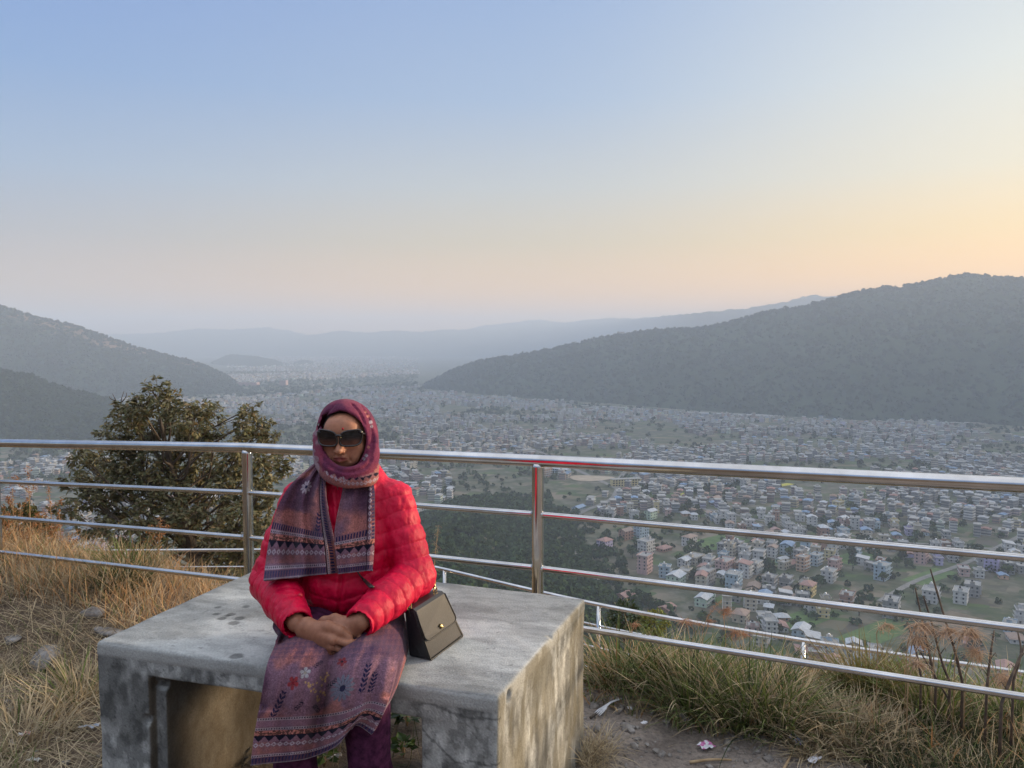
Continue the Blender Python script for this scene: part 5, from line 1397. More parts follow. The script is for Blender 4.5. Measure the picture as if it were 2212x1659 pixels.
    for px, py, w, d, n, wl_, rf, a in named:
        p = at_z(px, py, PLAIN); rf = ('hip' if rf[0] == 'hip' else rf[0], {'orange_': 'rusty'}.get(rf[1], rf[1]))
        if spur_mask(p[0], p[1]): continue
        recs.append((float(np.hypot(p[0], p[1])), p, a + 0.5, w, d, n, wl_, rf)); occ.append((p[0], p[1], 6.5))
    far = []
    # candidate plots: jittered rows, denser away from the fields
    Y = 425.0
    ring = []
    while Y < 9000:
        step = 13.8 if Y < 1300 else (18 if Y < 2600 else (26 if Y < 4500 else 40))
        half = Y * 0.70 + 30
        for x in np.arange(-half, half, step): ring.append((x + rr.uniform(-.35, .35) * step, Y + rr.uniform(-.35, .35) * step))
        Y += step * (0.95 if Y < 2600 else 1.3)
    R_ = np.array(ring)
    dens = fbm(R_[:, 0] / 150, R_[:, 1] / 150, 1.0, 3); dens2 = fbm(R_[:, 0] / 520 + 4, R_[:, 1] / 520, 2.0, 3)
    dist = np.hypot(R_[:, 0], R_[:, 1])
    thr = np.interp(dist, [430, 560, 700, 1000, 1500, 2500, 5000], [0.50, 0.47, 0.445, 0.43, 0.43, 0.44, 0.41])
    keep = (dens > thr) & (dens2 > np.interp(dist, [900, 1500, 3000], [0.32, 0.47, 0.43]))
    keep &= ~spur_mask(R_[:, 0], R_[:, 1]); keep &= road_dist(R_[:, 0], R_[:, 1]) > 9
    ca, sa = math.cos(0.5), math.sin(0.5); U = R_[:, 0] * ca + R_[:, 1] * sa + 14 * np.sin(R_[:, 1] / 130); W = -R_[:, 0] * sa + R_[:, 1] * ca + 18 * np.sin(R_[:, 0] / 170)
    street = np.minimum(np.abs((U / 66) % 1 - 0.5) * 66, np.abs((W / 104) % 1 - 0.5) * 104); keep &= (street > 5.5) | (dist > 2600)
    zt = gz(R_[:, 0], R_[:, 1]); keep &= (zt < PLAIN + 14)
    px, py = px_of(np.stack([R_[:, 0], R_[:, 1], np.full(len(R_), PLAIN)], 1))
    # keep off the hills and the river bed
    rb = np.array([(x, y) for x, y, *_ in RIGHT_BASE]); keep &= ~((px > 905) & (py < np.interp(px, rb[:, 0], rb[:, 1]) + 1.5))
    lb = np.array(LEFT_BASE); keep &= ~((px < 490) & (py < np.interp(px, lb[:, 0], lb[:, 1]) + 2)); sb = np.array(SPUR_BASE); keep &= ~((px < 390) & (py < np.interp(px, sb[:, 0], sb[:, 1]) + 2) & (py > 868))
    rv = np.interp(px, [1240, 1330, 1500, 1700, 1900, 2130], [874, 879, 891, 897.5, 904, 914]); keep &= ~((px > 1240) & (np.abs(py - rv) < 5))
    cols = list(WALLC); pw = np.array([0.30, 0.17, 0.11, 0.08, 0.08, 0.03, 0.03, 0.07, 0.04, 0.07, 0.02]); pw /= pw.sum()
    order = np.argsort(dist)
    nthing = 0
    for i in order:
        if not keep[i]: continue
        x, y = R_[i]; d0 = dist[i]
        a = 0.5 + 0.25 * math.floor(fbm(x / 220, y / 220, 9, 2) * 8) + rr.normal(0, 0.06)
        w, d = rr.uniform(7, 12.5), rr.uniform(6, 9.5); n = int(rr.choice([1, 2, 3, 4], p=[0.22, 0.34, 0.32, 0.12]))
        wl_ = cols[rr.choice(len(cols), p=pw)]
        kd = rr.random()
        rf = ('flat', None) if (n > 1 and kd < 0.66) else (('pillars', None) if n > 1 and kd < 0.78 else (('gable', 'hip', 'shed')[rr.choice(3, p=[0.6, 0.15, 0.25])], ('blue', 'red', 'grey', 'rusty', 'silver')[rr.choice(5, p=[0.18, 0.2, 0.24, 0.14, 0.24])]))
        if d0 < 1100 and not free(x, y, 5.3): continue
        vis = -25 < px[i] < 2237 and py[i] < 1500
        near = vis and len(recs) < 300 and d0 < 1200
        if near:
            fx, fy = px[i] * 1024 / 2212, py[i] * 1024 / 2212
            woman = 255 < fx < 432 and fy > 470 or (262 < fx < 400 and fy > 410)
            bench = 100 < fx < 585 and fy > 575
            if woman or bench or hidden(x, y, PLAIN + 3 * n): near = False
        if near:
            recs.append((d0, np.array([x, y, PLAIN]), a, w, d, n, wl_, rf)); nthing += 1
            occ.append((x, y, 5.4))
        else:
            far.append((x, y, a, w, d, n, wl_, rf, d0))
            if d0 < 1100: occ.append((x, y, 5.4))
    recs.sort(key=lambda r: r[0]); recs = recs[:300]
    made = []
    for k, (d0, p, a, w, d, n, wl_, rf) in enumerate(recs):
        p = np.array([p[0], p[1], float(gz(p[0], p[1]))])
        o, ex = house(p, a, w, d, n, wl_, rf, k < 45, rr, 'white' if rr.random() < 0.6 else wl_)
        made.append((o, p, n, wl_, rf, ex))
    pr = at(1341, 722.5, 3130.0); ho, _e = house(pr, 0.2, 27, 12, 3, 'grey', ('pillars', None), False, rr); ho['label'] = 'pale building standing alone on the crest of the right hill'; del ho['group']
    # a small car on the road at the foot of the wooded spur
    cp = at_z(1238, 1156, PLAIN); cp[2] = float(gz(cp[0], cp[1])) + 0.4; M = rotm(*cp, 1.75)
    car = thing('car', tuple(float(v) for v in cp), 'small white car on the road below the wooded spur', 'car')
    def loft(mb, prof, w):
        V = [(x, s * w * k, z) for s in (-1, 1) for x, z, k in prof]; n_ = len(prof); V = np.array(V) @ M[:3, :3].T + M[:3, 3]
        mb.add(V, [tuple(range(n_ - 1, -1, -1)), tuple(range(n_, 2 * n_))] + [(i, (i + 1) % n_, (i + 1) % n_ + n_, i + n_) for i in range(n_)])
    mb = MB(); loft(mb, [(-2.1, 0.35, 1), (2.1, 0.35, 1), (2.15, 0.75, 1), (1.2, 0.95, 1), (-1.9, 1.0, 1), (-2.15, 0.8, 1)], 0.85); mb.build('body', M_WALL['white'], car)
    mb = MB(); loft(mb, [(-1.85, 1.0, 1), (1.15, 0.96, 1), (0.45, 1.48, 0.85), (-1.2, 1.5, 0.85)], 0.78); mb.build('windows', M_GLASS_T, car)
    mb = MB(); loft(mb, [(-1.2, 1.5, 0.85), (0.45, 1.48, 0.85), (0.3, 1.56, 0.8), (-1.1, 1.57, 0.8)], 0.8); mb.build('roof', M_WALL['white'], car)
    for sx in (-1.3, 1.3):
        for sy in (-0.8, 0.8):
            V, F = tube([(sx, sy - 0.1, 0.32), (sx, sy + 0.1, 0.32)], 0.32, 12); obj('wheel', V @ M[:3, :3].T + M[:3, 3], F, M_TANK_B, car)
    # labels: own looks, then the neighbour that sets it apart
    P = np.array([m[1][:2] for m in made]); seen = {}
    def short(m): return '%s %s house' % (NUMW[m[2]], m[3])
    for i, m in enumerate(made):
        base = '%s %s house with %s' % (NUMW[m[2]], m[3], kindname(m[4]).strip())
        if m[5]: base += ' and ' + m[5]
        nb = np.argsort(np.hypot(*(P - P[i]).T))[1:8]
        px0, py0 = px_of(m[1])
        lab = None; opts = [base]
        for j in nb:
            q = made[j]; pj, yj = px_of(q[1])
            rel = 'right of' if px0 - pj > abs(py0 - yj) * 1.2 else ('left of' if pj - px0 > abs(py0 - yj) * 1.2 else ('in front of' if py0 > yj else 'behind'))
            base_ = base if len(base.split()) < 12 else base.replace(' water tank', ' tank')
            opts.append('%s, %s a %s %s one' % (base, rel, NUMW[q[2]], q[3]) if len(base.split()) < 10 else '%s, %s a %s one' % (base_, rel.replace('in front of', 'before'), q[3]))
        for o_ in opts:
            if len(o_.split()) <= 16 and o_ not in seen: lab = o_; break
        lab = lab or ' '.join(opts[-1].split()[:16]); seen[lab] = 1; m[0]['label'] = lab
    # ---- landmarks
    def long_block(px_, py_, w, d, n, wall, roofc, rot, label, name='school_building'):
        p = at_z(px_, py_, PLAIN); p[2] = float(gz(p[0], p[1])); M = rotm(*p, rot); H = 3.2 * n
        root = thing(name, tuple(float(v) for v in p), label, 'building')
        mb = MB(); mb.box((-w/2, -d/2, -1), (w/2, d/2, H), 0, M)
        for fl in range(n + 1): mb.box((-w/2 - 0.3, -d/2 - 0.5, 3.2 * fl - 0.2), (w/2 + 0.3, d/2 + 0.5, 3.2 * fl + 0.2), 0, M)
        mb.build('walls', M_WALL[wall], root)
        for fl in range(n):
            for i in range(int(w / 4)):
                x = -w/2 + 2 + 4 * i; wb = MB(); wb.box((x - 1.1, -d/2 - 0.1, 3.2 * fl + 0.8), (x + 1.1, -d/2 + 0.1, 3.2 * fl + 2.6), 0, M); wb.build('window', M_GLASS_T, root)
        if roofc:
            V = np.array([(-w/2-1, -d/2-1.2, H), (w/2+1, -d/2-1.2, H), (w/2+1, 0, H+2.2), (-w/2-1, 0, H+2.2), (w/2+1, d/2+1.2, H), (-w/2-1, d/2+1.2, H)]) @ M[:3, :3].T + M[:3, 3]
            obj('roof', V, [(0, 1, 2, 3), (3, 2, 4, 5)], M_ROOF[roofc], root, False)
        else:
            rb = MB(); rb.box((-w/2 - 0.6, -d/2 - 0.8, H + 0.2), (w/2 + 0.6, d/2 + 0.8, H + 0.5), 0, M)
            for i in range(int(w / 4) + 1): rb.box((-w/2 + 4 * i - 0.2, -d/2 - 0.6, H + 0.5), (-w/2 + 4 * i + 0.2, -d/2 - 0.3, H + 1.6), 1, M)
            rb.build('roof', [M_SLAB, M_WALL[wall]], root)
    long_block(1352, 1049, 42, 9, 3, 'yellow', None, 0.22, 'long yellow three-storey school building with rows of windows beside the sports ground')
    long_block(1213, 1021, 26, 10, 2, 'pale blue', 'silver', -0.6, 'long pale blue hall with silver roof beside the bare sports ground', 'hall')
    long_block(535, 834, 95, 30, 5, 'pink', None, -0.1, 'wide salmon pink block far off below the left hill, larger of two', 'hospital_building')
    long_block(613, 834, 30, 25, 8, 'pink', None, -0.1, 'narrow tall salmon pink block far off right of the wide one', 'hospital_building')
    a = np.linspace(0, 2 * math.pi, 48, endpoint=False)
    rad = 24 * (1 + 0.12 * np.sin(3 * a + 1)); V = np.stack([F_[0] + rad * np.cos(a) * 1.35, F_[1] + rad * np.sin(a) * 0.95, np.zeros(48)], 1); V[:, 2] = gz(V[:, 0], V[:, 1]) + 0.5
    tag(obj('sports_ground', V, [tuple(range(48))], mat_noise('bare_earth', (0.30, 0.24, 0.17), (0.42, 0.35, 0.26), 0.08, 0.95, 0), None, False), kind='structure')
    # mustard plots and green plots
    for px_, py_, sx, sy, c in ((1475, 1068, 12, 6, 'm'), (1690, 1048, 20, 6, 'm'), (1845, 1098, 14, 5, 'm'), (1480, 1065, 25, 10, 'g'), (1555, 1170, 30, 18, 'g'), (1850, 1205, 26, 14, 'g'), (1590, 1290, 22, 9, 'g'), (1900, 1365, 34, 12, 'g'), (1730, 1340, 24, 12, 'g'), (2010, 1245, 30, 10, 'g'), (1700, 1150, 20, 12, 'b'), (1640, 1258, 24, 16, 'b'), (2060, 1350, 30, 16, 'b'), (130, 975, 18, 8, 'g')):
        p = at_z(px_, py_, PLAIN); M = rotm(p[0], p[1], 0, 0.6); V = []
        for x, y in ((-1, -1), (1, -0.9), (0.92, 1), (-1.05, 0.9)):
            q = M @ np.array([x * sx, y * sy, 0, 1]); V.append((q[0], q[1], float(gz(q[0], q[1])) + 0.25))
        tag(obj('field', V, [(0, 1, 2, 3)], FIELD_M[c], None, False), kind='structure')
    return far
FIELD_M = {'m': mat_noise('mustard_field', (0.38, 0.36, 0.04), (0.52, 0.48, 0.06), 0.6, 0.95, 0), 'g': mat_noise('green_plot', (0.05, 0.10, 0.025), (0.11, 0.17, 0.05), 0.25, 0.95, 0), 'b': mat_noise('ploughed_plot', (0.12, 0.09, 0.06), (0.18, 0.145, 0.10), 0.2, 0.95, 0)}
FAR = build_town()

def build_far_town():
    rr = np.random.default_rng(5); V, F, C = [], [], []; n = 0
    for x, y, a, w, d, s, wl_, rf, d0 in FAR:
        if d0 > 2600: w, d = w * 1.3, d * 1.3
        c, sn = math.cos(a), math.sin(a); z = float(0)
        col = np.array(WALLC[wl_]); col = (col * 0.6 + col.mean() * 0.4) * rr.uniform(0.7, 1.15); rc = np.array(ROOFC[rf[1]] if rf[1] else (0.34, 0.335, 0.32)) * rr.uniform(0.8, 1.15)
        H = 3.0 * s + 0.4
        def bx(hw, hd, z0, z1, cc, ox=0, oy=0):
            nonlocal n
            q = [(-hw + ox, -hd + oy), (hw + ox, -hd + oy), (hw + ox, hd + oy), (-hw + ox, hd + oy)]
            for zz in (z0, z1):
                for p in q: V.append((x + c * p[0] - sn * p[1], y + sn * p[0] + c * p[1], zz)); C.append(cc)
            for f in ((4, 5, 6, 7), (0, 1, 5, 4), (1, 2, 6, 5), (2, 3, 7, 6), (3, 0, 4, 7)): F.append([n + k for k in f])
            n += 8
        bx(w/2, d/2, -1.5, H, col)
        if d0 < 1900:
            for fl in range(s): bx(w/2 + 0.04, d/2 + 0.04, 3 * fl + 1.1, 3 * fl + 2.3, np.array((0.10, 0.10, 0.11)) * rr.uniform(0.7, 1.6) + col * 0.15)
            for fl in range(1, s): bx(w/2 + 0.3, d/2 + 0.3, 3 * fl - 0.12, 3 * fl + 0.12, np.minimum(col * 1.15, 0.8))
        bx(w/2 + 0.6, d/2 + 0.6, H, H + (0.6 if rf[0] in ('flat', 'pillars') else 0.25), rc)
        if rf[0] not in ('flat', 'pillars'): bx(w/2 + 0.3, d/4, H + 0.25, H + 0.9, rc)
        elif rr.random() < 0.6: bx(1.5, 1.7, H + 0.6, H + 2.9, col, rr.uniform(-w/3, w/3), 0)
    V = np.array(V); V[:, 2] += gz(V[:, 0], V[:, 1])
    o = obj('town', V, np.array(F), mat_col('far_walls', 0.85, 0.5, 0.25, 0), None, False, np.array(C))
    tag(o, kind='stuff')
build_far_town()
# ================================================================== TREES AND WOODS
def mat_leaf(name, rough=0.6, tr=0.0, spec=0.25):
    m, n, l, b = new_mat(name, rough, 0, spec)
    a = n.new('ShaderNodeAttribute'); a.attribute_name = 'Col'
    t = noise_node(n, l, 8, 3, 0.6); r = ramp(n, [(0.3, (0.75,) * 3), (0.7, (1.2,) * 3)]); l.new(t.outputs['Fac'], r.inputs['Fac'])
    c = mixc(n, l, a.outputs['Color'], r.outputs[0], 1.0, 'MULTIPLY'); l.new(c, b.inputs['Base Color'])
    if tr:
        tn = n.new('ShaderNodeBsdfTranslucent'); l.new(c, tn.inputs['Color']); mx = n.new('ShaderNodeMixShader'); mx.inputs[0].default_value = tr
        o = [q for q in n if q.type == 'OUTPUT_MATERIAL'][0]
        l.new(b.outputs[0], mx.inputs[1]); l.new(tn.outputs[0], mx.inputs[2]); l.new(mx.outputs[0], o.inputs['Surface'])
    return m
M_WOOD_FAR = mat_leaf('far_foliage', 0.9, 0, 0.0); M_LEAF = mat_leaf('leaf', 0.5, 0.18); M_GRASS = mat_leaf('grass_blade', 0.65, 0.25)
M_BARK = mat_noise('bark', (0.05, 0.04, 0.03), (0.13, 0.10, 0.075), 18, 0.9, 0.6, 0.01, stretch=(1, 1, 0.3))
rg = np.random.default_rng(77)

def crowns(P, r, q, col, hgt=1.0, jit=0.3, seed=0, var=(0.7, 1.35)):
    """many crowns as clouds of leaf-clump quads; P (n,3) crown bottoms, r (n,)"""
    g = np.random.default_rng(seed); n = len(P); N = n * q
    d = g.normal(size=(N, 3)); d[:, 2] = np.abs(d[:, 2]) * 1.0 - 0.25; d /= np.linalg.norm(d, axis=1)[:, None]
    rr = np.repeat(r, q); c = np.repeat(P, q, 0).astype(float)
    lump = 1 + 0.22 * np.sin(d[:, 0] * 5 + np.repeat(g.uniform(0, 6, n), q)) * np.cos(d[:, 1] * 5 + np.repeat(g.uniform(0, 6, n), q))
    c += d * (rr * g.uniform(0.62, 1.0, N) * lump)[:, None] * np.array([1, 1, hgt]); c[:, 2] += rr * hgt * 0.55
    nn = d + g.normal(size=(N, 3)) * 0.65; nn /= np.linalg.norm(nn, axis=1)[:, None]
    t = np.cross(nn, g.normal(size=(N, 3))); t /= np.linalg.norm(t, axis=1)[:, None]; b = np.cross(nn, t)
    s = (rr * g.uniform(0.22, 0.42, N) * (28 / q) ** 0.35)[:, None]
    V = np.stack([c - t * s - b * s * 0.6, c + t * s * 0.7 - b * s, c + t * s + b * s * 0.7, c - t * s * 0.6 + b * s], 1).reshape(-1, 3)
    F = np.arange(N * 4).reshape(-1, 4)
    base = np.asarray(col)[None] * (1 + jit * g.normal(size=(n, 1)) * 0.8 + np.array([[0.25, 0.1, 0]]) * g.normal(size=(n, 1)) * jit)
    C = np.repeat(np.clip(base, 0.01, 0.4), q, 0) * g.uniform(*var, (N, 1))
    return V, F, np.repeat(C, 4, 0)
def woods(name, parts):
    V, F, C, n = [], [], [], 0
    for v, f, c in parts: V.append(v); F.append(f + n); C.append(c); n += len(v)
    o = obj(name, np.concatenate(V), np.concatenate(F), M_WOOD_FAR, None, False, np.concatenate(C)); tag(o, kind='stuff'); return o

def build_woods():
    g = np.random.default_rng(8)
    # spur below the viewpoint
    x = g.uniform(-330, 160, 60000); y = g.uniform(330, 985, 60000); h = spur_h(x, y)
    k = (h > 0.8) | ((h > -1.5) & (g.random(60000) < 0.25) & (x > 0)); x, y = x[k], y[k]
    px, py = px_of(np.stack([x, y, gz(x, y)], 1)); vis = (px > -60) & (px < 1500) & (py < 1500) & ((px > 620) | (py < 1330)); x, y = x[vis][:5200], y[vis][:5200]
    P = np.stack([x, y, gz(x, y) - 0.6], 1); r = g.uniform(2.2, 4.6, len(P))
    parts = [crowns(P, r, 40, (0.040, 0.062, 0.026), 1.05, 0.32, 1)]
    woods('forest', parts)
    # hillsides and their crests
    parts = []
    def on_hill(G, n, r0, r1, q, col, seed, lo=0.0):
        nu, nv = G.shape[:2]; u = g.uniform(0, nu - 1.001, n); v = lo * (nv - 1) + g.uniform(0, 1, n) * (nv - 1.001) * (1 - lo)
        i, j = u.astype(int), v.astype(int); fu, fv = (u - i)[:, None], (v - j)[:, None]
        Q = G[i, j] * (1 - fu) * (1 - fv) + G[i + 1, j] * fu * (1 - fv) + G[i, j + 1] * (1 - fu) * fv + G[i + 1, j + 1] * fu * fv
        ppx, _ = px_of(Q); k = (ppx > -80) & (ppx < 2300); Q = Q[k]; Q[:, 2] -= 1
        parts.append(crowns(Q, g.uniform(r0, r1, len(Q)), q, col, 1.0, 0.12, seed, (0.85, 1.18)))
    cut = lambda G: G[(px_of(G[:, -1])[0] > -100) & (px_of(G[:, -1])[0] < 2320)]
    R_, L_, N_ = cut(P_RIGHT), cut(P_LEFT), cut(P_NEARLEFT)
    on_hill(R_, 5000, 4, 8, 12, (0.032, 0.046, 0.024), 3); on_hill(R_[:, -3:], 900, 3, 7.5, 16, (0.03, 0.042, 0.022), 4); on_hill(R_[:, -2:], 420, 5, 10, 30, (0.03, 0.042, 0.022), 14)
    on_hill(L_, 3500, 4, 8, 12, (0.036, 0.048, 0.026), 5); on_hill(L_[:, -3:], 500, 3, 7, 14, (0.05, 0.045, 0.028), 6)
    on_hill(N_, 4200, 4, 7.5, 24, (0.040, 0.058, 0.026), 7)
    woods('hillside_woods', parts)
    # gardens, river groves and tree belts between the houses
    n = 90000; Y = np.where(g.random(n) < 0.75, np.sqrt(g.uniform(430 ** 2, 4800 ** 2, n)), np.sqrt(g.uniform(4800 ** 2, 8200 ** 2, n))); X = g.uniform(-0.72, 0.72, n) * Y
    dd = np.hypot(X, Y); px, py = px_of(np.stack([X, Y, np.full(n, PLAIN)], 1))
    w = fbm(X / 190 + 3, Y / 190, 6.0, 4); w2 = fbm(X / 520 + 4, Y / 520, 2.0, 3)
    prob = np.where(w > 0.52, 0.65, 0.14) + np.where(w2 < np.interp(dd, [900, 1500, 3000], [0.31, 0.465, 0.43]), 0.75, 0)
    prob *= np.interp(dd, [430, 900, 2000, 4000, 8200], [1.0, 0.9, 0.55, 0.16, 0.10])
    rb = np.array([(a, b) for a, b, *_ in RIGHT_BASE]); lb = np.array(LEFT_BASE); sb = np.array(SPUR_BASE)
    k = (g.random(n) < prob) & (px > -30) & (px < 2240) & ~spur_mask(X, Y) & (road_dist(X, Y) > 6)
    k &= ~((px > 905) & (py < np.interp(px, rb[:, 0], rb[:, 1]) + 1)) & ~((px < 490) & (py < np.interp(px, lb[:, 0], lb[:, 1]))) & ~((px < 390) & (py < np.interp(px, sb[:, 0], sb[:, 1]) + 2) & (py > 868))
    k &= np.hypot(X - 53, Y - 1080) > 0
    F_ = at_z(1275, 1033, PLAIN)[:2]; k &= np.hypot((X - F_[0]) / 1.5, Y - F_[1]) > 26
    X, Y, dd = X[k], Y[k], dd[k]
    P = np.stack([X, Y, gz(X, Y) - 0.3], 1); r = g.uniform(2.0, 5.2, len(P)) * np.interp(dd, [500, 1500, 4000], [0.85, 1.15, 1.5])
    near = dd < 1300
    woods('valley_trees', [crowns(P[near], r[near], 26, (0.042, 0.062, 0.028), 1.1, 0.3, 9), crowns(P[~near], r[~near], 10, (0.038, 0.055, 0.028), 0.9, 0.25, 10)])
build_woods()

def build_town_trees():
    """single trees that stand clear among the nearest houses"""
    g = np.random.default_rng(31); protos = []
    for s in range(4):
        V, F, C = crowns(np.zeros((1, 3)), np.array([1.0]), 170, ((0.040, 0.062, 0.026), (0.034, 0.05, 0.028), (0.06, 0.085, 0.028), (0.045, 0.056, 0.03))[s], (1.1, 1.9, 0.9, 1.2)[s], 0.1, 40 + s)
        me = mesh('tree_crown', V, F, False, C); me.materials.append(M_WOOD_FAR)
        TV, TF = tube([(0, 0, -0.9), (0.03, 0, -0.3), (0, 0.02, 0.35), (0.05, 0, 0.8)], [0.11, 0.085, 0.07, 0.03], 8); tm = mesh('tree_trunk', TV, TF); tm.materials.append(M_BARK)
        protos.append((me, tm))
    houses = [o for o in scene.objects if o.name.startswith('house') and o.parent is None]
    HP = np.array([o.location[:] for o in houses]); used = set(); n = 0
    for t in range(6000):
        if n >= 95: break
        Y = math.sqrt(g.uniform(440 ** 2, 900 ** 2)); x = g.uniform(-0.66, 0.66) * Y
        px, py = px_of(np.array([x, Y, PLAIN])); fx, fy = px * 1024 / 2212, py * 1024 / 2212
        if not (5 < fx < 1019 and fy < 690) or (250 < fx < 585 and fy > 560) or (255 < fx < 440 and fy > 410): continue
        if spur_mask(x, Y) or road_dist(x, Y) < 7: continue
        d = np.hypot(HP[:, 0] - x, HP[:, 1] - Y); j = int(d.argmin())
        if d[j] < 7.5 or d[j] > 30 or hidden(x, Y, PLAIN + 4): continue
        k = int(g.integers(0, 4)); r = g.uniform(2.4, 4.6)
        form = ('dark round', 'tall slender', 'pale green low', 'grey-green bushy')[k]
        hl = houses[j]['label'].split(' with')[0].split(',')[0]; roof = houses[j]['label'].split(' with ')[1].split(',')[0].split(' and ')[0]
        lab = None
        for c in ('%s tree beside the %s with %s' % (form, hl, roof),):
            if c not in used and len(c.split()) <= 16: lab = c
        if not lab: continue
        used.add(lab); n += 1
        z = float(gz(x, Y)); o = thing('tree', (x, Y, z), lab, 'tree', 'single trees among the houses')
        for nm, me in (('crown', protos[k][0]), ('trunk', protos[k][1])):
            q = bpy.data.objects.new(nm, me); scene.collection.objects.link(q); q.parent = o; q.location = (0, 0, r * 0.8); q.scale = (r, r, r); q.rotation_euler = (0, 0, g.uniform(0, 6.28))
build_town_trees()

# ------------------------------------------------------------------ the broad-leaved tree just below the railing
def leaves(P, D, L, W, col, g, fold=0.25):
    """P bases, D directions (n,3), leaf = two folded quads"""
    n = len(P); D = D / np.linalg.norm(D, axis=1)[:, None]
    s = np.cross(D, g.normal(size=(n, 3)) * 0.5 + [0, 0, 1]); s /= np.linalg.norm(s, axis=1)[:, None] + 1e-9; u = np.cross(s, D)
    L = np.broadcast_to(L, n)[:, None]; W = np.broadcast_to(W, n)[:, None]
    mid = P + D * L * 0.5 - u * L * 0.02; tip = P + D * L - u * L * 0.10
    V = np.stack([P, mid + s * W - u * W * -fold, tip, mid - s * W - u * W * -fold, mid], 1).reshape(-1, 3)
    b = np.arange(n)[:, None] * 5
    F = np.concatenate([b + np.array([[0, 4, 1]]), b + np.array([[4, 2, 1]]), b + np.array([[0, 3, 4]]), b + np.array([[4, 3, 2]])])
    return V, F, np.repeat(col, 5, 0)
def build_near_tree():
    g = np.random.default_rng(12); Y0 = 15.0
    base = at(425, 1200, Y0); base[2] = float(gz(base[0], base[1])) - 0.1
    root = thing('tree', tuple(float(v) for v in base), 'broad-leaved olive green tree standing below the near railing left of the woman', 'tree')
    CL = [(335, 850, 40), (300, 880, 36), (365, 875, 34), (275, 905, 42), (330, 915, 50), (245, 940, 40), (300, 950, 48), (385, 915, 34), (418, 905, 44), (452, 897, 36), (425, 945, 42), (462, 937, 26), (380, 960, 40), 
          (537, 882, 24), (525, 915, 24), (560, 920, 34), (545, 950, 40), (585, 945, 26), (520, 965, 30),
          (215, 980, 40), (175, 985, 26), (260, 1000, 48), (320, 1010, 52), (200, 1020, 42), (160, 1045, 30), (250, 1050, 48), (380, 1015, 50), (440, 1010, 50), (500, 1005, 46), (560, 995, 40), (600, 1000, 30), (615, 1018, 20), (570, 1030, 34),
          (310, 1065, 50), (370, 1070, 50), (430, 1060, 50), (490, 1055, 46), (545, 1065, 38), (585, 1065, 26), (190, 1080, 40), (140, 1100, 28), (250, 1100, 46), (310, 1115, 40), (400, 1120, 46), (460, 1110, 46), (520, 1115, 42), (565, 1110, 34),
          (200, 1135, 30), (250, 1150, 30), (430, 1160, 42), (480, 1160, 40), (530, 1160, 42), (570, 1150, 34), (360, 1150, 34), (470, 1205, 42), (520, 1205, 46), (560, 1200, 40), (430, 1200, 34), (500, 1240, 44), (450, 1240, 34), (545, 1235, 36), (400, 1180, 26), (300, 1160, 36), (340, 1195, 34), (260, 1195, 26), (600, 1150, 28), (610, 1200, 30)]
    top = at(390, 1020, Y0); cen = at(370, 1040, Y0)
    bark = MB()
    T = curve([base, base * 0.6 + top * 0.4 + [0.15, 0, 0], base * 0.25 + top * 0.75 + [-0.1, 0.1, 0], at(345, 905, Y0)], 20); bark.tube(T, np.linspace(0.17, 0.035, 20), 10)
    trunk = bark.build('trunk', M_BARK, root, True)
    PV, PD, PL, PC = [], [], [], []
    lb = MB()
    for cx, cy, cr in CL:
        Yc = Y0 + g.uniform(-1.1, 1.0); c = at(cx, cy, Yc); r = cr / FOC * Y0 * 0.95
        a = T[int(np.clip(18 - (cy - 850) / 22, 4, 17))]
        mid = (a + c) / 2 + g.normal(size=3) * 0.12 - [0, 0, 0.12]
        br = curve([a, mid, c], 12); lb.tube(br, np.linspace(0.030, 0.008, 12), 6)
        k = int(13 * (cr / 40) ** 2 * 3.4)
        for _ in range(k):
            d = g.normal(size=3); d /= np.linalg.norm(d); q = c + d * r * g.uniform(0.25, 1.0) ** 0.6 * np.array([1, 1.1, 0.9])
            if g.random() < 0.25: lb.tube(curve([br[g.integers(6, 12)], (c + q) / 2 + g.normal(size=3) * 0.03, q], 5), np.linspace(0.008, 0.003, 5), 4, cap=False)
            m = int(g.integers(8, 15)); dirs = g.normal(size=(m, 3)); dirs[:, 2] = dirs[:, 2] * 0.45 - 0.38; dirs += d * 0.5
            PV.append(q + g.normal(size=(m, 3)) * 0.025); PD.append(dirs); PL.append(g.uniform(0.075, 0.14, m))
            t = g.random((m, 1)); col = np.array([0.090, 0.105, 0.046]) * (1 - t) + np.array([0.26, 0.22, 0.115]) * t; col = np.where(g.random((m, 1)) < 0.10, np.array([[0.20, 0.145, 0.075]]), col); PC.append(col * g.uniform(0.7, 1.25, (m, 1)))
    lb.build('limbs', M_BARK, root, True)
    P, D, L, C = map(np.concatenate, (PV, PD, PL, PC))
    V, F, C = leaves(P, D, L, L * g.uniform(0.17, 0.27, len(L)), C, g); obj('crown', V, F, M_LEAF, root, False, C)
    # bare twigs that stick out above
    mb = MB()
    for pts in ([(262, 885), (252, 868), (243, 850)], [(262, 885), (262, 865), (268, 845)], [(250, 866), (240, 862), (236, 856)], [(264, 868), (272, 858), (274, 848)]):
        mb.tube(curve([at(x, y, Y0 - 0.2) for x, y in pts], 8), np.linspace(0.012, 0.004, 8), 5)
    mb.build('bare_twigs', M_BARK, root, True)
build_near_tree()

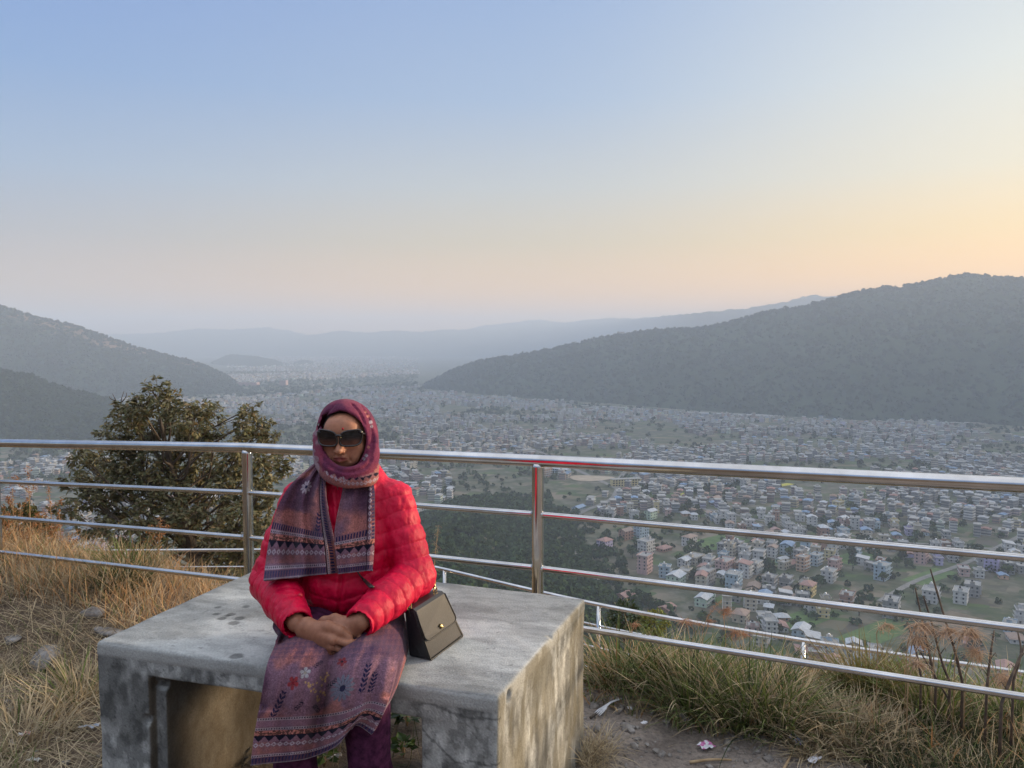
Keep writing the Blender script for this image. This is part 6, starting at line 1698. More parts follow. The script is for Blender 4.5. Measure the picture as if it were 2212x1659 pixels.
def bush(px, py, r, Y, col, label, seed, n=900):
    g = np.random.default_rng(seed); c = at(px, py, Y); R_ = r / FOC * Y
    root = thing('bush', (float(c[0]), float(c[1]), float(min(c[2] - R_, gz(c[0], c[1])))), label, 'bush')
    d = g.normal(size=(n, 3)); d /= np.linalg.norm(d, axis=1)[:, None]; lum = 1 + 0.25 * np.sin(d[:, 0] * 4 + seed) * np.cos(d[:, 2] * 5)
    P = c + d * (R_ * g.uniform(0.3, 1, (n, 1)) ** 0.5 * lum[:, None]) * [1, 1, 0.9]; D = d + g.normal(size=(n, 3)) * 0.6 - [0, 0, 0.25]
    C = np.asarray(col)[None] * g.uniform(0.6, 1.35, (n, 1)) * (1 + 0.15 * g.normal(size=(n, 3)) * [1, 0.3, 0.2])
    L = g.uniform(0.05, 0.10, n) * R_ / 0.2 * 0.7; V, F, C = leaves(P, D, L, L * 0.25, np.clip(C, 0.01, 1), g); obj('foliage', V, F, M_LEAF, root, False, C)
    mb = MB()
    for k in range(7): q = P[g.integers(0, n)]; mb.tube(curve([c - [0, 0, R_ * 1.5], (q + c) / 2 - [0, 0, R_ * 0.4], q], 6), np.linspace(0.012, 0.004, 6), 5)
    mb.build('stems', M_BARK, root, True)
bush(1412, 1346, 30, 7.6, (0.16, 0.17, 0.035), 'yellow-green bush behind the lower railing right of the bench', 3)
bush(1350, 1335, 38, 8.3, (0.05, 0.07, 0.03), 'dark green bush behind the lower railing beside the yellow-green one', 4)
bush(40, 1150, 60, 6.6, (0.10, 0.09, 0.035), 'olive leafy bush among the dry weeds at the left railing end', 5, 1500)
# ================================================================== GRASS, WEEDS, STONES AND LITTER ON THE PLATFORM
def blades(P, az, lean, L, W, bend, col, g, n_seg=4, tipc=None):
    """grass blades: base P, azimuth, lean from vertical, length, width, droop, colour"""
    n = len(P); az, lean, L, W, bend = [np.broadcast_to(np.asarray(v, float), n) for v in (az, lean, L, W, bend)]
    h = np.stack([np.cos(az), np.sin(az), np.zeros(n)], 1); s = np.stack([-np.sin(az), np.cos(az), np.zeros(n)], 1)
    tw = g.uniform(-0.9, 0.9, n)[:, None]; s = s * np.cos(tw) + h * np.sin(tw)
    V = np.empty((n, n_seg + 1, 2, 3)); C = np.empty((n, n_seg + 1, 2, 3))
    p = P.astype(float).copy(); a = lean.copy(); col = np.broadcast_to(col, (n, 3))
    for k in range(n_seg + 1):
        t = k / n_seg; w = (W * (1 - t) ** 0.7 * 0.5 + 0.0004)[:, None]
        V[:, k, 0] = p - s * w; V[:, k, 1] = p + s * w
        cc = col if tipc is None else col * (1 - t ** 1.3) + np.asarray(tipc) * t ** 1.3
        C[:, k, 0] = cc; C[:, k, 1] = cc
        d = h * np.sin(a)[:, None] + np.array([0, 0, 1.0]) * np.cos(a)[:, None]
        p = p + d * (L / n_seg)[:, None]; a = a + bend / n_seg
    b = np.arange(n)[:, None] * (n_seg + 1) * 2
    F = np.concatenate([b + np.array([[2 * k, 2 * k + 1, 2 * k + 3, 2 * k + 2]]) for k in range(n_seg)])
    return V.reshape(-1, 3), F, C.reshape(-1, 3)
def fs(x, y): return FX * x + FY * y - FC
def in_bench(x, y, m=0.0):
    """inside the footprint of the solid supports"""
    e = BENCH; ins = np.ones(np.shape(x), bool)
    for i in range(4):
        a, b = e[i], e[(i + 1) % 4]; ins &= ((b[0] - a[0]) * (y - a[1]) - (b[1] - a[1]) * (x - a[0])) / np.hypot(*(b - a)) > -m
    return ins
STRAW, TAN, RUST, GREEN, DKGREEN = [np.array(c) for c in ((0.50, 0.40, 0.25), (0.34, 0.26, 0.16), (0.46, 0.26, 0.12), (0.11, 0.14, 0.04), (0.045, 0.060, 0.024))]
def pick(g, n, cols, p):
    A = np.array(cols)[g.choice(len(cols), n, p=p)]; return A * g.uniform(0.65, 1.25, (n, 1))

def build_dry_grass():
    g = np.random.default_rng(17); out = []
    def add(x, y, az, lean, L, W, bend, col, tip=None):
        z = gz(x, y); out.append(blades(np.stack([x, y, z - 0.01], 1), az, lean, L, W, bend, col, g, 4, tip))
    def scatter(n, x0, x1, y0, y1, cond):
        x = g.uniform(x0, x1, n * 6); y = g.uniform(y0, y1, n * 6); k = cond(x, y) & ~in_bench(x, y, 0.02); return x[k][:n], y[k][:n]
    # left: matted straw on the ground
    x, y = scatter(21000, -4.2, -1.05, 2.0, 5.6, lambda x, y: (fs(x, y) < 0.5) & (vnoise(x * 2.1, y * 2.1, 3) > g.uniform(0.05, 0.55, len(x))) & ((x < -1.5) | (y > 2.7)))
    n = len(x); add(x, y, g.uniform(0, 6.28, n), g.uniform(0.9, 1.5, n), g.uniform(0.07, 0.26, n), g.uniform(0.002, 0.0046, n), g.uniform(-0.2, 0.5, n), pick(g, n, [STRAW, TAN, STRAW * 1.25, GREEN], [0.45, 0.3, 0.2, 0.05]))
    x, y = scatter(6500, -4.2, -1.1, 2.2, 5.6, lambda x, y: (fs(x, y) < 0.4) & (vnoise(x * 2.6 + 5, y * 2.6, 8) > 0.50))
    n = len(x); add(x, y, g.uniform(0, 6.28, n), g.uniform(0.15, 0.9, n), g.uniform(0.07, 0.20, n), g.uniform(0.002, 0.004, n), g.uniform(0.3, 1.3, n), pick(g, n, [STRAW, TAN, GREEN * 1.3], [0.5, 0.25, 0.25]))
    # the rusty fringe along the railing on the left
    x, y = scatter(9500, -5.2, -0.9, 3.0, 6.2, lambda x, y: (fs(x, y) > -0.42 + 0.25 * vnoise(x * 3, y * 3, 1)) & (fs(x, y) < 0.75))
    n = len(x); add(x, y, g.uniform(0, 6.28, n), g.uniform(0.05, 0.75, n), g.uniform(0.07, 0.27, n), g.uniform(0.0025, 0.005, n), g.uniform(0.2, 1.3, n), pick(g, n, [STRAW, TAN, RUST, RUST * 0.7 + STRAW * 0.5, GREEN], [0.2, 0.16, 0.33, 0.24, 0.07]))
    # slope beyond the railing, both sides
    x, y = scatter(15000, -7.5, 6.0, 2.0, 9.6, lambda x, y: (fs(x, y) > 0.35 + 0.6 * sstep(0.2, 1.3, x)) & (fs(x, y) < 4.6) & (y > 1.5))
    n = len(x); add(x, y, g.uniform(0, 6.28, n), g.uniform(0.05, 0.7, n), g.uniform(0.12, 0.36, n) * np.where(x > 0.2, 0.62, 0.9), g.uniform(0.004, 0.008, n), g.uniform(0.2, 1.2, n), pick(g, n, [STRAW, TAN, RUST, GREEN, RUST * 0.6], [0.22, 0.22, 0.26, 0.2, 0.1]))
    # right: mixed grass under and behind the railing, with the bare soil left open in front of it
    def scatter_px(n, x0, x1, y0, y1, cond):
        px = g.uniform(x0, x1, n * 4); py = g.uniform(y0, y1, n * 4); k = cond(px, py); P = at_z(px[k], py[k], 0.0)[:n]; k = ~in_bench(P[:, 0], P[:, 1], 0.02); return P[k, 0], P[k, 1]
    edge = lambda px: np.interp(px, [1260, 1330, 1400, 1480, 1600, 1700, 1780, 1850, 1950, 2300], [1500, 1535, 1545, 1575, 1588, 1578, 1596, 1625, 1690, 1760])
    x, y = scatter_px(4000, 1262, 2330, 1440, 1720, lambda px, py: (py < edge(px) - 26 * (vnoise(px / 22, py / 22, 3) - 0.6)))
    n = len(x); add(x, y, g.uniform(0, 6.28, n), g.uniform(0.1, 0.95, n), g.uniform(0.07, 0.22, n), g.uniform(0.003, 0.0065, n), g.uniform(0.3, 1.5, n), pick(g, n, [STRAW, TAN, GREEN, GREEN * 1.4, RUST], [0.29, 0.25, 0.16, 0.10, 0.20]))
    # straw drift in front of it on the right
    x, y = scatter_px(1500, 1730, 1960, 1560, 1650, lambda px, py: vnoise(px / 30, py / 18, 9) > 0.4)
    n = len(x); add(x, y, g.uniform(0, 6.28, n), g.uniform(0.5, 1.4, n), g.uniform(0.08, 0.24, n), g.uniform(0.0025, 0.005, n), g.uniform(0.3, 1.6, n), pick(g, n, [STRAW, TAN], [0.7, 0.3]))
    # loose stalks lying on the bare soil
    x, y = scatter(1500, -0.1, 2.9, 1.6, 3.3, lambda x, y: fs(x, y) < 0.3)
    n = len(x); add(x, y, g.uniform(0, 6.28, n), g.uniform(1.35, 1.6, n), g.uniform(0.02, 0.13, n), g.uniform(0.0015, 0.0042, n), g.uniform(-0.15, 0.25, n), pick(g, n, [STRAW, TAN, TAN * 0.6], [0.45, 0.35, 0.2]))
    # a tangle of straw at the foot of the bench, right end
    for px, py, r, m in ((1225, 1640, 0.045, 260), (1255, 1618, 0.035, 130)):
        p = at_z(px, py, 0.0); x = p[0] + 0.06 + np.abs(g.normal(0, r, m)); y = p[1] + g.normal(0, r, m); k = ~in_bench(x, y, 0.005); x, y = x[k], y[k]; n = len(x)
        add(x, y, g.uniform(0, 6.28, n), g.uniform(0.3, 1.3, n), g.uniform(0.06, 0.2, n), 0.003, g.uniform(0.3, 1.8, n), pick(g, n, [STRAW * 1.15, TAN], [0.75, 0.25]))
    # under the seat
    x = g.uniform(-1.2, 0.0, 6000); y = g.uniform(1.9, 4.0, 6000); k = in_bench(x, y, 0.3); x, y = x[k][:1500], y[k][:1500]; n = len(x)
    add(x, y, g.uniform(0, 6.28, n), g.uniform(0.9, 1.5, n), g.uniform(0.05, 0.2, n), 0.003, g.uniform(-0.1, 0.5, n), pick(g, n, [STRAW * 0.8, TAN * 0.7, GREEN], [0.4, 0.45, 0.15]))
    # low feathery green growth in the bottom right corner
    x, y = scatter_px(6500, 1840, 2330, 1545, 1760, lambda px, py: (py > 1575 + 40 * vnoise(px / 40, 2, 2) - 0.12 * (px - 1850)) & (px > 1850 + 0.9 * np.maximum(0, py - 1625) + 60 * vnoise(px / 30, py / 30, 5) - 20))
    n = len(x); add(x, y, g.uniform(0, 6.28, n), g.uniform(0.1, 0.8, n), g.uniform(0.05, 0.15, n), g.uniform(0.0025, 0.0045, n), g.uniform(0.2, 1.0, n), pick(g, n, [DKGREEN, DKGREEN * 1.5, TAN, STRAW], [0.5, 0.25, 0.13, 0.12]))
    V, F, C, n = [], [], [], 0
    for v, f, c in out: V.append(v); F.append(f + n); C.append(c); n += len(v)
    o = obj('dry_grass', np.concatenate(V), np.concatenate(F), M_GRASS, None, False, np.concatenate(C)); tag(o, kind='stuff')
build_dry_grass()

def tussock(px, py, r, L, n, cols, probs, label, seed, tip=None, z=0.0, W=0.0075):
    n = int(n * 0.54); g = np.random.default_rng(seed); p = at_z(px, py, z); p[2] = float(gz(p[0], p[1]))
    a = g.uniform(0, 6.28, n); rr = r * np.sqrt(g.random(n)); P = np.stack([p[0] + rr * np.cos(a), p[1] + rr * np.sin(a), np.zeros(n)], 1); P[:, 2] = gz(P[:, 0], P[:, 1]) - 0.01
    lean = np.clip(0.12 + 0.75 * rr / r * g.uniform(0.5, 1.2, n) + g.normal(0, 0.12, n), 0, 1.4)
    V, F, C = blades(P, a + g.normal(0, 0.5, n), lean, L * g.uniform(0.45, 1.1, n), W * g.uniform(0.6, 1.2, n), g.uniform(0.2, 1.4, n), pick(g, n, cols, probs), g, 5, tip)
    root = thing('grass_tussock', tuple(float(v) for v in p), label, 'grass tussock', 'grass tussocks along the railing')
    obj('blades', V, F, M_GRASS, root, False, C)
    m = max(40, n // 7); V, F, C = blades(P[:m], g.uniform(0, 6.28, m), g.uniform(0.9, 1.5, m), L * g.uniform(0.4, 0.9, m), W * 0.8, g.uniform(0.3, 1.4, m), pick(g, m, [STRAW, TAN], [0.6, 0.4]), g, 4)
    obj('dead_blades', V, F, M_GRASS, root, False, C)
GC, GP = [GREEN, GREEN * 1.35, STRAW, TAN, DKGREEN], [0.36, 0.24, 0.14, 0.12, 0.14]
tussock(1500, 1520, 0.16, 0.34, 1100, GC, GP, 'large spreading green grass tussock nearest the bench end', 1)
tussock(1620, 1545, 0.20, 0.34, 1300, GC, GP, 'large spreading grass tussock in the middle of the bare soil edge', 2)
tussock(1700, 1570, 0.15, 0.26, 800, GC, [0.26, 0.2, 0.26, 0.16, 0.12], 'half-dry tussock beside the large middle tussock', 3)
tussock(1345, 1462, 0.15, 0.34, 900, [GREEN, GREEN * 1.3, STRAW, RUST, TAN], [0.34, 0.2, 0.2, 0.14, 0.12], 'upright green and straw tussock right against the bench end', 4)
tussock(1430, 1470, 0.14, 0.32, 700, GC, GP, 'green tussock under the lowest rail between the two big ones', 5)
tussock(1865, 1500, 0.11, 0.30, 1000, [GREEN * 1.25, GREEN, STRAW], [0.5, 0.35, 0.15], 'tall tussock with rust red tips rising past the lowest rail', 6, RUST * 0.45 + GREEN * 0.4)
tussock(1918, 1510, 0.08, 0.24, 650, [GREEN * 1.3, GREEN], [0.6, 0.4], 'smaller red-tipped tussock touching the tall one', 7, RUST * 0.5 + GREEN * 0.4)
tussock(2010, 1545, 0.14, 0.28, 700, [GREEN * 1.6, GREEN * 1.2, STRAW], [0.55, 0.3, 0.15], 'bright green broad-bladed tussock below the dark stalks', 8, None, 0.0, 0.009)
tussock(1830, 1600, 0.16, 0.20, 800, [STRAW, TAN, GREEN], [0.6, 0.3, 0.1], 'low straw-coloured dry tussock near the blue wrapper', 9)
tussock(2190, 1560, 0.12, 0.30, 500, [GREEN * 1.5, STRAW, GREEN], [0.5, 0.2, 0.3], 'green tussock at the right picture edge under the lowest rail', 10)
tussock(265, 1318, 0.13, 0.24, 900, [DKGREEN, GREEN * 0.8, STRAW], [0.6, 0.25, 0.15], 'dark green tussock on the bank left of the bench', 11)
tussock(275, 1268, 0.10, 0.34, 420, [GREEN * 1.3, GREEN, STRAW], [0.5, 0.3, 0.2], 'light green tussock at the railing above the dark one', 12)
tussock(170, 1500, 0.16, 0.22, 520, [GREEN * 1.4, STRAW, TAN], [0.16, 0.54, 0.3], 'pale green and straw tussock by the flat rock on the left', 13)
tussock(35, 1590, 0.20, 0.20, 520, [STRAW, GREEN * 1.2, TAN], [0.6, 0.1, 0.3], 'straw and green tussock in the lower left corner', 14)

# ------------------------------------------------------------------ tall stalks, plumes and weeds behind the rails
M_STALK = mat_noise('charred_stalk', (0.035, 0.028, 0.024), (0.14, 0.10, 0.07), 25, 0.85, 0.3, 0.003)
def stalk(pts, Y, r, label):
    P = curve(np.array([at(x, y, Y + 0.05 * i) for i, (x, y) in enumerate(pts)]), 14)
    foot = P[0].copy(); foot[2] = float(gz(foot[0], foot[1])) - 0.03; P = np.concatenate([[foot], P])
    root = thing('dry_stalk', tuple(float(v) for v in foot), label, 'dry stalk', 'bare dark stalks behind the railing on the right')
    g = np.random.default_rng(int(pts[0][0])); rad = np.linspace(r, r * 0.5, len(P)); rad[4::4] *= 1.25; V, F = tube(P, rad, 8); obj('stem', V, F, M_STALK, root)
    mb = MB()
    for k in (3, 6): mb.tube(curve([P[k], P[k] + [0.02 * (-1) ** k, 0, 0.03], P[k] + [0.03 * (-1) ** k, 0.01, 0.01]], 5), [0.002, 0.0018, 0.0015, 0.001, 0.0008], 5)
    mb.build('dry_sheath', M_STALK, root, True)
zc = lambda x, y: ((3100 + x / 1.898) / 1.8228, (2150 + y / 1.898) / 1.8228)
for pts, Y, r, lab in (
    ([(1110, 1010), (1060, 800), (1000, 520), (955, 310)], 3.05, 0.0058, 'tall dark stalk leaning left, second from the tallest'), ([(1215, 1020), (1150, 850), (1080, 580), (1015, 370)], 3.0, 0.0058, 'dark stalk between the tallest and its left neighbour'),
    ([(1310, 1030), (1250, 780), (1170, 520), (1068, 170)], 2.95, 0.0062, 'tallest dark stalk crossing the middle rails'), ([(1000, 980), (965, 800), (930, 680), (897, 565)], 3.1, 0.0050, 'thin dark stalk leftmost of the group'),
    ([(1490, 1060), (1520, 800), (1545, 630)], 2.85, 0.0052, 'upright dark stalk right of the tallest one'), ([(1600, 1180), (1680, 960), (1755, 790), (1790, 690)], 2.75, 0.0060, 'dark stalk leaning right near the picture edge'),
    ([(1690, 1000), (1745, 800), (1722, 640)], 2.8, 0.0050, 'short dark stalk at the right edge crossing the leaning one'), ([(1215, 1160), (1120, 1000), (980, 770)], 3.0, 0.0048, 'dark stalk fallen low to the left below the others')):
    stalk([zc(*p) for p in pts], Y, r, lab)

M_PLUME = mat_leaf('plume', 0.8, 0.3)
def plume(foot_px, pts, Y, label, seed, size=1.0, name='plume_grass', grp='rusty plumed grass heads behind the right railing', col=(0.48, 0.33, 0.22)):
    g = np.random.default_rng(seed); P = curve(np.array([at(x, y, Y) for x, y in [foot_px] + pts]), 30); P[0, 2] = min(P[0, 2], float(gz(P[0, 0], P[0, 1])))
    root = thing(name, tuple(float(v) for v in P[0]), label, 'grass plume', grp)
    V, F = tube(P, np.linspace(0.0022, 0.0008, 30), 5); obj('stem', V, F, mat_stem, root)
    n = int(105 * size); i = g.integers(14, 30, n); b = P[i] + g.normal(0, 0.002, (n, 3)); out = []
    d = g.normal(size=(n, 3)) * [1, 1, 0.5] + [0, 0, -0.9]; d /= np.linalg.norm(d, axis=1)[:, None]
    L = 0.03 * size * g.uniform(0.4, 1.3, n) * (0.7 + 0.5 * np.sin(np.linspace(0, 3, 30))[i])
    mid = b + d * L[:, None]; az = g.uniform(0, 6.28, n)
    V1, F1, C1 = blades(b, np.arctan2(d[:, 1], d[:, 0]), np.arccos(np.clip(d[:, 2], -1, 1)) * 0.7, L * 2.2, 0.0016, 0.8, np.asarray(col) * g.uniform(0.6, 1.3, (n, 1)), g, 3)
    m = int(n * 1.6); j = g.integers(0, n, m); V2, F2, C2 = blades(b[j] + d[j] * (L[j] * g.uniform(0.3, 1.2, m))[:, None], g.uniform(0, 6.28, m), g.uniform(0.3, 2.6, m), 0.010 * size, 0.0022, 0.3, np.asarray(col) * g.uniform(0.7, 1.4, (m, 1)), g, 2)
    obj('seed_head', np.concatenate([V1, V2]), [tuple(q) for q in F1.tolist()] + [tuple(q) for q in (F2 + len(V1)).tolist()], M_PLUME, root, False, np.concatenate([C1, C2]))
mat_stem = mat_noise('dry_stem', (0.30, 0.20, 0.10), (0.46, 0.33, 0.19), 30, 0.8, 0)
for k, (ft, pts, sz, lab) in enumerate((
    ((675, 760), [(668, 660), (690, 610), (740, 585), (790, 605)], 0.8, 'small nodding rusty plume leftmost behind the right rails'), ((890, 800), [(910, 690), (950, 610), (1010, 580), (1070, 620)], 1.2, 'rusty plume beside the leftmost dark stalk'),
    ((900, 950), [(915, 830), (935, 720), (975, 680), (1020, 760)], 1.2, 'drooping rusty plume between two dark stalks'), ((1090, 830), [(1120, 740), (1160, 660), (1215, 620), (1250, 640)], 1.0, 'slim arching rusty plume right of the tallest stalk'),
    ((1250, 860), [(1270, 760), (1310, 660), (1370, 620), (1415, 680)], 1.3, 'wide rusty plume arching to the right'), ((1330, 960), [(1350, 880), (1385, 800), (1420, 790), (1450, 860)], 1.1, 'dense rusty plume low behind the lowest rail'),
    ((1480, 1100), [(1520, 1010), (1570, 965), (1620, 970), (1650, 1020)], 1.2, 'pale brown plume below the lower railing on the right'), ((900, 1010), [(925, 940), (945, 880), (975, 870), (1000, 900)], 0.9, 'short rusty plume above the bright green tussock'))):
    plume(zc(*ft), [zc(*p) for p in pts], 3.05 - 0.03 * k, lab, 60 + k, sz)
plume((938, 1245), [(939, 1210), (943, 1170), (947, 1135)], 3.75, 'single pale seed stalk rising right of the red sleeve', 80, 0.45, 'seed_stalk', None, (0.40, 0.28, 0.17))
z5 = lambda x, y: ((2200 + x / 1.898) / 1.8228, (2150 + y / 1.898) / 1.8228)
for k, (ft, pts, sz, lab) in enumerate((((1070, 660), [(1100, 560), (1140, 490), (1215, 400)], 0.5, 'straight straw stem leaning right above the middle tussock'), ((1060, 740), [(1110, 620), (1115, 555), (1145, 560)], 0.5, 'hooked dark red stem between the lower rails'),
    ((980, 700), [(960, 600), (940, 550), (1050, 580)], 0.9, 'rusty branching stem left of the hooked one'), ((1290, 760), [(1300, 660), (1320, 640), (1400, 660)], 1.0, 'feathery pale plume right of the hooked stem'), ((1250, 690), [(1235, 560), (1230, 480), (1270, 470)], 0.9, 'orange plume reaching the second lowest rail'),
    ((560, 690), [(540, 610), (560, 580), (580, 590)], 0.6, 'small orange leafed stem beside the lower railing post'))):
    plume(z5(*ft), [z5(*p) for p in pts], 4.1, lab, 90 + k, sz, 'plume_grass', 'thin stems on the slope behind the tussocks', (0.40, 0.21, 0.12))

def weed(px, top, foot, Y, label, seed):
    g = np.random.default_rng(seed); P = curve([at(px, foot, Y), at(px + g.uniform(-6, 6), (foot + top) / 2, Y), at(px + g.uniform(-10, 14), top, Y)], 24); P[0, 2] = float(gz(P[0, 0], P[0, 1]))
    root = thing('dry_weed', tuple(float(v) for v in P[0]), label, 'dry weed', 'tall rusty weeds at the left end of the railing')
    mb = MB(); mb.tube(P, np.linspace(0.004, 0.0015, 24), 6); B = [P[8:]]
    for k in range(5):
        i = int(g.integers(8, 19)); d = np.array([g.choice((-1, 1)) * g.uniform(0.04, 0.12), g.normal() * 0.05, g.uniform(0.06, 0.14)]); Q = curve([P[i], P[i] + d * 0.6, P[i] + d], 8); mb.tube(Q, np.linspace(0.002, 0.001, 8), 5); B.append(Q[3:])
    mb.build('stem', mat_stem, root, True)
    B = np.concatenate(B); n = 520; b = B[g.integers(0, len(B), n)] + g.normal(0, 0.009, (n, 3))
    V, F, C = leaves(b, g.normal(size=(n, 3)), g.uniform(0.006, 0.016, n), g.uniform(0.003, 0.006, n), np.array([0.32, 0.15, 0.065]) * g.uniform(0.6, 1.4, (n, 1)), g); obj('seed_clusters', V, F, M_PLUME, root, False, C)
for k, (px, top, lab) in enumerate(((5, 1110, 'short rusty weed right at the left picture edge'), (24, 1052, 'tall rusty weed second from the left picture edge'), (45, 1090, 'rusty weed between the two tallest on the left'), (62, 1010, 'tallest rusty weed reaching above the second rail'), (85, 1100, 'slim rusty weed right of the tallest'),
    (108, 1042, 'tall rusty weed nearest the olive tree'), (128, 1105, 'low rusty weed at the foot of the olive tree'), (345, 1120, 'rusty weed in front of the olive tree trunk'))):
    weed(px, top, 1265, 5.35 + 0.1 * (k % 3), lab, 200 + k)

def seedling(px, py, label, seed, col, n=22, s=0.05):
    g = np.random.default_rng(seed); p = at_z(px, py, 0.0); p[2] = float(gz(p[0], p[1])); root = thing('weed_plant', tuple(float(v) for v in p), label, 'weed', 'small weeds under the bench')
    a = g.uniform(0, 6.28, n); P = p + np.stack([np.cos(a), np.sin(a), np.zeros(n)], 1) * g.uniform(0, s * 0.5, (n, 1)) + np.array([0, 0, 1.0]) * g.uniform(0.02, s * 1.3, (n, 1))
    D = np.stack([np.cos(a), np.sin(a), g.uniform(-0.2, 0.6, n)], 1); L = s * g.uniform(0.6, 1.2, n); V, F, C = leaves(P, D, L, L * 0.33, np.asarray(col) * g.uniform(0.6, 1.3, (n, 1)), g); obj('leaf_rosette', V, F, M_LEAF, root, False, C)
    mb = MB()
    for k in range(0, n, 3): mb.tube([p, (p + P[k]) / 2 + [0, 0, 0.01], P[k]], [0.0018, 0.0015, 0.001], 5)
    mb.build('stem', mat_stem, root, True)
seedling(872, 1640, 'green weed beside the right support of the bench', 1, (0.10, 0.17, 0.04)); seedling(880, 1570, 'taller green weed in the gap left of the right support', 2, (0.07, 0.12, 0.035), 26, 0.06); seedling(700, 1655, 'green weed below the tunic hem', 3, (0.09, 0.14, 0.04)); seedling(505, 1600, 'reddish weed inside the opening of the bench', 4, (0.16, 0.07, 0.05), 20, 0.045); seedling(600, 1640, 'small dry weed left of the tunic hem', 5, (0.12, 0.11, 0.05), 16, 0.04)

# ------------------------------------------------------------------ stones
M_STONE = mat_noise('stone', lin(92, 86, 80), lin(158, 152, 145), 22, 0.9, 0.6, 0.006)
def stone_mesh(c, r, seed, sub=3):
    g = np.random.default_rng(seed); bm = bmesh.new(); bmesh.ops.create_icosphere(bm, subdivisions=sub, radius=1); V = np.array([v.co[:] for v in bm.verts]); F = np.array([[v.index for v in f.verts] for f in bm.faces]); bm.free()
    k = 1 + 0.45 * (fbm(V[:, 0] * 1.3 + seed, V[:, 1] * 1.3, V[:, 2] * 1.3 + seed, 3) - 0.5) * 2; V = V * k[:, None]
    for _ in range(4):
        d = g.normal(size=3); d /= np.linalg.norm(d); q = V @ d; V = V - np.outer(np.maximum(q - 0.62, 0), d) * 0.85
    a = g.uniform(0, 6.28); c_, s_ = math.cos(a), math.sin(a); V = V * np.asarray(r); V = np.stack([V[:, 0] * c_ - V[:, 1] * s_, V[:, 0] * s_ + V[:, 1] * c_, V[:, 2]], 1)
    return V + np.asarray(c), F
def stone(px, py, r, label, seed, z=0.0):
    p = at_z(px, py, z); p[2] = float(gz(p[0], p[1])) + r[2] * 0.35; V, F = stone_mesh(p, r, seed); tag(obj('stone', V, F, M_STONE, None, True, None, None, None, tuple(float(v) for v in p)), label, 'stone', 'loose stones on the platform')
for a in ((100, 1424, (0.16, 0.08, 0.05), 'long flat grey rock half buried in straw on the left', 1), (205, 1372, (0.075, 0.05, 0.035), 'fist-sized grey stone on the bank behind the flat rock', 2), (30, 1392, (0.06, 0.04, 0.022), 'pale flat stone at the left picture edge', 3), (240, 1400, (0.10, 0.04, 0.02), 'flat slab stone lying against the left bench support', 4), (1478, 1552, (0.032, 0.026, 0.026), 'rounded grey stone below the large tussock', 5), (1545, 1560, (0.045, 0.035, 0.022), 'dark stone tucked under the middle tussock', 6),
          (1352, 1572, (0.030, 0.030, 0.020), 'brown stone beside the straw tangle', 7), (1340, 1530, (0.05, 0.02, 0.012), 'flat tan stone below the plastic fork', 8), (1325, 1505, (0.040, 0.030, 0.014), 'grey stone chip behind the plastic fork', 9), (1282, 1520, (0.030, 0.022, 0.016), 'stone against the bench end', 10), (1572, 1600, (0.022, 0.018, 0.014), 'small stone near the pink wrapper', 11), (1430, 1625, (0.02, 0.018, 0.015), 'small stone left of the pink wrapper', 12), (2140, 1520, (0.06, 0.04, 0.03), 'grey stone under the lowest rail near the right edge', 13)): stone(*a)
def build_gravel():
    g = np.random.default_rng(3); V, F, n = [], [], 0; bm = bmesh.new(); bmesh.ops.create_icosphere(bm, subdivisions=1, radius=1); B = np.array([v.co[:] for v in bm.verts]); T = np.array([[v.index for v in f.verts] for f in bm.faces]); bm.free()
    x = g.uniform(-2.6, 2.8, 16000); y = g.uniform(1.6, 3.5, 16000); w = np.where((x > 0.05) & (fs(x, y) < 0.25), 1.0, 0.22); k = (g.random(16000) < w * (vnoise(x * 3, y * 3, 5) ** 1.2) * 1.9) & (fs(x, y) < 0.5) & ~in_bench(x, y, 0.0); x, y = x[k][:6500], y[k][:6500]
    for i in range(len(x)):
        r = min(0.0040 * g.pareto(2.2) + 0.0028, 0.020); W = B * (1 + 0.35 * g.normal(size=(12, 1)) * 0.6) * r * np.array([1, g.uniform(0.6, 1), g.uniform(0.45, 0.8)])
        a = g.uniform(0, 6.28); W = np.stack([W[:, 0] * math.cos(a) - W[:, 1] * math.sin(a), W[:, 0] * math.sin(a) + W[:, 1] * math.cos(a), W[:, 2]], 1); V.append(W + [x[i], y[i], float(gz(x[i], y[i])) + r * 0.2]); F.append(T + n); n += 12
    tag(obj('gravel', np.concatenate(V), np.concatenate(F), M_STONE, None, False), kind='stuff')
build_gravel()

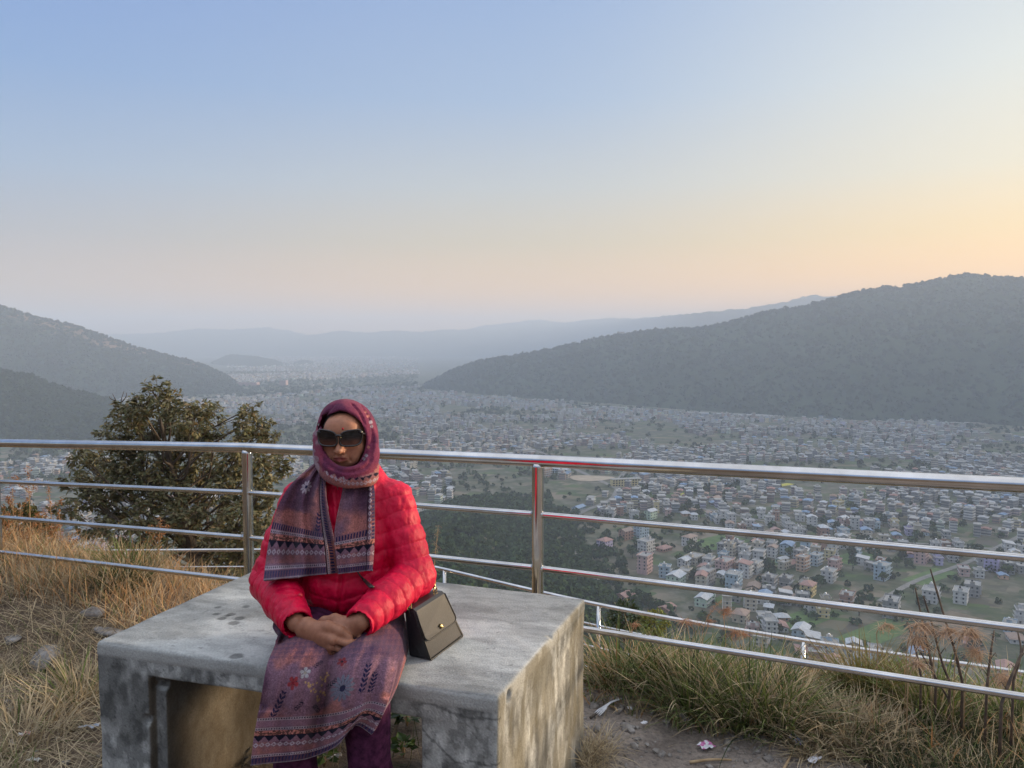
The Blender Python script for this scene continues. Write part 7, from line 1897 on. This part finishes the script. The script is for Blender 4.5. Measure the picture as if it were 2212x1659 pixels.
# ------------------------------------------------------------------ litter
def litter_sheet(px, py, w, h, ang, cols, label, seed, name='wrapper', cat='wrapper', lift=0.012, mat_rough=0.4):
    g = np.random.default_rng(seed); p = at_z(px, py, 0.0); z0 = float(gz(p[0], p[1])); nu, nv = 26, 18
    u, v = np.meshgrid(np.linspace(-1, 1, nu), np.linspace(-1, 1, nv), indexing='ij')
    x = u * w / 2 * (1 + 0.12 * vnoise(v * 3, seed, 1)); y = v * h / 2 * (1 + 0.15 * vnoise(u * 3, seed, 2)); z = 0.010 + lift * (fbm(u * 1.6 + seed, v * 1.6, seed, 3)) + 0.006 * np.abs(np.sin(u * 3 + v * 2 + seed))
    X = p[0] + x * math.cos(ang) - y * math.sin(ang); Yy = p[1] + x * math.sin(ang) + y * math.cos(ang)
    P = np.stack([X, Yy, np.maximum(gz(X, Yy), z0 - 0.01) + z], -1); C = np.empty((nu, nv, 3)); C[:] = cols[0]
    if len(cols) > 1:
        q = vnoise(u * 2.2 + seed, v * 2.2, seed * 1.7); C[q > 0.52] = cols[1]
        if len(cols) > 2: C[np.abs(v - 0.1) < 0.18] = cols[2]
    o = sheet(name, P, C, None, 0.001, mat_col('wrapper_film_%d' % seed, mat_rough, 40, 0.15, 0.2, 0.002, 0.5)); tag(o, label, cat, 'litter on the platform')
WH = np.array((0.72, 0.72, 0.74))
litter_sheet(1525, 1614, 0.055, 0.045, 0.4, [WH, np.array((0.55, 0.16, 0.36))], 'torn white and pink wrapper on the bare soil', 1)
litter_sheet(1717, 1612, 0.028, 0.062, 0.25, [np.array((0.10, 0.14, 0.48)), WH * 0.9, np.array((0.30, 0.34, 0.62))], 'blue and white wrapper standing by the dry tussock', 2, lift=0.03)
litter_sheet(1758, 1650, 0.06, 0.028, 0.6, [WH], 'crumpled white paper scrap at the bottom edge', 3, 'paper_scrap', 'paper scrap')
litter_sheet(1310, 1470, 0.026, 0.075, 0.4, [np.array((0.50, 0.14, 0.10)), np.array((0.6, 0.42, 0.34))], 'red wrapper strip stuck in the tussock by the bench', 4, lift=0.03)
litter_sheet(1360, 1533, 0.018, 0.016, 0.1, [WH], 'tiny white scrap right of the fork', 5, 'paper_scrap', 'paper scrap'); litter_sheet(1391, 1571, 0.024, 0.018, 0.9, [WH], 'small white paper scrap right of the brown stone', 6, 'paper_scrap', 'paper scrap')
litter_sheet(193, 1577, 0.075, 0.028, 0.1, [np.array((0.42, 0.46, 0.54))], 'bluish plastic scrap in the straw left of the bench', 7, 'plastic_scrap', 'plastic scrap'); litter_sheet(74, 1648, 0.05, 0.022, -0.2, [np.array((0.62, 0.62, 0.58))], 'pale scrap in the lower left corner', 8, 'paper_scrap', 'paper scrap')
litter_sheet(55, 1588, 0.045, 0.02, 0.4, [np.array((0.6, 0.58, 0.56)), np.array((0.5, 0.2, 0.18))], 'white and red wrapper bit in the left straw', 9); litter_sheet(722, 1640, 0.05, 0.03, 0.3, [WH], 'white plastic scrap under the tunic hem', 10, 'plastic_scrap', 'plastic scrap')
litter_sheet(233, 1418, 0.03, 0.06, 0.6, [np.array((0.62, 0.52, 0.40))], 'pale curled leaf against the bench corner', 11, 'dead_leaf', 'leaf', 0.03, 0.8)
def build_fork():
    p0, p1 = at_z(1343, 1503, 0.03), at_z(1289, 1537, 0.02); d = p1 - p0; d[2] = 0; L = np.linalg.norm(d); d /= L; s = np.array([-d[1], d[0], 0]); zb = float(gz(*(p0[:2] + d[:2] * L / 2))) + 0.014
    m, n, l, b = new_mat('white_plastic', 0.3, 0, 0.5); b.inputs['Base Color'].default_value = (0.72, 0.73, 0.75, 1)
    V, F = [], []; st = [(0.0, 0.0050, 0.012), (0.15, 0.0062, 0.016), (0.45, 0.0052, 0.022), (0.62, 0.0066, 0.018), (0.70, 0.0120, 0.012), (0.80, 0.0145, 0.010)]
    for t, w, z in st:
        for k, zz in ((-1, 0), (1, 0), (1, 0.0022), (-1, 0.0022)): q = p0 + d * L * t + s * w * k; V.append((q[0], q[1], zb + z + zz))
    for i in range(len(st) - 1):
        for k in range(4): F.append((i * 4 + k, i * 4 + (k + 1) % 4, i * 4 + 4 + (k + 1) % 4, i * 4 + 4 + k))
    F.append((0, 3, 2, 1)); mb = MB(); mb.add(V, F)
    for k in (-1, -0.34, 0.34, 1):
        a = p0 + d * L * 0.79 + s * 0.0125 * k; c = p0 + d * L + s * 0.0140 * k; a[2] = zb + 0.011; c[2] = zb + 0.001; mid = (a + c) / 2 + [0, 0, 0.001]; mb.tube([a, mid, c], [0.0030, 0.0027, 0.0012], 6)
    tag(mb.build('fork', m, None, True, tuple(float(v) for v in (p0 + p1) / 2)), 'white plastic fork lying on the soil by the bench end', 'fork', 'litter on the platform')
build_fork()
g_ = np.random.default_rng(9)
for k, (a, b, lab) in enumerate((((1275, 1545), (1310, 1525), 'short brown twig below the fork'), ((1490, 1640), (1580, 1636), 'long pale twig near the bottom edge'), ((1318, 1518), (1334, 1532), 'thick stub of stalk below the fork handle'), ((1690, 1660), (1712, 1622), 'split pale stalk beside the blue wrapper'))):
    p, q = at_z(*a, 0.012), at_z(*b, 0.012); p[2] = float(gz(p[0], p[1])) + 0.008; q[2] = float(gz(q[0], q[1])) + 0.010
    V, F = tube(curve([p, (p + q) / 2 + [0.004, 0, 0.006], q], 9), np.linspace(0.006, 0.0035, 9), 7); tag(obj('twig', V, F, mat_stem if k != 0 else M_BARK, None, True), lab, 'twig', 'twigs on the soil')
# ================================================================== HAZE
def build_haze():
    mb = MB(); mb.box((-12450, -2600, PLAIN - 12), (12450, 12600, 360))
    m = bpy.data.materials.new('haze'); m.use_nodes = True
    n, l = m.node_tree.nodes, m.node_tree.links; n.clear()
    o = n.new('ShaderNodeOutputMaterial'); v = n.new('ShaderNodeVolumePrincipled')
    v.inputs['Color'].default_value = (0.59, 0.70, 0.86, 1)
    v.inputs['Density'].default_value = HAZE_DENSITY
    v.inputs['Anisotropy'].default_value = 0.05
    l.new(v.outputs[0], o.inputs['Volume'])
    m.volume_intersection_method if False else None
    h = mb.build('haze', m)
    tag(h, kind='stuff')
build_haze()
